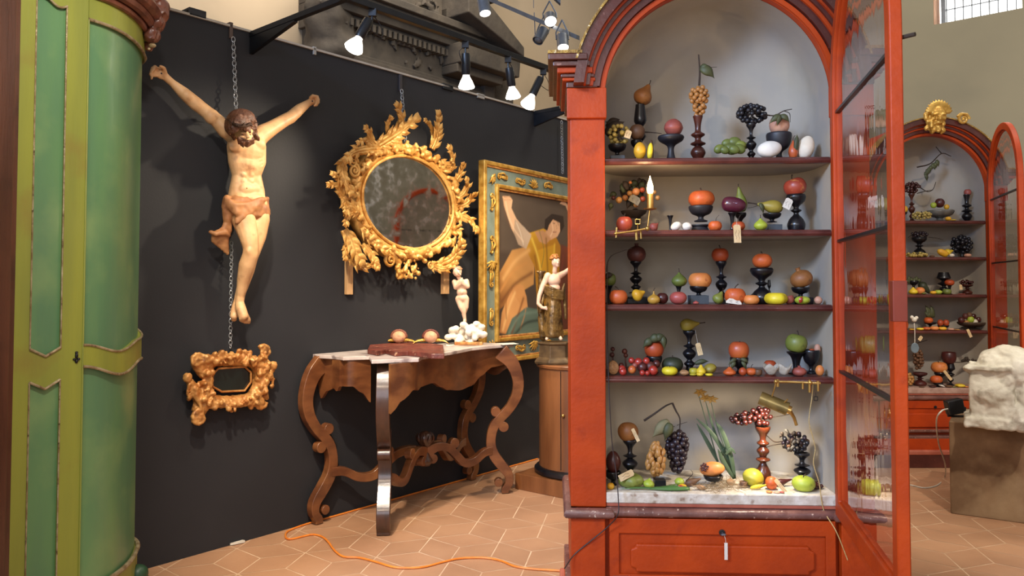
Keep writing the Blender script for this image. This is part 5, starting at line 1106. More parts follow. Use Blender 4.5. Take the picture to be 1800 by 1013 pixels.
for (x,y,b_) in ((284,129,.091),(549,178,.099),(427,545,.174)):
    bm=B(); ell(bm,x,y,b_,.005,.003,.005,seg=10); fin('nail_hole',bm,black,CR)
bm=B(); ell(bm,434,331,.186,.004,.003,.004,seg=8); fin('navel',bm,cloth,CR)
# head bowed forward
HX,HYY=425,215
bm=B(); ell(bm,427,227,.245,.050,.058,.062,-12); ell(bm,432,241,.262,.032,.034,.034,-10)
limb(bm,(433,231,.298,.009),(436,240,.318,.011)); ell(bm,426,234,.292,.011,.010,.006); ell(bm,440,233,.287,.010,.010,.006)   # nose, brows
ell(bm,425,241,.280,.012,.010,.009); ell(bm,441,240,.278,.012,.010,.009); limb(bm,(433,245,.300,.005),(438,245,.297,.005)); limb(bm,(405,226,.22,.008),(405,232,.22,.007))
fin('head',sculpt(bm,.0045,1),wood,CR,ang=180)
for x in (425,438): bm=B(); ell(bm,x+1.5,237,.292,.007,.004,.003,seg=10); fin('closed_eye',bm,woodd,CR)
bm=B(); rg=random.Random(5)
ell(bm,424,211,.240,.070,.078,.058,-8); ell(bm,411,220,.21,.045,.055,.06); ell(bm,443,222,.225,.022,.04,.05)
for k in range(46):
    a=rg.uniform(-1.2,1.2); x=424+17*math.sin(a)*1.05; y=200+abs(a)*8+rg.uniform(0,8); b_=.238+.074*math.cos(a)
    limb(bm,(x,y,b_,.009),(x+rg.uniform(-3,3)+a*2,y+10,b_+.014,.0085),(x+a*4+rg.uniform(-2,2),y+20,b_+.004,.006),seg=7)
for (x0,y0,x1,y1) in ((406,220,405,238),(409,224,411,246),(445,222,450,240),(448,236,455,250),(404,228,409,242)): limb(bm,(x0,y0,.21,.011),((x0+x1)/2+2,(y0+y1)/2,.20,.010),(x1,y1,.185,.006),seg=8)
for k in range(30): x=rg.uniform(419,445); y=246+rg.uniform(0,6)-(abs(x-432)*.35); limb(bm,(x,y,.282,.008),(x+rg.uniform(-2,2),y+8,.266,.005),seg=7)
fin('hair_and_beard',sculpt(bm,.0045,0,.002,120),woodd,CR,ang=180)
bm=B()
for j in range(3):
    pts=[]
    for k in range(30): a=2*PI*k/30; pts.append(V(425+20.5*math.sin(a)+math.sin(a*5+j*2)*1,212+9*math.cos(a)+1.6*math.sin(a*4+j*2.1),.24+.104*math.cos(a+.0)))
    tube(bm,pts,.006,6,True)
for k in range(18): a=2*PI*k/18; p=V(425+20.5*math.sin(a),212+9*math.cos(a),.24+.104*math.cos(a)); cap(bm,p,.004,p+(WA*math.sin(a)+WN*math.cos(a)+Vector((0,0,rg.uniform(-.6,.8)))).normalized()*.03,.001,6)
fin('crown_of_thorns',bm,pm('dark_thorn_wood','#3a2416',None,20,.5),CR)
# loincloth
bm=B(); rg=random.Random(9)
ell(bm,421,366,.14,.085,.078,.075); ell(bm,449,372,.135,.080,.072,.075)
for k in range(7):
    t=k/6; limb(bm,(398+t*3,350+t*14,.165,.013),(416,362+t*13,.205,.016),(436,364+t*16-4,.212,.017),(455,352+t*26,.20,.015),(469,350+t*34,.155,.014),seg=9)
for k in range(4): t=k/3; limb(bm,(462-t*2,352+t*5,.19,.014),(446,362+t*6,.216,.015),(428,374+t*8,.215,.014),(416,386+t*6,.20,.011),seg=9)
for k in range(3): limb(bm,(468,358+k*8,.15,.014),(462,368+k*9,.175,.013),(448,378+k*8,.185,.012),seg=9)
limb(bm,(399,348,.14,.018),(396,362,.15,.02),(399,382,.14,.022),(400,396,.13,.02)); 
for k in range(6):
    t=k/5; limb(bm,(398+t*5,388,.13,.014),(394+t*9,402+t*3,.14,.015),(376+t*22,412+t*10,.13,.013),(374+t*26,424+t*22,.11,.010),seg=9)
limb(bm,(370,408,.13,.010),(380,412,.15,.014),(396,408,.155,.014),(402,414,.15,.013))
fin('loincloth',sculpt(bm,.006,1,.003,40),cloth,CR,ang=180)
# ================================================================ small gilded frame (wall, lower left)
rg=random.Random(11)
SF=thing('small_wall_mirror','small heavily carved gilded frame with dark octagonal glass, hanging below the crucified figure','mirror',WW(wa(405),0,wp(405,680).z))
MA=[(346,634),(360,628),(380,622),(405,618),(430,618),(455,622),(470,630)]
bm=B(); b=.05
path=cr_interp([V(x,y,b) for x,y in ((366,668),(368,640),(385,634),(425,634),(450,640),(456,668),(448,694),(430,704),(380,706),(364,694))]+[V(366,668,b)],60)
tube(bm,path[:-1],.042,10,True,.6)
rg=random.Random(12)
for k in range(190):
    t=rg.random(); i=int(t*59); p=path[i]; d=(p-V(409,668,b)); off=rg.uniform(-.02,.055); q=p+d.normalized()*off+WN*rg.uniform(.0,.045)
    ball(bm,q,(rg.uniform(.008,.018),)*3,8)
for (px,py,r_,s_,a_) in ((346,634,.038,1,0),(464,619,.038,-1,2.5),(350,735,.042,1,1),(458,708,.036,-1,0)):
    scroll(bm,V(px,py,.07),r_,WN,a_,1.5,s_,.34)
limb(bm,(346,640,.05,.03),(358,655,.05,.034)); limb(bm,(462,630,.05,.028),(452,645,.05,.03)); limb(bm,(350,728,.05,.026),(362,705,.05,.034),(358,690,.05,.03)); limb(bm,(456,705,.05,.024),(446,690,.05,.028))
for s,hx,hy in ((-1,330,664),(1,480,643)):       # winged figures at the sides
    ell(bm,hx,hy,.075,.024,.022,.026); limb(bm,(hx-s*3,hy+7,.06,.02),(hx-s*12,hy+22,.055,.026),(hx-s*18,hy+40,.05,.022),(hx-s*12,hy+56,.045,.016))
    for k in range(9): limb(bm,(hx-s*6,hy+8+k*2,.065,.007),(hx-s*(14+k),hy+18+k*4,.08,.008),(hx-s*(22+k*.6),hy+22+k*6,.07,.006),seg=6)
    ell(bm,hx-s*2,hy+36,.05,.012,.014,.016); limb(bm,(hx-s*4,hy+12,.08,.008),(hx+s*1,hy+24,.07,.008),(hx-s*2,hy+36,.06,.007),seg=7)
fin('carved_frame',sculpt(bm,.0058,0,.004,70),gold2,SF,ang=180)
bm=B(); oc=[(372,660),(384,648),(430,645),(441,655),(441,672),(430,687),(390,689),(374,680)]; prism(bm,[V(x,y,.038) for x,y in oc],-WN*.01); fin('dark_glass',bm,pm('dark_green_glass','#0f1a18','#0b1412',5,.12,spec=.8),SF,smooth=False)
bm=B(); pts=[V(x,y,.045) for x,y in oc]; tube(bm,pts,.006,8,True); fin('inner_rim',bm,gold2,SF)
# ================================================================ large oval mirror with acanthus frame
MC=wp(712,357,.05); 
OM=thing('oval_mirror','large oval mirror in a wild gilded acanthus leaf frame, hanging on the black wall','mirror',MC)
Ea,Eb=(wa(791,357,.06)-wa(633,357,.06))/2,(wp(712,278,.06).z-wp(712,437,.06).z)/2
mc_a=(wa(791,357,.06)+wa(633,357,.06))/2
TI=R(-4)
def mo(t,s=1,b=.06,e=0):
    x=(Ea+e)*s*math.cos(t); z=(Eb+e)*s*math.sin(t); xr=x*math.cos(TI)-z*math.sin(TI); zr=x*math.sin(TI)+z*math.cos(TI); return WW(mc_a+xr,b,MC.z+zr)
mir=bpy.data.materials.new('foxed_mirror'); mir.use_nodes=True; nt=mir.node_tree; bs=nt.nodes['Principled BSDF']; bs.inputs['Metallic'].default_value=1; bs.inputs['Roughness'].default_value=.06
nz=nt.nodes.new('ShaderNodeTexNoise'); nz.inputs['Scale'].default_value=16; nz.inputs['Detail'].default_value=8; tc=nt.nodes.new('ShaderNodeTexCoord'); nt.links.new(tc.outputs['Object'],nz.inputs[0])
r1=nt.nodes.new('ShaderNodeValToRGB'); r1.color_ramp.elements[0].position=.38; r1.color_ramp.elements[0].color=(.62,.58,.54,1); r1.color_ramp.elements[1].position=.62; r1.color_ramp.elements[1].color=(.78,.76,.74,1); e_=r1.color_ramp.elements.new(.7); e_.color=(.35,.33,.3,1)
nt.links.new(nz.outputs[0],r1.inputs[0]); nt.links.new(r1.outputs[0],bs.inputs['Base Color'])
r2=nt.nodes.new('ShaderNodeMapRange'); r2.inputs[1].default_value=.45; r2.inputs[2].default_value=.75; r2.inputs[3].default_value=.04; r2.inputs[4].default_value=.35; nt.links.new(nz.outputs[0],r2.inputs[0]); nt.links.new(r2.outputs[0],bs.inputs['Roughness'])
bm=B(); prism(bm,[mo(2*PI*k/64,1,.075,.012) for k in range(64)],-WN*.006); fin('mirror_glass',bm,mir,OM,smooth=False)
bm=B(); tube(bm,[mo(2*PI*k/72,1,.088,.006) for k in range(72)],.011,8,True); fin('inner_rim',bm,gold,OM,ang=180)
bm=B()
N=72; rows=[]
for k in range(N):
    t=2*PI*k/N; rows.append([bm.verts.new(mo(t,1,b_,e_)) for e_,b_ in ((.01,.03),(.012,.082),(.03,.092),(.055,.085),(.085,.06),(.09,.01))])
for i in range(N):
    a,b_=rows[i],rows[(i+1)%N]
    for k in range(6): bm.faces.new((a[k],a[(k+1)%6],b_[(k+1)%6],b_[k]))
fin('frame_ring',bm,gold,OM,ang=180)
rg=random.Random(21); bm=B()
for k in range(150):
    t=rg.uniform(0,2*PI); 
    if rg.random()<.35: t=rg.uniform(R(50),R(120))
    p=mo(t,1,rg.uniform(.085,.115),rg.uniform(.03,.095)); r_=rg.uniform(.010,.022); ball(bm,p,(r_,r_,r_*rg.uniform(.7,1.3)),8)
for k in range(36): t=2*PI*k/36+rg.uniform(-.05,.05); p=mo(t,1,.09,.04); q=mo(t+rg.choice([-.14,.14]),1,.11,.085); leaflet(bm,p,q,(p+q)/2+WN*.03,WN,.016,.008,7)
fin('fruit_garland',sculpt(bm,.006,0,.002,80),gold2 if 0 else gold,OM,ang=180)
LV=[([(661,258),(680,246),(700,232),(728,208)],24,5,.3),([(692,236),(702,222),(701,205),(690,186)],18,4,.5),([(684,240),(680,228),(680,215),(684,207)],11,3,.4),
 ([(664,258),(650,252),(640,246),(624,252)],13,3,.5),([(655,254),(650,244),(646,232),(636,226)],14,4,.5),([(672,262),(650,262),(620,268),(602,282)],20,4,.3),([(604,282),(598,298),(602,318),(610,340)],20,4,.4),
 ([(758,262),(764,246),(766,228),(764,200)],20,5,.4),([(760,240),(758,226),(750,216),(742,212)],11,3,.5),([(768,286),(790,290),(792,275),(782,260)],16,4,.5),([(776,300),(790,300),(796,290),(790,282)],11,3,.5),
 ([(792,330),(800,318),(806,304),(806,290)],16,4,.6),([(796,352),(812,342),(818,326),(812,316)],16,4,.6),([(794,366),(814,360),(824,350),(826,342)],16,4,.6),([(790,384),(808,380),(824,390),(828,408)],18,4,.7),
 ([(784,402),(796,402),(806,410),(802,426)],15,3,.5),([(764,468),(786,460),(798,446),(806,426)],22,5,.4),([(752,462),(768,472),(784,472),(798,462)],15,4,.4),
 ([(606,350),(596,338),(588,326),(570,326)],15,4,.6),([(608,338),(600,326),(592,314),(578,306)],13,4,.5),([(632,380),(618,366),(606,364),(598,374)],17,4,.7),([(628,372),(616,374),(606,382),(600,396)],14,3,.6),
 ([(604,404),(612,420),(618,438),(630,462)],22,5,.3),([(612,430),(606,436),(602,444),(600,456)],13,3,.6),([(636,430),(648,444),(654,456),(658,472)],16,4,.4),([(614,446),(624,464),(640,470),(658,462)],15,4,.4),
 ([(636,400),(646,416),(660,430),(676,444)],17,4,.3),([(600,345),(604,352),(602,364),(604,378)],16,4,.4)]
for P_,w_,n_,cu in LV:
    bm=B(); P3=[wp(x,y,.07+.012*i) for i,(x,y) in enumerate(P_)]; acanthus(bm,P3,WN,w_*.0026,cu*1.5,n_,rg); fin('acanthus_leaf',bm,gold,OM,ang=60)
for (px,py,r_,s_,a_) in ((685,458,.05,1,.3),(756,466,.03,-1,1),(622,300,.045,-1,1.5),(620,285,.04,1,0)):
    bm=B(); scroll(bm,wp(px,py,.09),r_,WN,a_,1.8,s_,.26); fin('scroll',bm,gold,OM,ang=180)
bm=B(); limb(bm,(672,440,.07,.022),(690,446,.08,.026),(700,462,.085,.022)); limb(bm,(712,440,.07,.03),(735,446,.08,.034),(752,438,.08,.028))
for k in range(46): ball(bm,wp(rg.uniform(694,736),rg.uniform(456,492)-abs(rg.gauss(0,3)),rg.uniform(.06,.11)),(rg.uniform(.008,.018),)*3,8)
for k in range(10): x=rg.uniform(698,732);y=rg.uniform(468,494); leaflet(bm,wp(x,y-8,.08),wp(x+rg.uniform(-10,10),y+4,.10),wp(x,y-2,.12),WN,.014,.008,7)
fin('flower_drop',sculpt(bm,.0055,0,.002,80),gold,OM,ang=180)
pine=pm('raw_pine_batten','#c9a172','#b88c5c',6,.6,stretch=(8,8,1))
for x,y0,y1,l_ in ((616,452,518,'raw pine batten hanging below the left of the oval mirror'),(785,460,517,'raw pine batten hanging below the right of the oval mirror, by the putto head')):
    bm=B(); wb(bm,x-5,x+5,y0,y1,.0,.03); o=fin('wooden_batten',bm,pine,loc=wp(x,y0,0),smooth=False,bevel=.002); props(o,l_,'batten')
# ================================================================ framed painting
pd=math.atan2(1,0); pang=R(90-34.5); PD=Vector((math.cos(pang),math.sin(pang),0)); PN=Vector((PD.y,-PD.x,0))
P0=wp(846,460,.165)
def pp(px,py,b=0): return onp(px,py,P0+PN*b,PN)
def pc(px,py,b=0): q=pp(px,py,b)-P0; return q.dot(PD),q.z+P0.z
def PPt(x,z,b=0): q=P0+PD*x+PN*b; return Vector((q.x,q.y,z))
ztop=pp(847,281).z; zbot=pp(888,637).z; PWd=1.42; fw=pc(880,460)[0]; zi=pp(882,336).z; fw2=ztop-zi
PT=thing('framed_painting','large painting of a woman in yellow raising her arm, in a grey-blue gilt frame','painting',PPt(0,zbot))
fg=pm('grey_blue_frame_paint','#77847a','#626f66',8,.5,bump=.1,bsc=40)
ped=lambda e,b:[PPt(e,zbot+e,b),PPt(PWd-e,zbot+e,b),PPt(PWd-e,ztop-e,b),PPt(e,ztop-e,b)]
def fr(name,e0,e1,b0_,b1_,mat,**k):
    bm=B(); ringsolid(bm,ped(e0,b0_),ped(e1,b0_),PN*(b1_-b0_)); return fin(name,bm,mat,PT,smooth=False,**k)
fr('outer_gilt_moulding',0,.032,-.03,.03,goldb,bevel=.008); fr('outer_gilt_step',.03,.045,-.03,.018,gold2,bevel=.004); fr('painted_frieze',.044,fw2-.042,-.03,.006,fg); fr('inner_gilt_moulding',fw2-.045,fw2-.015,-.03,.03,goldb,bevel=.008); fr('inner_gilt_slip',fw2-.016,fw2,-.03,.016,gold2,bevel=.004)
m_=fw2/2
def orn(cx_,cz_,ang,kind):
    bm=B()
    c_=PPt(cx_,cz_,.014); d=PD*math.cos(ang)+Vector((0,0,math.sin(ang)))
    s_=PD*-math.sin(ang)+Vector((0,0,math.cos(ang)))
    if kind=='shell':
        for k in range(7): a=R(-78+26*k); q=d*math.cos(a)+s_*math.sin(a); leaflet(bm,c_-d*.03,c_-d*.03+q*.075,c_-d*.03+q*.04+PN*.02,PN,.011,.006,7)
        ball(bm,c_-d*.03,.012,8)
    elif kind=='scroll':
        scroll(bm,c_,.026,PN,ang,1.4,1,.28); scroll(bm,c_+d*.09,.018,PN,ang+2,1.3,-1,.3); tube(bm,cr_interp([c_+s_*.02,c_+d*.04+s_*.028+PN*.012,c_+d*.08+s_*.01],8),.008,7)
        leaflet(bm,c_+d*.02,c_+d*.10-s_*.02,c_+d*.06+PN*.02,PN,.012,.006,7)
    else:
        for k in range(5): a=R(-80+40*k); q=d*math.cos(a)+s_*math.sin(a); leaflet(bm,c_,c_+q*.055,c_+q*.03+PN*.02,PN,.012,.006,7)
    fin('gilt_ornament',bm,goldb,PT,ang=60)
zz=lambda py: pp(862,py).z
for z_,a_,k_ in ((zz(312),R(-45),'palm'),(zz(345),-PI/2,'scroll'),(zz(420),-PI/2,'scroll'),(zz(468),-PI/2,'shell'),(zz(500),PI/2,'scroll'),(zz(568),PI/2,'scroll'),(zz(610),R(45),'palm')): orn(m_+.005,z_,a_,k_)
for x_,a_,k_ in ((.20,0,'scroll'),(.52,PI,'scroll'),(.66,PI/2,'shell'),(.84,0,'scroll')): orn(x_,ztop-m_,a_,k_); orn(x_,zbot+m_,-a_,k_)
# canvas painted as colour fields on a fine grid
x0,x1,z0,z1=fw2-.002,PWd-fw2+.002,zbot+fw2-.002,ztop-fw2+.002
NX,NZ=150,150; U,Z=np.meshgrid(np.linspace(x0,x1,NX),np.linspace(z0,z1,NZ)); C=np.zeros((NZ,NX,3)); 
def L3(h): return np.array(lin(h)[:3])
C[:]=L3('#46382e'); C+=(np.sin(U*5+Z*3)*.004)[...,None]
def poly(pix,col,soft=.02,hi=None,hdir=(1,1)):
    P_=[pc(x,y) for x,y in pix]; n=len(P_); ins=np.zeros(U.shape,bool); dm=np.full(U.shape,9.)
    for i in range(n):
        (ax,az_),(bx,bz)=P_[i],P_[(i+1)%n]
        c_=((az_>Z)!=(bz>Z))&(U<(bx-ax)*(Z-az_)/((bz-az_) or 1e-9)+ax); ins^=c_
        dx,dz=bx-ax,bz-az_; t=np.clip(((U-ax)*dx+(Z-az_)*dz)/(dx*dx+dz*dz+1e-12),0,1); dm=np.minimum(dm,np.hypot(U-ax-t*dx,Z-az_-t*dz))
    sd=np.where(ins,dm,-dm); m=np.clip(sd/soft+.5,0,1)[...,None]; col=L3(col)
    c_=col*np.ones_like(C)
    if hi is not None:
        g=((U-P_[0][0])*hdir[0]+(Z-P_[0][1])*hdir[1])/.35; c_=c_+(L3(hi)-col)*np.clip(.5+g,0,1)[...,None]
    C[:]=C*(1-m)+c_*m
poly([(880,340),(1010,370),(1010,470),(880,440)],'#54463a',.05)
poly([(878,480),(900,440),(925,434),(940,452),(938,500),(905,520),(878,545)],'#8c5a2c',.012,'#c08a4c',(1,1))
poly([(878,585),(882,550),(898,508),(915,500),(925,520),(930,560),(905,590)],'#9a5a2c',.012,'#d09458',(1,.6))
poly([(898,512),(905,500),(920,502),(926,525),(920,545),(910,528)],'#c98c50',.008)
poly([(888,590),(900,560),(925,540),(950,545),(960,575),(955,592)],'#2c3a30',.012,'#56685a',(1,1))
poly([(922,425),(930,410),(955,402),(975,412),(985,432),(990,470),(975,560),(945,545),(940,470),(928,445)],'#b07818',.010,'#e0ae30',(-.5,1))
poly([(945,440),(975,430),(978,470),(970,500),(950,490)],'#c9921f',.015)
poly([(883,345),(896,345),(901,352),(899,366),(908,385),(922,402),(934,412),(925,432),(912,426),(899,402),(890,375),(886,362)],'#b98560',.008,'#e0b48c',(1,0))
poly([(905,385),(922,400),(934,415),(925,438),(911,430),(903,408)],'#a08064',.008,'#cdb49a',(1,.5))
poly([(960,405),(962,392),(970,382),(984,384),(988,400),(980,416),(968,422),(955,418)],'#b07c54',.008,'#dcaa80',(1,0))
poly([(957,402),(958,386),(970,376),(990,380),(992,398),(985,410),(984,392),(972,386),(965,396),(962,406)],'#2c1e16',.006)
poly([(940,408),(955,405),(968,420),(960,430),(948,425)],'#c08c60',.008)
poly([(984,358),(994,362),(1010,400),(1012,380),(990,350)],'#c9a080',.006)
poly([(986,430),(1010,440),(1020,600),(975,600),(980,520)],'#5a2a1c',.02,'#7c3c28')
poly([(1010,350),(1120,380),(1120,600),(1015,600)],'#3c2e26',.03); poly([(1015,470),(1060,440),(1100,500),(1080,590),(1020,590)],'#7a5a3c',.03,'#a07c54')
def fold(pts,col,w=.012,op=.6):
    P_=[pc(x,y) for x,y in pts]; P_=[(v.x,v.y) for v in cr_interp([(a,b,0) for a,b in P_],14)]; dm=np.full(U.shape,9.)
    for (ax,az_),(bx,bz) in zip(P_,P_[1:]):
        dx,dz=bx-ax,bz-az_; t=np.clip(((U-ax)*dx+(Z-az_)*dz)/(dx*dx+dz*dz+1e-12),0,1); dm=np.minimum(dm,np.hypot(U-ax-t*dx,Z-az_-t*dz))
    m=(np.exp(-(dm/w)**2)*op)[...,None]; C[:]=C*(1-m)+L3(col)*m
for pts,col,w_,op in (([(885,490),(905,460),(930,440)],'#dca868',.02,.7),([(882,530),(905,500),(935,480)],'#6a3c1c',.018,.7),([(880,512),(900,480),(925,462)],'#c88c4c',.014,.6),
 ([(884,580),(895,540),(905,515)],'#e8b878',.014,.7),([(900,585),(912,550),(920,525)],'#6a3818',.014,.7),([(890,560),(890,530),(900,508)],'#7c4820',.008,.6),([(915,578),(924,545),(922,515)],'#c08450',.008,.6),
 ([(895,585),(915,555),(945,548)],'#6c8070',.014,.7),([(905,588),(925,568),(955,562)],'#16201a',.014,.7),([(915,588),(935,578),(956,574)],'#5c6e60',.008,.6),
 ([(935,420),(945,450),(955,500)],'#f0cc50',.014,.7),([(960,420),(962,460),(965,520)],'#7c5210',.014,.7),([(948,405),(956,440),(952,470)],'#5a6a34',.004,.9),([(975,430),(972,470),(966,540)],'#f0c848',.012,.5),([(940,450),(946,490),(950,540)],'#80560f',.010,.6),
 ([(889,355),(894,380),(905,405),(920,425)],'#f0cca8',.008,.6),([(884,350),(887,375),(897,400)],'#6c4630',.005,.6),([(908,392),(915,410),(920,430)],'#e0d0b8',.006,.7),
 ([(970,392),(972,405),(968,415)],'#f0c8a0',.008,.7),([(980,390),(982,396)],'#3c2418',.004,.8),([(972,392),(975,393)],'#3c2418',.004,.8),([(972,408),(978,408)],'#8c3c2c',.004,.8),([(978,396),(979,403)],'#8c5c3c',.003,.7),
 ([(990,450),(985,500),(980,580)],'#7c3424',.014,.6),([(886,346),(897,347)],'#8c5c3c',.003,.8),([(886,351),(898,352)],'#9c6c4c',.003,.7)): fold(pts,col,w_,op)
C=np.clip(C*(1+.05*np.sin(U*23+np.sin(Z*17)*2.1)*np.sin(Z*29+U*7))[...,None],0,1)
me=bpy.data.meshes.new('canvas'); vs_=[PPt(U[j,i],Z[j,i],.0) for j in range(NZ) for i in range(NX)]; iv=wm(PT).inverted()
me.from_pydata([iv@v for v in vs_],[],[(j*NX+i,j*NX+i+1,(j+1)*NX+i+1,(j+1)*NX+i) for j in range(NZ-1) for i in range(NX-1)])
at=me.color_attributes.new('paint','FLOAT_COLOR','POINT'); at.data.foreach_set('color',np.concatenate([C.reshape(-1,3),np.ones((NZ*NX,1))],1).astype(np.float32).ravel())
cm=bpy.data.materials.new('oil_paint'); cm.use_nodes=True; va_=cm.node_tree.nodes.new('ShaderNodeVertexColor'); va_.layer_name='paint'; cm.node_tree.links.new(va_.outputs[0],cm.node_tree.nodes['Principled BSDF'].inputs[0]); cm.node_tree.nodes['Principled BSDF'].inputs['Roughness'].default_value=.55
me.materials.append(cm); o=bpy.data.objects.new('canvas',me); COL.objects.link(o); o.parent=PT; md=o.modifiers.new('t','SOLIDIFY'); md.thickness=.004
# ================================================================ console table
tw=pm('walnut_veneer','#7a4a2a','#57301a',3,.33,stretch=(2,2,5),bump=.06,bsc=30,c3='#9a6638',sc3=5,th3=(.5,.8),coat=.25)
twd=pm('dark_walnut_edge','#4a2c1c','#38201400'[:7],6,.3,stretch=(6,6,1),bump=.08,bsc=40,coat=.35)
marb=pm('worn_marble_top','#d6c8c0','#b9a8a0',9,.28,bump=.04,bsc=40,c3='#8c7c78',sc3=7,th3=(.56,.62))
TZ=wp(552,623,.02).z
def tab(px,py,z=None): q=onz(px,py,TZ if z is None else z); v=q-W0; return v.dot(WA),v.dot(WN)
fp=[tab(*p) for p in ((649,626),(653,633),(736,630),(744,625.5),(775,621),(800,617),(830,611),(860,608),(902,604.5))]
aL_=wa(552,622,.02); aR_=fp[-1][0]+.02
CT=thing('console_table','walnut console table with marble top, scrolled cut legs and wavy stretchers, against the black wall','table',WW((fp[0][0]+fp[-1][0])/2,.25,0))
top=[(aL_,.006),(aL_-.005,.06)]+[(aL_+.02,.16),(aL_+.01,.28)]+fp+[(aR_-.06,.2),(aR_-.12,.006)]
bm=B(); prism(bm,[WW(a,b,TZ-.022) for a,b in top],(0,0,.022)); fin('marble_top',bm,marb,CT,smooth=False,bevel=.004)
lf_a,lf_b=[(onz(674,941)-W0).dot(v) for v in (WA,WN)]; rf_a,rf_b=[(onz(888,867)-W0).dot(v) for v in (WA,WN)]
lb_a,lb_b=(onz(556,921)-W0).dot(WA),.05; rb_a,rb_b=wa(829,843,.05),.05
HT=TZ-.022
def apron(pts,drops,th=.02,name='apron'):
    P=[Vector((a,b,0)) for a,b in pts]; Q=cr_interp(P,40); bm=B(); rows=[]
    for i,p in enumerate(Q):
        t=i/39; k=0
        while k<len(drops)-2 and drops[k+1][0]<t: k+=1
        (t0,d0),(t1,d1)=drops[k],drops[k+1]; u=(t-t0)/(t1-t0+1e-9); u=max(0,min(1,u)); u=u*u*(3-2*u); dr=d0+(d1-d0)*u
        d=(Q[min(i+1,39)]-Q[max(i-1,0)]).normalized(); nn=Vector((d.y,-d.x,0)); a=p; b=p-nn*th*(1 if nn.y>0 else -1)
        rows.append([bm.verts.new(WW(v.x,v.y,z)) for v,z in ((a,HT),(a,HT-dr),(b,HT-dr),(b,HT))])
    for a,b in zip(rows,rows[1:]):
        for k in range(4): bm.faces.new((a[k],a[(k+1)%4],b[(k+1)%4],b[k]))
    bm.faces.new(rows[0]); bm.faces.new(rows[-1][::-1]); fin(name,bm,tw,CT,ang=50)
ins=.035
fr_=[(a,b-ins) for a,b in fp[2:]]
apron([(fp[1][0]+.06,fp[2][1]-ins-.0)]+fr_,[(0,.27),(.07,.20),(.14,.155),(.24,.165),(.27,.185),(.30,.165),(.40,.155),(.47,.19),(.55,.22),(.66,.245),(.75,.235),(.83,.18),(.90,.13),(1,.12)])
apron([(aL_+.03,.01),(aL_+.045,.15),(aL_+.04,.28),(fp[0][0]+.03,fp[0][1]-.02)],[(0,.14),(.08,.24),(.2,.19),(.38,.165),(.5,.18),(.56,.15),(.75,.15),(.88,.19),(1,.25)])
apron([(aR_-.15,.01),(aR_-.10,.15),(fp[-1][0]-.03,fp[-1][1]-.03)],[(0,.14),(.2,.2),(.5,.16),(.8,.2),(1,.15)])
PATH=[(-.03,HT-.02,.11),(.045,.87,.09),(.085,.76,.075),(.078,.66,.07),(.03,.57,.062),(-.035,.50,.062),(-.080,.44,.062),(-.098,.35,.062),(-.082,.27,.068),(-.035,.20,.068),(.02,.13,.06),(.025,.07,.05),(0.0,.03,.048),(-.002,.004,.048)]
def board(bm,path,org,du,th):
    du=Vector(du).normalized(); dn=du.cross(Vector((0,0,1))); P=cr_interp([(u,z,w) for u,z,w in path],44); rows=[]
    for i,p in enumerate(P):
        q=P[min(i+1,43)]-P[max(i-1,0)]; d=Vector((q.x,q.y)).normalized(); n=Vector((-d.y,d.x))*p.z/2
        rows.append([bm.verts.new(org+du*(p.x+s*n.x)+Vector((0,0,max(.001,p.y+s*n.y)))+dn*t*th/2) for s,t in ((1,1),(-1,1),(-1,-1),(1,-1))])
    for a,b in zip(rows,rows[1:]):
        for k in range(4): bm.faces.new((a[k],a[(k+1)%4],b[(k+1)%4],b[k]))
    bm.faces.new(rows[0]); bm.faces.new(rows[-1][::-1])
def knob(bm,org,du,u,z,r,th):
    du=Vector(du).normalized(); dn=du.cross(Vector((0,0,1))); c_=org+du*u+Vector((0,0,z)); M=Matrix.Translation(c_-dn*th/2)@dn.to_track_quat('Z','Y').to_matrix().to_4x4(); lathe(bm,[(0,0),(r,.0),(r,th),(0,th)],18,M,cap=False)
dgR=(WA+WN).normalized(); dgL=(WN-WA).normalized()
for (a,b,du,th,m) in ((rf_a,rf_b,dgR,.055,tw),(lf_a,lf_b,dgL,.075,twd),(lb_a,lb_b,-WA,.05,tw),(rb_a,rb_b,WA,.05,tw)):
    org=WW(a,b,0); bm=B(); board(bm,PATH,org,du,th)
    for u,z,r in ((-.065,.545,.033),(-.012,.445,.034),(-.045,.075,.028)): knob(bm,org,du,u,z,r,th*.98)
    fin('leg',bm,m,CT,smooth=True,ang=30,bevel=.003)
ca=(lf_a+rf_a)/2; cb=.26; print('CENTER',ca,cb,lf_a,rf_a)
for (a,b,du) in ((rf_a,rf_b,dgR),(lf_a,lf_b,dgL),(lb_a,lb_b,-WA),(rb_a,rb_b,WA)):
    A=WW(a,b,0)-Vector(du)*.08; Cc=WW(ca,cb,0); d=(A-Cc); L_=d.length; bm=B()
    board(bm,[(0,.33,.07),(.15*L_,.36,.055),(.3*L_,.35,.05),(.42*L_,.30,.05),(.55*L_,.235,.052),(.7*L_,.235,.05),(.85*L_,.28,.05),(L_,.29,.055)],Cc,d,.045)
    knob(bm,Cc,d,.40*L_,.37,.034,.044); knob(bm,Cc,d,.10*L_,.29,.03,.044); fin('stretcher',bm,tw,CT,ang=30,bevel=.003)
bm=B(); lathe(bm,dense([(.03,.25),(.05,.28),(.035,.31),(.02,.36),(.04,.385),(.048,.41),(.045,.44),(.02,.465),(0,.47)],22),20,Matrix.Translation(WW(ca,cb,0)))
for k in range(8): a_=k*PI/4; dv=Vector((math.cos(a_),math.sin(a_),0)); c_=WW(ca,cb,.39); leaflet(bm,c_+dv*.03,c_+dv*.045+Vector((0,0,.07)),c_+dv*.065+Vector((0,0,.03)),dv,.016,.006,7)
fin('finial',bm,twd,CT,ang=60)
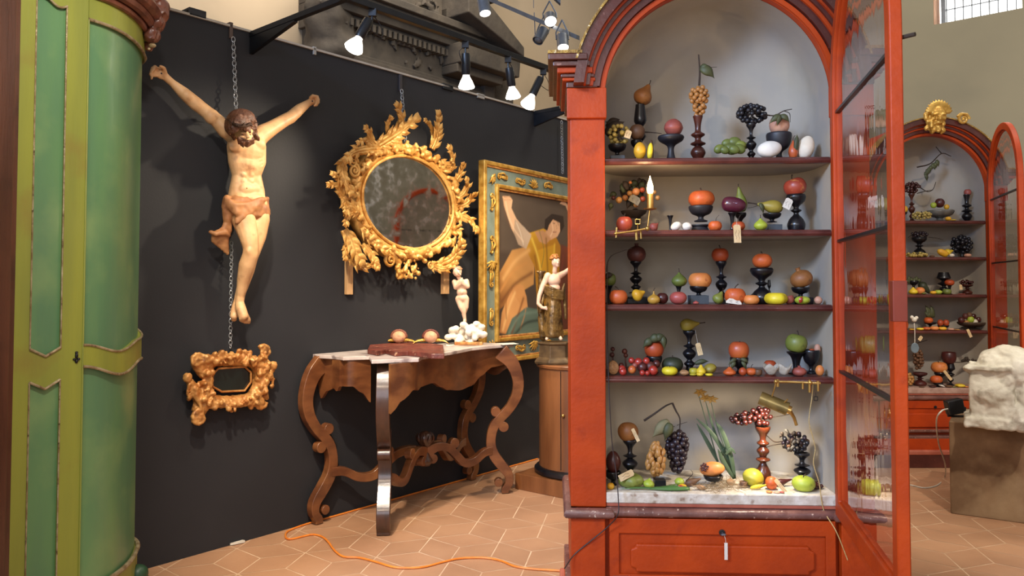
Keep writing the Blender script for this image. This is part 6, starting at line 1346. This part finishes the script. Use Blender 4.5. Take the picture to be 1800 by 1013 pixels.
# ---- carved red panel with two heads
flesh=pm('painted_flesh','#d9a684','#c48c68',12,.5,c3='#b06c50',sc3=30,th3=(.6,.75)); redg=pm('red_brown_bole','#7a3a2c','#58281e',16,.5,bump=.3,bsc=50,c3='#b89070',sc3=40,th3=(.62,.7))
p0=onz(716,612,TZ+.02); RP=thing('carved_panel','small red-brown carved panel with two winged heads lying on the marble top','carving',(p0.x,p0.y,TZ))
ol=[(646,614),(664,617),(678,614),(694,618),(716,617),(736,619),(758,622),(781,622),(779,606),(764,604),(740,603),(720,601),(700,601),(680,600),(664,604),(650,606)]
bm=B(); pts=[onz(x,y,TZ+.03) for x,y in ol]; prism(bm,[Vector((p.x,p.y,TZ+.001)) for p in pts],(0,0,.028)); fin('board',bm,redg,RP,smooth=False,bevel=.004)
rg=random.Random(4)
for i,(x,y) in enumerate(((701,603),(757,603))):
    c_=onz(x,y,TZ+.03); c_.z=TZ+.068; bm=B(); ball(bm,c_,(.045,.047,.04),16); f_=(EYE-c_); f_.z=0; f_.normalize(); 
    ball(bm,c_+f_*.040+Vector((0,0,.012)),(.008,.008,.010),8)
    s_=Vector((-f_.y,f_.x,0))
    for s in (-1,1): ball(bm,c_+f_*.030+s_*s*.016,(.016,.014,.014),8)
    hd=fin('head',sculpt(bm,.004,1),flesh,RP,ang=180)
    bm=B()
    for k in range(16): a_=PI*k/15; ball(bm,c_+s_*.046*math.cos(a_)+Vector((0,0,.040*math.sin(a_)+.002))-f_*.006,(.012,.012,.011),8)
    fin('curls',bm,redg if i else pm('chestnut_curls','#7c4430',None,30,.5,bump=.3),hd)
    bm=B()
    for s in (-1,1):
        for k in range(4): q=c_+s_*s*(.04+.012*k)+Vector((0,0,-.03)); leaflet(bm,q-s_*s*.02,q+s_*s*.045+Vector((0,0,.012-.008*k))+f_*.01*k,q+Vector((0,0,.02)),Vector((0,0,1))+f_*.5,.012,.006,7)
    fin('wings',bm,goldb,RP,ang=180)
# ---- putto on a cloud
q0=onz(824,606,TZ); PY=q0.y
def Qp(px,py,dy=0): return aty(px,py,PY+dy)
def lm(bm,*pts,seg=12):
    for (x0,y0,d0,r0),(x1,y1,d1,r1) in zip(pts,pts[1:]): cap(bm,Qp(x0,y0,d0),r0,Qp(x1,y1,d1),r1,seg)
def el(bm,px,py,dy,rx,ry,rz,rot=0,seg=16): ball(bm,Qp(px,py,dy),(rx,ry,rz),seg,Euler((0,R(rot),0)).to_matrix())
PU=thing('putto_figure','small carved naked child with folded hands standing on a white cloud, on the console table','sculpture',(q0.x,q0.y,TZ))
skn=pm('pale_painted_flesh','#e2bfa2','#d0a486',12,.5,c3='#c09070',sc3=20,th3=(.6,.8))
bm=B(); el(bm,811,500,0,.040,.032,.038); el(bm,812,514,0,.037,.036,.034); el(bm,813,524,0,.042,.036,.03)
lm(bm,(807,489,0,.014),(804,483,-.005,.014)); lm(bm,(799,496,0,.019),(801,506,-.01,.015),(808,500,-.035,.012),(810,494,-.042,.011)); lm(bm,(820,495,0,.019),(822,504,-.012,.016),(814,499,-.036,.012),(811,493,-.044,.011))
for i in range(4): lm(bm,(810+i*.6,494-i*.2,-.045,.0045),(811+i*.8,489,-.047,.004))
lm(bm,(807,526,0,.028),(811,540,-.012,.021),(815,548,-.01,.017),(817,562,0,.011),(816,566,-.015,.010)); lm(bm,(818,526,0,.027),(819,540,0,.019),(815,552,.02,.015),(818,565,.03,.010))
el(bm,812,514,-.03,.014,.012,.014)
fin('body',sculpt(bm,.0042,2),skn,PU,ang=180)
bm=B(); el(bm,804,478,-.008,.031,.034,.035,10); el(bm,806,482,-.028,.012,.012,.012); lm(bm,(806,478,-.038,.005),(807,481,-.044,.0055)); el(bm,803,483,-.03,.010,.008,.008); el(bm,809,483,-.03,.009,.008,.008); el(bm,797,480,0,.006,.008,.009)
hd=fin('head',sculpt(bm,.0035,1),skn,PU,ang=180)
bm=B()
for k in range(28): a_=rg.uniform(0,2*PI); b_=rg.uniform(.25,1.2); el(bm,804+8*math.cos(a_)*math.cos(b_),476.5-8.4*math.sin(b_),-.004+.032*math.sin(a_)*math.cos(b_),.008,.008,.006,seg=8)
fin('hair',sculpt(bm,.004,0),pm('sandy_hair','#b98a66','#96694a',40,.6),hd,ang=180)
for x in (803.5,808): bm=B(); el(bm,x,478,-.040,.003,.002,.002,seg=8); fin('eye',bm,woodd,hd)
bm=B()
for k in range(34):
    a_=rg.uniform(0,2*PI); r_=rg.uniform(.3,1); el(bm,821+31*r_*math.cos(a_),585+11*r_*math.sin(a_)-(4 if r_<.5 else 0),rg.uniform(-.05,.04),rg.uniform(.022,.04),.03,rg.uniform(.018,.03),rg.uniform(-40,40),10)
for (x,y) in ((788,593),(796,580),(850,588),(846,575),(838,570),(806,600),(826,602),(815,571)): el(bm,x,y,-.02,.03,.03,.022,0,10)
fin('cloud',sculpt(bm,.005,1,.002,40),white,PU,ang=180)
bm=B(); p=Qp(824,606,0); box(bm,-.095,.095,-.05,.05,0,.022,Matrix.Translation((p.x,p.y,TZ))); fin('plinth',bm,gold2,PU,smooth=False,bevel=.004)
def paper(pts,z,mat,label,name='paper_sheet'):
    bm=B(); P=[onz(x,y,z) for x,y in pts]; prism(bm,P,(0,0,.0015)); o=fin(name,bm,mat,loc=P[0],smooth=False); props(o,label,'paper')
paper([(872,604),(903,603),(912,605),(884,607)],TZ+.001,tagw,'white paper sheet overhanging the right end of the marble top')
paper([(783,606),(797,604),(799,607),(786,610)],TZ+.001,tagw,'folded white paper between the carved panel and the cloud base')
# ================================================================ half-round cabinet with statue
colw=pm('striped_walnut_veneer','#8a5630','#643a1e',7,.35,stretch=(1,1,.15),bump=.1,bsc=60,coat=.2)
HCp=Vector((.455,5.40,0)); hr=.265; hz=wp(940,640,.5).z; hz=aty(945,640,5.3).z
HC=thing('round_cabinet','round walnut pedestal cabinet on a low square plinth, beside the red pillar','cabinet',HCp)
bm=B(); M=Matrix.Translation(HCp)@Matrix.Rotation(R(-38),4,'Z'); z1=aty(935,838,5.25).z; box(bm,-.31,.31,-.31,.31,.0,z1,M); fin('plinth',bm,colw,HC,smooth=False,bevel=.004)
bm=B(); lathe(bm,[(hr+.02,z1),(hr+.035,z1+.012),(hr+.035,z1+.032),(hr+.02,z1+.045),(hr+.005,z1+.05),(0,z1+.05)],64,Matrix.Translation(HCp)); fin('black_ring',bm,black,HC)
bm=B(); lathe(bm,[(hr,z1+.05),(hr,hz-.03)],96,Matrix.Translation(HCp),lump=lambda a,z:1+.006*math.cos(a*48)); fin('body',bm,colw,HC)
bm=B(); lathe(bm,[(hr+.0,hz-.03),(hr+.018,hz-.024),(hr+.022,hz-.008),(hr+.015,hz),(0,hz)],64,Matrix.Translation(HCp)); fin('top',bm,colw,HC)
dk=aty(983,740,HCp.y-hr*.95); dv=(Vector((dk.x,dk.y,0))-HCp).normalized()
bm=B(); tube(bm,[HCp+dv*(hr+.001)+Vector((0,0,z1+.06)),HCp+dv*(hr+.001)+Vector((0,0,hz-.035))],.003,6); fin('door_gap',bm,black,HC)
kk=aty(988,732,HCp.y-hr); dv2=(Vector((kk.x,kk.y,0))-HCp).normalized(); bm=B(); ball(bm,HCp+dv2*(hr+.012)+Vector((0,0,kk.z)),.012,12); fin('knob',bm,brass,HC)
SY=HCp.y-.06
def Sp(px,py,dy=0): return aty(px,py,SY+dy)
def sl(bm,*pts,seg=12):
    for (x0,y0,d0,r0),(x1,y1,d1,r1) in zip(pts,pts[1:]): cap(bm,Sp(x0,y0,d0),r0,Sp(x1,y1,d1),r1,seg)
def se(bm,px,py,dy,rx,ry,rz,rot=0,seg=16): ball(bm,Sp(px,py,dy),(rx,ry,rz),seg,Euler((0,R(rot),0)).to_matrix())
sx=Sp(974,600); hexb=Vector((sx.x,sx.y,0))
ST_=thing('gilded_statuette','gilded statuette of a draped figure with laurel, on the round cabinet','sculpture',(hexb.x,hexb.y,hz))
ht=Sp(974,601).z; bm=B(); lathe(bm,[(.135,hz),(.14,hz+.015),(.13,hz+.03),(.118,hz+.04),(.108,hz+.045),(.104,ht-.02),(.118,ht-.012),(.118,ht),(0,ht)],6,Matrix.Translation(hexb)@Matrix.Rotation(R(12),4,'Z')); fin('hexagonal_base',bm,pm('bronzed_wood','#6e5638','#4c3a26',14,.45,.2,bump=.2,bsc=40),ST_,ang=20,smooth=False,bevel=.003)
bm=B(); se(bm,974,493,0,.046,.034,.045); se(bm,975,507,0,.040,.032,.035); sl(bm,(975,478,0,.017),(976,470,-.005,.016))
sl(bm,(963,485,0,.024),(954,503,-.015,.019),(948,520,-.02,.016),(946,534,-.03,.013),(953,541,-.045,.012),(958,542,-.05,.010)); sl(bm,(985,484,0,.024),(992,480,-.03,.018),(1000,474,-.05,.015),(1006,470,-.06,.012))
for i in range(4): sl(bm,(956,540+i,-.05,.005),(960,539+i*1.6,-.058,.0045),(962,541+i*1.6,-.055,.004))
for i in range(4): sl(bm,(1005,470+i,-.06,.005),(1010,467+i*1.5,-.065,.004))
for x_,x2_ in ((965,961),(982,986)): b2=B(); cap(b2,Sp(x_,590,-.02),.014,Sp(x2_,596,-.05),.011); fin('foot',b2,skn,ST_,ang=180)
fin('body',sculpt(bm,.0045,2),skn,ST_,ang=180)
bm=B(); se(bm,977,461,-.008,.029,.032,.036,8); se(bm,981,463,-.038,.006,.008,.008); se(bm,980,467,-.026,.014,.012,.012); hd=fin('head',sculpt(bm,.0038,1),skn,ST_,ang=180)
for x in (977,983): bm=B(); se(bm,x,460,-.037,.003,.002,.002,seg=8); fin('eye',bm,woodd,hd)
bm=B()
for k in range(40): a_=rg.uniform(0,2*PI); b_=rg.uniform(.0,1.2); se(bm,975+8*math.cos(a_)*math.cos(b_),456-8.5*math.sin(b_),.0+.034*math.sin(a_)*math.cos(b_),.009,.009,.008,seg=8)
fin('laurel_hair',sculpt(bm,.004,0),gold2,hd,ang=180)
dg=pm('dark_gilded_drapery','#8c6a34','#4c3418',14,.4,.4,bump=.2,bsc=50,c3='#2c1e12',sc3=20,th3=(.5,.7))
bm=B(); rg=random.Random(8)
se(bm,973,530,0,.05,.042,.05); se(bm,972,560,0,.058,.048,.07); se(bm,972,582,0,.066,.05,.045)
for k in range(15):
    t=k/14; x0=962+t*22; x1=954+t*35; dd=-.045*math.sin(PI*t)-.01; sl(bm,(x0,520,dd*.8,.007),(x0-2+t*4+rg.uniform(-1,1),550,dd*1.1,.010),(x1,592,dd*1.2,.009),seg=7)
for k in range(5): sl(bm,(958,502+k*3,-.02,.010),(972,508+k*4,-.05,.012),(988,514+k*3,-.03,.011),(992,500+k*4,.0,.010),seg=8)
sl(bm,(960,495,.01,.012),(957,515,.0,.014),(953,532,-.01,.012),(950,548,-.005,.010)); sl(bm,(990,505,.01,.012),(993,535,.01,.012),(994,560,.01,.010))
fin('drapery',sculpt(bm,.005,0,.002,60),dg,ST_,ang=180)
bm=B(); sl(bm,(951,480,.03,.018),(950,520,.035,.022),(952,560,.035,.026),(955,592,.03,.03)); sl(bm,(944,478,.03,.008),(958,478,.03,.008)); fin('tree_stump',sculpt(bm,.006,1,.004,40),dg,ST_,ang=180)
# ================================================================ marble fragment on its plinth
beige=pm('suede_beige_plinth','#84684a','#5c4128',5,.9,bump=.1,bsc=50,c3='#a58c6a',sc3=3.2,th3=(.5,.75))
ca_=onz(1671,903); cb_=onz(1800,921); d1=(cb_-ca_).normalized(); d2=Vector((-d1.y,d1.x,0)); PZ=aty(1670,741,ca_.y).z
BP=B(); ed=1.1; dp=.62
prism(BP,[ca_,ca_+d1*ed,ca_+d1*ed+d2*dp,ca_+d2*dp],(0,0,PZ)); o=fin('stone_plinth',BP,beige,loc=ca_,smooth=False,bevel=.006); props(o,'square beige plinth under the white marble fragment at the right edge','plinth')
mw=pm('weathered_white_marble','#d4cdbc','#b3ab98',8,.75,bump=.5,bsc=35,c3='#7c7460',sc3=10,th3=(.54,.72))
MP0=onz(1740,757,PZ)
RM=Matrix((d1,d2,Vector((0,0,1)))).transposed()
def Mp(px,py,dy=0): return onp(px,py,MP0+d2*dy,-d2)
mb=Mp(1745,757); MF=thing('marble_fragment','weathered white marble fragment with a broken ledge, standing on the beige plinth','sculpture',(mb.x,mb.y,PZ))
bm=B()
def mell(px,py,dy,rx,ry,rz,rot=0): ball(bm,Mp(px,py,dy),(rx,ry,rz),18,RM@Euler((0,R(rot),0)).to_matrix())
def mbox(x0,y0,x1,y1,d0,d1_,rot=0):
    a=Mp(x0,y0,d0); b=Mp(x1,y1,d0); c_=(a+b)/2; w_=(b-a).dot(d1)/2; h_=(a.z-b.z)/2; box(bm,-w_,w_,0,d1_-d0,-h_,h_,Matrix.Translation(c_)@RM.to_4x4()@Matrix.Rotation(R(rot),4,'Y'))
mbox(1703,655,1784,737,.0,.26); mbox(1694,733,1786,759,-.015,.28); mbox(1700,642,1778,655,-.03,.3,-1)
mell(1742,690,.04,.11,.08,.09); mell(1775,668,.08,.05,.1,.06); mell(1760,645,.14,.13,.16,.10); mell(1748,625,.16,.09,.13,.045,-18); mell(1775,622,.15,.10,.13,.05,5); mell(1790,650,.12,.10,.14,.12); mell(1704,648,.0,.03,.05,.02); mell(1800,690,.15,.06,.15,.20); mell(1793,735,.05,.05,.08,.09)
bd=sculpt(bm,.008,2,0)
bd.normal_update()
for v in bd.verts: v.co+=v.normal*(.010*noise.noise(v.co*14)+.006*noise.noise(v.co*38)); v.co.z=max(v.co.z,PZ+.001)
fin('stone_body',bd,mw,MF,ang=180)
ft=ca_+d2*.22+d1*.03; FL=thing('floodlight','small black floodlight behind the marble fragment, on the corner of the beige plinth','lamp',(ft.x,ft.y,PZ))
bm=B(); box(bm,-.05,.05,-.03,.03,.02,.11,Matrix.Translation((ft.x,ft.y,PZ))@Matrix.Rotation(R(-12),4,'Y')); fin('housing',bm,metalb,FL,smooth=False,bevel=.006)
bm=B(); tube(bm,[(ft.x-.055,ft.y,PZ+.06),(ft.x-.055,ft.y,PZ+.004),(ft.x+.055,ft.y,PZ+.004),(ft.x+.055,ft.y,PZ+.06)],.006,8); fin('stand',bm,metalb,FL)
bm=B(); P_=[Vector((ft.x-.05,ft.y,PZ+.05)),aty(1655,723,4.8),aty(1646,740,4.85),aty(1650,780,5.15),aty(1661,815,5.3)]+[onz(1661,838,.004),onz(1648,853,.004),onz(1625,858,.004),onz(1600,853,.004),onz(1570,850,.004)]
P_[4].z=max(P_[4].z,.05); tube(bm,cr_interp(P_,60),.0045,8); o=fin('power_cable',bm,pm('white_cable','#c9c2b4',None,20,.5),loc=P_[0]); props(o,'white cable looping down from the black floodlight to the floor','cable')
# ================================================================ floor cable, scrap of paper
bm=B(); P_=[onz(x,y,.006) for x,y in ((1010,1009),(985,1004),(940,1001),(905,996),(880,986),(850,981),(810,982),(780,988),(745,997),(715,999),(690,997),(660,988),(632,981),(604,979),(588,968),(577,953),(566,944),(550,940),(530,944),(512,948),(503,946),(503,937),(515,930))]
Lw=[(545,920),(600,902),(700,875),(800,847),(900,819),(945,806)]
for x,y in Lw: q=wp(x,y,.018); P_.append(Vector((q.x,q.y,.006)))
tube(bm,cr_interp(P_,220),.0055,8); o=fin('extension_cord',bm,pm('orange_cord','#e0842e','#cf7020',20,.45),loc=(0,4,.006)); props(o,'thin orange extension cord looping over the tiled floor and along the black wall','cord')
bm=B(); prism(bm,[WW(wa(405,962,.01),.004,.001),WW(wa(427,955,.01),.004,.001),WW(wa(427,955,.01),.03,.004),WW(wa(405,962,.01),.015,.004)],(0,0,.012)); o=fin('paper_scrap',bm,tagw,loc=WW(wa(415,955,.01),.01,0),smooth=False); props(o,'scrap of white paper on the floor against the foot of the black wall','paper')
# ================================================================ distant cabinet: mask and contents
c=C2
MK=thing('gilded_mask','gilded bearded mask with leafy crown at the top of the distant red arch','mask',c.P(1647,207,-.12)); bm=B()
def ce(px,py,d,r1,r2,r3,rot=0): ball(bm,c.P(px,py,d),(r1,r2,r3),12,Euler((0,R(rot),0)).to_matrix())
ce(1648,205,-.10,.062,.06,.085); ce(1652,208,-.17,.014,.02,.024); ce(1645,201,-.15,.022,.02,.010,-10); ce(1658,201,-.15,.02,.02,.010,10); ce(1650,216,-.15,.028,.025,.016); ce(1641,209,-.14,.018,.018,.014); ce(1659,209,-.14,.018,.018,.014)
rg=random.Random(31)
for k in range(13):
    a_=R(10+13.3*k); p=c.P(1648,200,-.09); dv=Vector((math.cos(a_),-.15,math.sin(a_))); leaflet(bm,p+dv*.03,p+dv*.115,p+dv*.07+Vector((0,-.03,0)),(0,-1,0),.022,.008,7)
for k in range(22): x=1648+rg.uniform(-13,11); y=215+rg.uniform(0,17); ce(x,y,-.12-rg.uniform(0,.03),.014,.014,.022,rg.uniform(-30,30))
for k in range(10): ce(1630+rg.uniform(-3,3),195+k*3.4,-.10,.018,.018,.02)
fin('face_and_beard',sculpt(bm,.006,0),goldb,MK,ang=180)
bm=B(); scroll(bm,c.P(1693,210,-.10),.045,(0,-1,0),0,1.6,1,.3); tube(bm,cr_interp([c.P(1684,206,-.1),c.P(1690,201,-.1),c.P(1700,202,-.1)],8),.014,8); o=fin('gilded_scroll',bm,goldb,loc=c.P(1693,210,-.1)); props(o,'small gilded scroll on the distant red arch, right of the mask','ornament')
far=' in the distant cabinet'
N_=[0]
def fr2(kind,px,yt,yb,w,row,d,mat,label,**k): return fruit(c,kind,px,yt,yb,w,row,d,mat,label+far,**k)
T,_,_=bunch(c,1603,330,32,22,0,.14,'gred','dark red grape bunch on a beaded stand, top shelf'+far,30,6,shape='wide')
twig(c,[(1615,328),(1630,337),(1640,333),(1645,320)],.14,.004,T); twig(c,[(1612,340),(1628,336),(1640,334)],.14,.004,T)
stand(c,'tall',1605,340,None,12,0,.14,brownw,'slim beaded brown stand under the dark red grapes, top shelf'+far)
o=thing('hanging_branch','dark bare branch with a withered leaf cluster hanging inside the arch'+far,'branch',c.P(1640,290,.15)); twig(c,[(1612,294),(1635,288),(1655,270),(1672,275)],.15,.006,o); twig(c,[(1655,270),(1645,258)],.15,.005,o)
for k in range(12): x=1626+k*1.9; y=308-k*2.2; leaf(c,(x,y-2),(x+rg.uniform(-7,7),y+rg.uniform(5,12)),8,.15,leafm,o,'withered_leaf')
fr2('orange',1590,362,374,11,0,.12,'lemon','yellow fruit in a black cup, top shelf left',stem=0); stand(c,'cup',1590,372,None,12,0,.12,black,'black cup under the yellow fruit, top shelf'+far)
bunch(c,1620,379,36,17,0,.07,'ggreen','pale grape heap lying at the front of the top shelf'+far,34,5,shape='wide')
stand(c,'bowl',1654,370,None,46,0,.14,pm('clouded_glass_bowl','#6c6a62','#54524c',20,.2),'wide clouded glass bowl of fruit, top shelf'+far,cat='bowl',name='fruit_bowl')
for x,y,s,m,l in ((1641,361,10,'lime','green-yellow ball at the left in the glass bowl'),(1652,357,16,'plum','dark round fruit in the middle of the glass bowl'),(1664,364,9,'lemon','yellow ball at the right in the glass bowl')): fr2('orange',x,y-s/2,y+s/2,s,0,.12,m,l,stem=0)
fr2('egg',1669,381,None,10,0,.05,'lemon','dull yellow cube-like slice at the edge of the top shelf',stem=0,cat='slice'); fr2('egg',1678,386,None,10,0,.035,'yellow','bright yellow slice overhanging the edge of the top shelf',stem=0,cat='slice')
T=fr2('apple',1701,333,344,12,0,.16,'rose','reddish flower-like fruit on a dark spiral stand',stem=0)
stand(c,'beads',1702,342,None,20,0,.16,black,'dark spiral-turned stand at the right of the top shelf'+far)
# second
T,_,_=bunch(c,1617,413,34,14,1,.15,'gpurple','twiggy dark grape bunch in a black cup, second shelf'+far,20,5,shape='wide'); twig(c,[(1632,417),(1648,419),(1658,422)],.15,.003,T); twig(c,[(1604,412),(1596,418)],.15,.003,T)
stand(c,'vase',1617,417,None,24,1,.15,black,'black cup stand under the twiggy dark grapes, second shelf'+far)
bunch(c,1610,449,42,13,1,.07,'ggreen','pale green grape heap along the front of the second shelf'+far,36,5,shape='wide')
fr2('long',1658,440,None,20,1,.08,'lemon','peeled banana-like fruit leaning left, second shelf',tilt=-65,stem=0,cat='banana'); fr2('pear',1668,438,449,16,1,.10,'yellow','small yellow pear lying on its side, second shelf',tilt=75,cat='pear')
fr2('egg',1674,446,None,9,1,.07,'cream','pale egg-like fruit, second shelf',stem=0); fr2('orange',1702,446,None,12,1,.07,'peach','pale peach ball right of the black grapes, second shelf',stem=0)
bunch(c,1690,430,40,36,1,.17,'gblack','big black grape bunch spreading wide, second shelf'+far,46,7,shape='wide'); stand(c,'trumpet',1692,436,None,16,1,.17,black,'black stand hidden under the big black grapes, second shelf'+far)
fr2('orange',1639,449,None,9,1,.10,'brown','small brown nut in the middle of the second shelf',stem=0,cat='nut')
# third
fr2('pear',1605,505,None,15,2,.08,'yellow','bright yellow pear at the left of the third shelf',cat='pear'); fr2('orange',1617,505,None,16,2,.10,'apricot','apricot peach beside the yellow pear, third shelf',stem=0,cat='peach')
T=stand(c,'cup',1606,492,None,16,2,.17,black,'black cup with dark leaves at the left of the third shelf'+far,cat='bowl',name='fruit_bowl'); 
for k in range(8): x=1606+rg.uniform(-10,10); leaf(c,(x,498),(x+rg.uniform(-10,10),rg.uniform(482,494)),7,.17,leafm,T,'dark_leaf')
o=thing('dark_cone','dark leaning cone-shaped husk behind the apricot peach, third shelf'+far,'husk',c.P(1626,508,.16)); bm=B(); cap(bm,c.P(1622,503,.16),.035,c.P(1633,514,.16),.012); fin('husk_shell',bm,FM['dkgreen'],o)
for x,s,m,l in ((1624,8,'green','tiny green fig'),(1640,11,'lemon','small yellow quince'),(1649,13,'lime','yellow-green quince'),(1664,15,'green','grey-green melon')): fr2('flat' if s>13 else 'orange',x,521-s*.85,None,s,2,.07,m,l+' in the front row of the third shelf',stem=.3)
stand(c,'cone',1659,479,None,22,2,.17,black,'dark turned stand with wide cup, middle of the third shelf'+far); fr2('apple',1669,492,502,16,2,.12,'dkorange','orange fruit hanging beside the dark stand, third shelf',cat='orange'); stand(c,'trumpet',1669,500,None,10,2,.12,black,'slim black prop under the orange fruit, third shelf'+far)
T=stand(c,'vase',1700,500,None,18,2,.14,brownw,'red-brown jug-like stand with dark berries, third shelf right'+far); bunch(c,1698,497,26,12,2,.14,'gred','dark red berry sprig on the jug-like stand, third shelf'+far,16,5,shape='wide',name='berry_sprig',part='berry',cat='berries')
tag(c,1689,505,5,9,.09,'small tag hanging by the red berries, third shelf'+far,0)
fr2('flat',1690,517,None,12,2,.06,'pinkpom','pink slice lying on the third shelf edge',stem=0,cat='slice')
# fourth
fr2('egg',1590,562,None,10,3,.09,'orange','orange gourd at the far left, fourth shelf',stem=0,cat='gourd')
for x,s,m,l in ((1602,10,'lemon','dull yellow pear'),(1616,12,'yellow','yellow half-moon fruit'),(1627,14,'redyel','red-orange apple'),(1641,15,'apricot','orange melon slice'),(1655,14,'lemon','yellow slice'),(1670,11,'peach','pale peach half'),(1681,9,'tan','tan nut')): fr2('orange' if s==14 and x<1640 else 'flat',x,586-s*.8,None,s,3,.06,m,l+' in the front row of the fourth shelf',stem=0)
T=stand(c,'cup',1634,566,None,20,3,.17,black,'black cup with dark leaves above orange fruit, fourth shelf'+far); fr2('orange',1632,558,569,15,3,.15,'orange','orange fruit under the dark leaves, fourth shelf',stem=0)
for k in range(9): x=1636+rg.uniform(-6,6); leaf(c,(x,558),(x+rg.uniform(-15,15),rg.uniform(532,552)),8,.17,leafm,T,'dark_leaf')
stand(c,'bowl',1657,572,None,18,3,.14,black,'low black bowl with two oranges, fourth shelf'+far,cat='bowl',name='fruit_bowl'); fr2('orange',1653,562,574,10,3,.13,'dkorange','left orange of the pair in the low bowl, fourth shelf',stem=0,cat='orange'); fr2('orange',1663,562,574,10,3,.13,'dkorange','right orange of the pair in the low bowl, fourth shelf',stem=0,cat='orange')
stand(c,'bowl',1707,566,None,46,3,.14,pm('brown_basket','#54402e','#3a2c20',40,.7,bump=.5),'brown basket heaped with mixed small fruit, fourth shelf right'+far,cat='basket',name='fruit_basket')
for x,y,s,m,l in ((1690,563,11,'plum','dark plum at the left'),(1699,568,9,'tan','tan nut at the front left'),(1706,562,12,'lime','yellow-green fig in the middle'),(1714,566,9,'cream','cream ball at the front right'),(1697,556,10,'pom','dark red ball at the back left'),(1711,556,9,'gred','dark red ball at the back right'),(1704,554,9,'brown','brown husk at the top'),(1720,562,9,'plum','dark plum at the right')): fr2('orange',x,y-s/2,y+s/2,s,3,.11,m,l+' of the brown basket',stem=0)
tag(c,1704,586,5,15,.02,'buff paper tag hanging from the brown basket over the shelf edge'+far,-20); tag(c,1618,595,6,9,.02,'small cream diamond tag below the fourth shelf'+far,40)
U=thing('hand_mirror','small round grey-blue disc hanging by a cord below the fourth shelf'+far,'disc',c.P(1608,612,.0)); bm=B(); M=Matrix.Translation(c.P(1608,612,.0))@Matrix.Rotation(PI/2,4,'X')@Matrix.Diagonal((.8,1,1,1)); lathe(bm,[(0,0),(.036,0),(.04,.003),(.036,.006),(0,.006)],24,M,cap=False); fin('disc',bm,pm('grey_blue_disc','#7c8c96',None,9,.25,.3),U)
bm=B(); tube(bm,[c.P(1608,605,.0),c.P(1608,585,.0),c.P(1607,568,.0)],.003,6); ball(bm,c.P(1607,562,.0),.02,12); ball(bm,c.P(1603,558,.0),.014,10); ball(bm,c.P(1611,559,.0),.014,10); fin('cord_bow',bm,tagw,U)
# bottom
bunch(c,1597,667,20,26,4,.12,'tan','tan grape bunch at the bottom left'+far,28,6,shape='ball'); bunch(c,1614,632,20,42,4,.15,'brown','dried brown grape bunch above a dark jar, bottom'+far,34,6,shape='ball')
T=stand(c,'vase',1614,655,None,24,4,.15,FM['plum'],'round dark brown jar with dried grapes, bottom left'+far,cat='jar',name='jar')
twig(c,[(1588,612),(1605,606),(1630,598)],.15,.004,T)
fr2('flat',1651,637,655,25,4,.14,'apricot','orange pumpkin on a stand, bottom centre',lobes=8,amp=.06,cat='pumpkin',stem=.4); stand(c,'cup',1650,653,None,20,4,.14,black,'black cup stand under the orange pumpkin, bottom'+far)
fr2('flat',1646,661,674,20,4,.08,'orange','flat orange squash with hollow centre, bottom',stem=0,cat='squash'); stand(c,'bowl',1645,672,None,18,4,.08,black,'low black stand under the flat orange squash, bottom'+far)
fr2('half',1668,619,640,24,4,.18,'plum','dark funnel-shaped seed head on a tall stem, bottom',stem=0,cat='seed head'); stand(c,'cone',1668,638,None,14,4,.18,black,'tall dark stem under the funnel-shaped seed head, bottom'+far)
o=thing('dry_spray','dry dark leaf spray reaching right at the bottom'+far,'branch',c.P(1695,636,.18)); twig(c,[(1674,637),(1690,637),(1715,633)],.18,.004,o)
for k in range(9): x=1690+k*3.4; leaf(c,(x,636),(x+5,636+rg.uniform(-9,7)),5,.18,leafb,o,'dry_leaf')
fr2('pear',1652,677,None,13,4,.06,'white','white cone-shaped shell, bottom',stem=0,cat='shell',tilt=20)
for x,y,s,m,l in ((1617,686,10,'brown','brown nut by the dark jar'),(1636,688,12,'gred','dark red pod'),(1664,680,13,'brown','brown pine cone'),(1672,672,10,'green','green-brown bud'),(1668,688,8,'peach','small pale shell'),(1684,683,15,'yellow','crinkled yellow fruit'),(1694,684,11,'apricot','orange-yellow ball'),(1590,684,9,'dkgreen','dark green leafy bud')): fr2('egg',x,690-s,None,s,4,.05,m,l+' on the bottom shelf',stem=0,lump=.15)
tag(c,1666,660,5,20,.05,'long tan tag leaning at the bottom'+far,-35)
